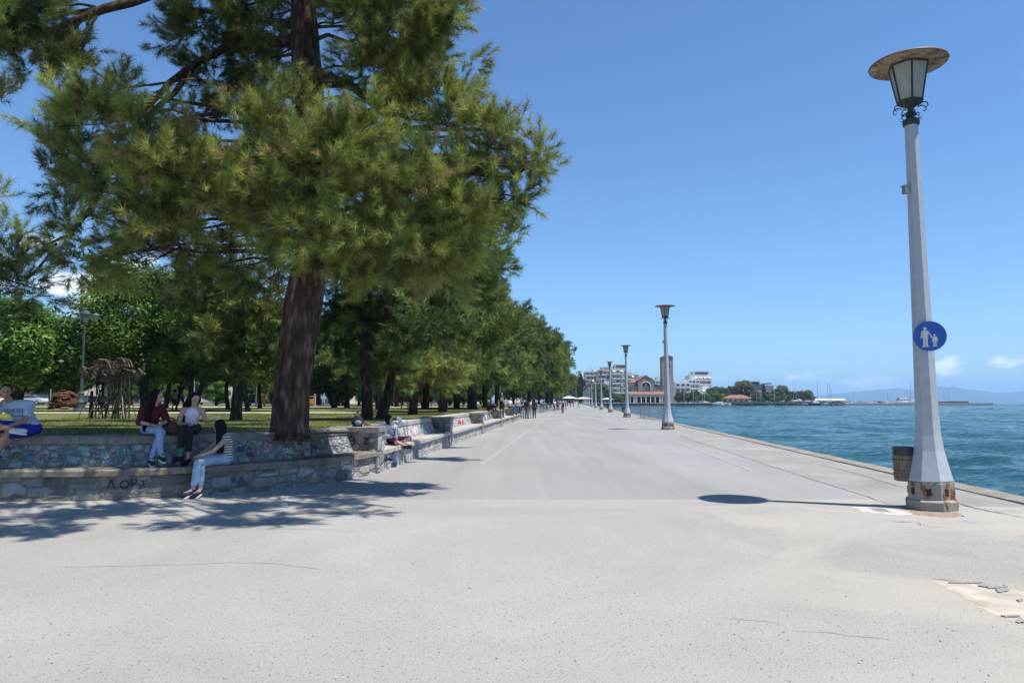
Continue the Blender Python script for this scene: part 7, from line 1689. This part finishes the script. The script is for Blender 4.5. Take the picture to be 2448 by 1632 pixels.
for i, (sx_, Y_, k_, sc) in enumerate(shore):
    where = 'left of the church' if sx_ < 1500 else ('between tower and pavilion' if sx_ < 1740 else 'right of the pavilion'); sub = [q for q in shore if (q[0] < 1500) == (sx_ < 1500) and (q[0] < 1740) == (sx_ < 1740)]; j = sorted(q[0] for q in sub).index(sx_)
    kind_ = ['olive green tree', 'bright green tree', 'brownish tree', 'dark cypress'][k_]
    place_tree(k_, fx(sx_, Y_), Y_, r.uniform(0, 6.28), sc, f'{kind_} on the far shore, {(ORD + ["twenty first", "twenty second", "twenty third", "twenty fourth"])[j]} from the left {where}', 'trees on the far shore', sp, su, z=0)
# lamps and cars on the far quay
def flamp(sx_, Y_, h_, label):
    q = empty('quay_lamp', (fx(sx_, Y_), Y_, 0), 0, label, 'lamp post', 'slim lamps on the far quay'); mb = MB(); mb.tube([(0, 0, 0), (0, 0, h_)], .09, 6); mb.build('shaft', galv, q); mb = MB(); mb.box((0, 0, h_), (.9, .3, .15)); mb.build('head', solew, q)
for i, (sx_, h_) in enumerate([(1634, 9), (1656, 7), (1678, 10), (1683, 7), (1793, 5), (1807, 5), (1817, 5), (1849, 9), (1895, 9), (1902, 9)]): flamp(sx_, 432, h_, f'slim lamp on the far quay, {ORD[i]} from the left after the bell tower')
for i, (sx_, k_) in enumerate([(1682, 0), (1672, 1), (1664, 3)]):
    o = copy_tree(cars[k_]); o.location = (fx(sx_, 428), 428, .02); o.rotation_euler.z = R(180); tag(o, ['white car parked on the far quay', 'silver car parked on the far quay', 'dark blue car parked on the far quay'][i], 'car', 'cars on the far quay')
# people by the church steps far away
# breakwater of rubble with the marina
rockm = m_conc('dark wet boulders', (.05, .045, .042), (.20, .18, .16), .4)
def mole(x0, x1, Y, h, label, name='breakwater', seed=1):
    r = random.Random(seed); root = empty(name, ((x0 + x1) / 2, Y, 0), 0, label, 'breakwater'); mb = MB(); L = x1 - x0
    mb.prism([(-2.5, -3), (2.5, -3), (1.6, h), (-1.6, h)], -L / 2, L / 2, M=Matrix(((0, 0, 1), (1, 0, 0), (0, 1, 0)))); mb.build('wall', plain('dark mole concrete', (.045, .045, .052), .9, .3, .3), root)
    mb = MB(); n = int(L * 2.6)
    for k_ in range(n):
        s_ = r.uniform(.35, .95); t_ = r.random(); q0 = len(mb.v); mb.ell((r.uniform(-L / 2, L / 2), -2.2 - 1.8 * t_, -1.1 + 1.5 * (1 - t_) * r.uniform(.2, 1)), (s_, s_ * .8, s_ * .6), 6, 4, M=Matrix.Rotation(r.uniform(0, 3), 3, 'Z') @ Matrix.Rotation(r.uniform(-.5, .5), 3, 'X'))
        for j in range(q0, len(mb.v)): v_ = mb.v[j]; mb.v[j] = (v_[0] + r.uniform(-.1, .1), v_[1] + r.uniform(-.1, .1), v_[2] + r.uniform(-.1, .1))
    tag(mb.build('boulders', rockm, root), kind='stuff')
    mb = MB()
    for k_ in range(int(L / 3.2)):
        s_ = r.uniform(.3, .7); mb.ell((r.uniform(-L / 2, L / 2), -3.3, -.8 + r.uniform(-.1, .5)), (s_, s_ * .8, s_ * .5), 6, 4)
    mb.build('pale_boulders', plain('pale boulders', (.42, .39, .35), .9, .25, .8), root)['kind'] = 'stuff'; return root
mole(fx(1750, 425), fx(2010, 425), 425, .9, 'long dark rubble breakwater in front of the shore trees', seed=2)
mole(fx(2010, 470) - 6, fx(2308, 470), 470, 1.15, 'farther breakwater arm running out to a square end right of the nearest lamp', seed=3)
# marina sheds: low white roofs
for i, (a, b, zt, Y_, lb) in enumerate([(1925, 1962, 951, 520, 'low white boat shed at the root of the marina'), (1962, 2018, 951.5, 540, 'long low white boat shed at the marina'), (1880, 1912, 950.5, 500, 'low tan shed behind the breakwater')]):
    q = empty('boat_shed', (fx((a + b) / 2, Y_), Y_, 0), 0, lb, 'shed'); w_ = fx(b, Y_) - fx(a, Y_); mb = MB(); mb.box((0, 3, .9), (w_, 6, 2.0)); mb.build('wall', plain('pale shed wall', (.45, .42, .38), .8), q); mb = MB(); mb.prism([(-.6, 1.9), (6.6, 1.9), (3, 2.9)], -w_ / 2 - .3, w_ / 2 + .3, M=Matrix(((0, 0, 1), (1, 0, 0), (0, 1, 0)))); mb.build('roof', plain('white shed roof', (.60, .60, .58), .7), q)
# ground for the marina
g2 = MB(); g2.box((fx(1970, 540), 540, -1.4), (130, 180, 2.9)); o = g2.build('marina_quay', plain('marina quay concrete', (.33, .32, .30), .9)); tag(o, kind='structure')
# boats
hullm = plain('white gelcoat', (.66, .66, .67), .25, .03, 1, spec=.6); alu = plain('grey mast alloy', (.22, .23, .26), .5, .1)
def hull(mb, L, B, H):
    n = 12; V = []
    for i in range(n + 1):
        t = i / n; x = -L / 2 + L * t; b_ = B / 2 * (1 - max(0, (t - .45) / .55) ** 2.2) * (.85 + .15 * min(1, t * 4)); sh = H * (1 + .25 * t * t)
        V += [(x, -b_, sh), (x, -b_ * .82, .15), (x + .1, 0, -.25), (x, b_ * .82, .15), (x, b_, sh)]
    F = [(i * 5 + k, i * 5 + k + 1, (i + 1) * 5 + k + 1, (i + 1) * 5 + k) for i in range(n) for k in range(4)] + [(i * 5 + 4, i * 5, (i + 1) * 5, (i + 1) * 5 + 4) for i in range(n)] + [(0, 1, 2, 3, 4)]
    mb.add(V, F)
def boat(sx_, Y_, L, label, mast=0, rz=0, cabin=True, hm=None, tilt=0, cat='boat', grp=None):
    root = empty('sailboat' if mast else 'motorboat', (fx(sx_, Y_), Y_, -1.1), rz, label, cat, grp); mb = MB(); hull(mb, L, L * .3, L * .10 + .25); mb.build('hull', hm or hullm, root, clean=True); H = L * .10 + .25
    if cabin:
        mb = MB(); mb.box((-.05 * L, 0, H * 1.05 + L * .045), (L * .42, L * .24, L * .11), top=.62); mb.build('cabin', hullm, root); mb = MB(); mb.box((-.05 * L, 0, H * 1.05 + L * .055), (L * .36, L * .225, L * .03), top=.85); mb.build('window', M['window'], root)
    if mast:
        mb = MB(); mb.tube([(.05 * L, 0, H), (.05 * L + tilt, 0, H + mast)], [.11, .07], 6); mb.build('mast', alu, root); mb = MB(); mb.tube([(.05 * L, 0, H + 1.3), (-.38 * L, 0, H + 1.4)], .10, 6); mb.build('boom', hullm, root)
        mb = MB(); mb.tube([(.48 * L, 0, H * 1.2), (.05 * L + tilt, 0, H + mast)], .02, 3); mb.tube([(-.48 * L, 0, H), (.05 * L + tilt, 0, H + mast)], .02, 3); mb.build('rigging', alu, root)
    return root
dkh = plain('dark blue hull', (.03, .05, .09), .3, .1)
boat(1951, 417, 8.5, 'dark hulled sailboat with the tallest mast moored before the breakwater', 13.2, R(8), hm=dkh)
boat(1970, 416, 5.5, 'small white motorboat right of the dark hulled sailboat', 0, R(170)); boat(1715, 414, 6.5, 'white motorboat tied at the left end of the breakwater', 0, R(5)); boat(1733, 418, 6, 'white motorboat touching the far quay, second from the left', 0, R(0))
boat(1977, 500, 9, 'white sailboat on the hard behind the sheds, thin mast', 14, R(60)); boat(1983, 505, 9, 'white sailboat beside another thin mast behind the sheds', 14, R(80)); boat(1987, 498, 8, 'white sailboat with the shorter mast at the sheds', 9, R(120)); boat(2024, 462, 6, 'small sailboat with a short mast at the bend of the breakwater', 5, R(0))
for i, (sx_, Y_, L) in enumerate([(2003, 458, 5), (2012, 460, 6), (2034, 456, 5.5), (2046, 458, 6), (2058, 456, 5), (2068, 459, 6.5), (2079, 457, 6), (2090, 458, 5), (2112, 457, 5), (1900, 448, 9), (1930, 452, 8), (1895, 452, 6)]):
    boat(sx_, Y_, L * 1.45, (f'small white motorboat along the far breakwater, {ORD[i]} from its root' if i < 9 else ['white cabin cruiser laid up behind the breakwater', 'white cabin cruiser by the low sheds', 'small white boat laid up behind the breakwater'][i - 9]), 0, R(r.uniform(-25, 25)), grp='motorboats in the marina')
yb = boat(2152, 456, 19, 'long white motor yacht moored just left of the nearest lamp post', 0, R(178)); mb = MB(); mb.box((-1, 0, 4.2), (6.5, 2.6, .9), top=.8); mb.build('flybridge', hullm, yb); mb = MB(); mb.box((-1, 0, 4.3), (6.2, 2.65, .3)); mb.build('window', M['window'], yb)
boat(2175, 452, 11, 'sailboat with a tall dark mast beside the white yacht', 11.5, R(170), tilt=-.8, hm=hullm); boat(2118, 452, 8, 'sailboat with a thin mast left of the yacht', 6, R(10)); boat(2163, 470, 9, 'sailboat with a short mast hidden behind the yacht', 8, R(10)); boat(2186, 452, 8, 'sailboat with a raked stay close to the lamp post', 9, R(5), tilt=1.5); boat(2252, 478, 9, 'sailboat behind the breakwater end, left of two thin masts', 7.5, R(0)); boat(2262, 478, 9, 'sailboat behind the breakwater end, right of two thin masts', 8, R(0)); boat(1942, 470, 9, 'sailboat with a crossed spar behind the dark hulled one', 8, R(90))
# far city blocks behind the park, mostly hidden by trees
for i, (X0, Y_, W_, H_) in enumerate([(-118, 150, 30, 15), (-84, 156, 24, 18), (-56, 152, 22, 13), (-32, 170, 24, 14)]):
    sx0, sx1 = 1224 + (X0) / Y_ * FP, 1224 + (X0 + W_) / Y_ * FP; top = 957 - (H_ - CAMZ) / Y_ * FP
    o = apartment(sx0, sx1, Y_, top, ['pale block across the street at the far left', 'pale block across the street behind the feathery trees', 'pale block across the street behind the great pine', 'pale block across the street seen past the bushy tree'][i], WH if i % 2 else CR_, WH, (*AW, .2), bays=5, seed=30 + i); o.location.z = LAWN
# street lights reaching over the pines
for i, (sx_, sy_, Y_) in enumerate([(1362, 845, 150)]):
    q = empty('street_light', (fx(1345, Y_), Y_, LAWN), 0, 'tall street light whose pale heads stick out of the last pines', 'lamp post'); z_ = fz(sy_, Y_) - LAWN; mb = MB(); mb.tube([(0, 0, 0), (0, 0, z_)], [.1, .07], 6); mb.build('shaft', galv, q); mb = MB(); mb.box((.9, 0, z_ + .02), (1.2, .3, .12)); mb.box((2.2, 0, z_ + .06), (.9, .3, .12)); mb.tube([(0, 0, z_ - .05), (2.4, 0, z_)], .04, 5); mb.build('heads', solew, q)

# ------------------------------------------------------------------ render settings
scene.cycles.max_bounces = 6; scene.cycles.diffuse_bounces = 3; scene.cycles.glossy_bounces = 2; scene.cycles.transmission_bounces = 3; scene.cycles.volume_bounces = 1; scene.cycles.transparent_max_bounces = 6; scene.cycles.sample_clamp_indirect = 6
scene.cycles.volume_step_rate = 4
bpy.context.view_layer.update()
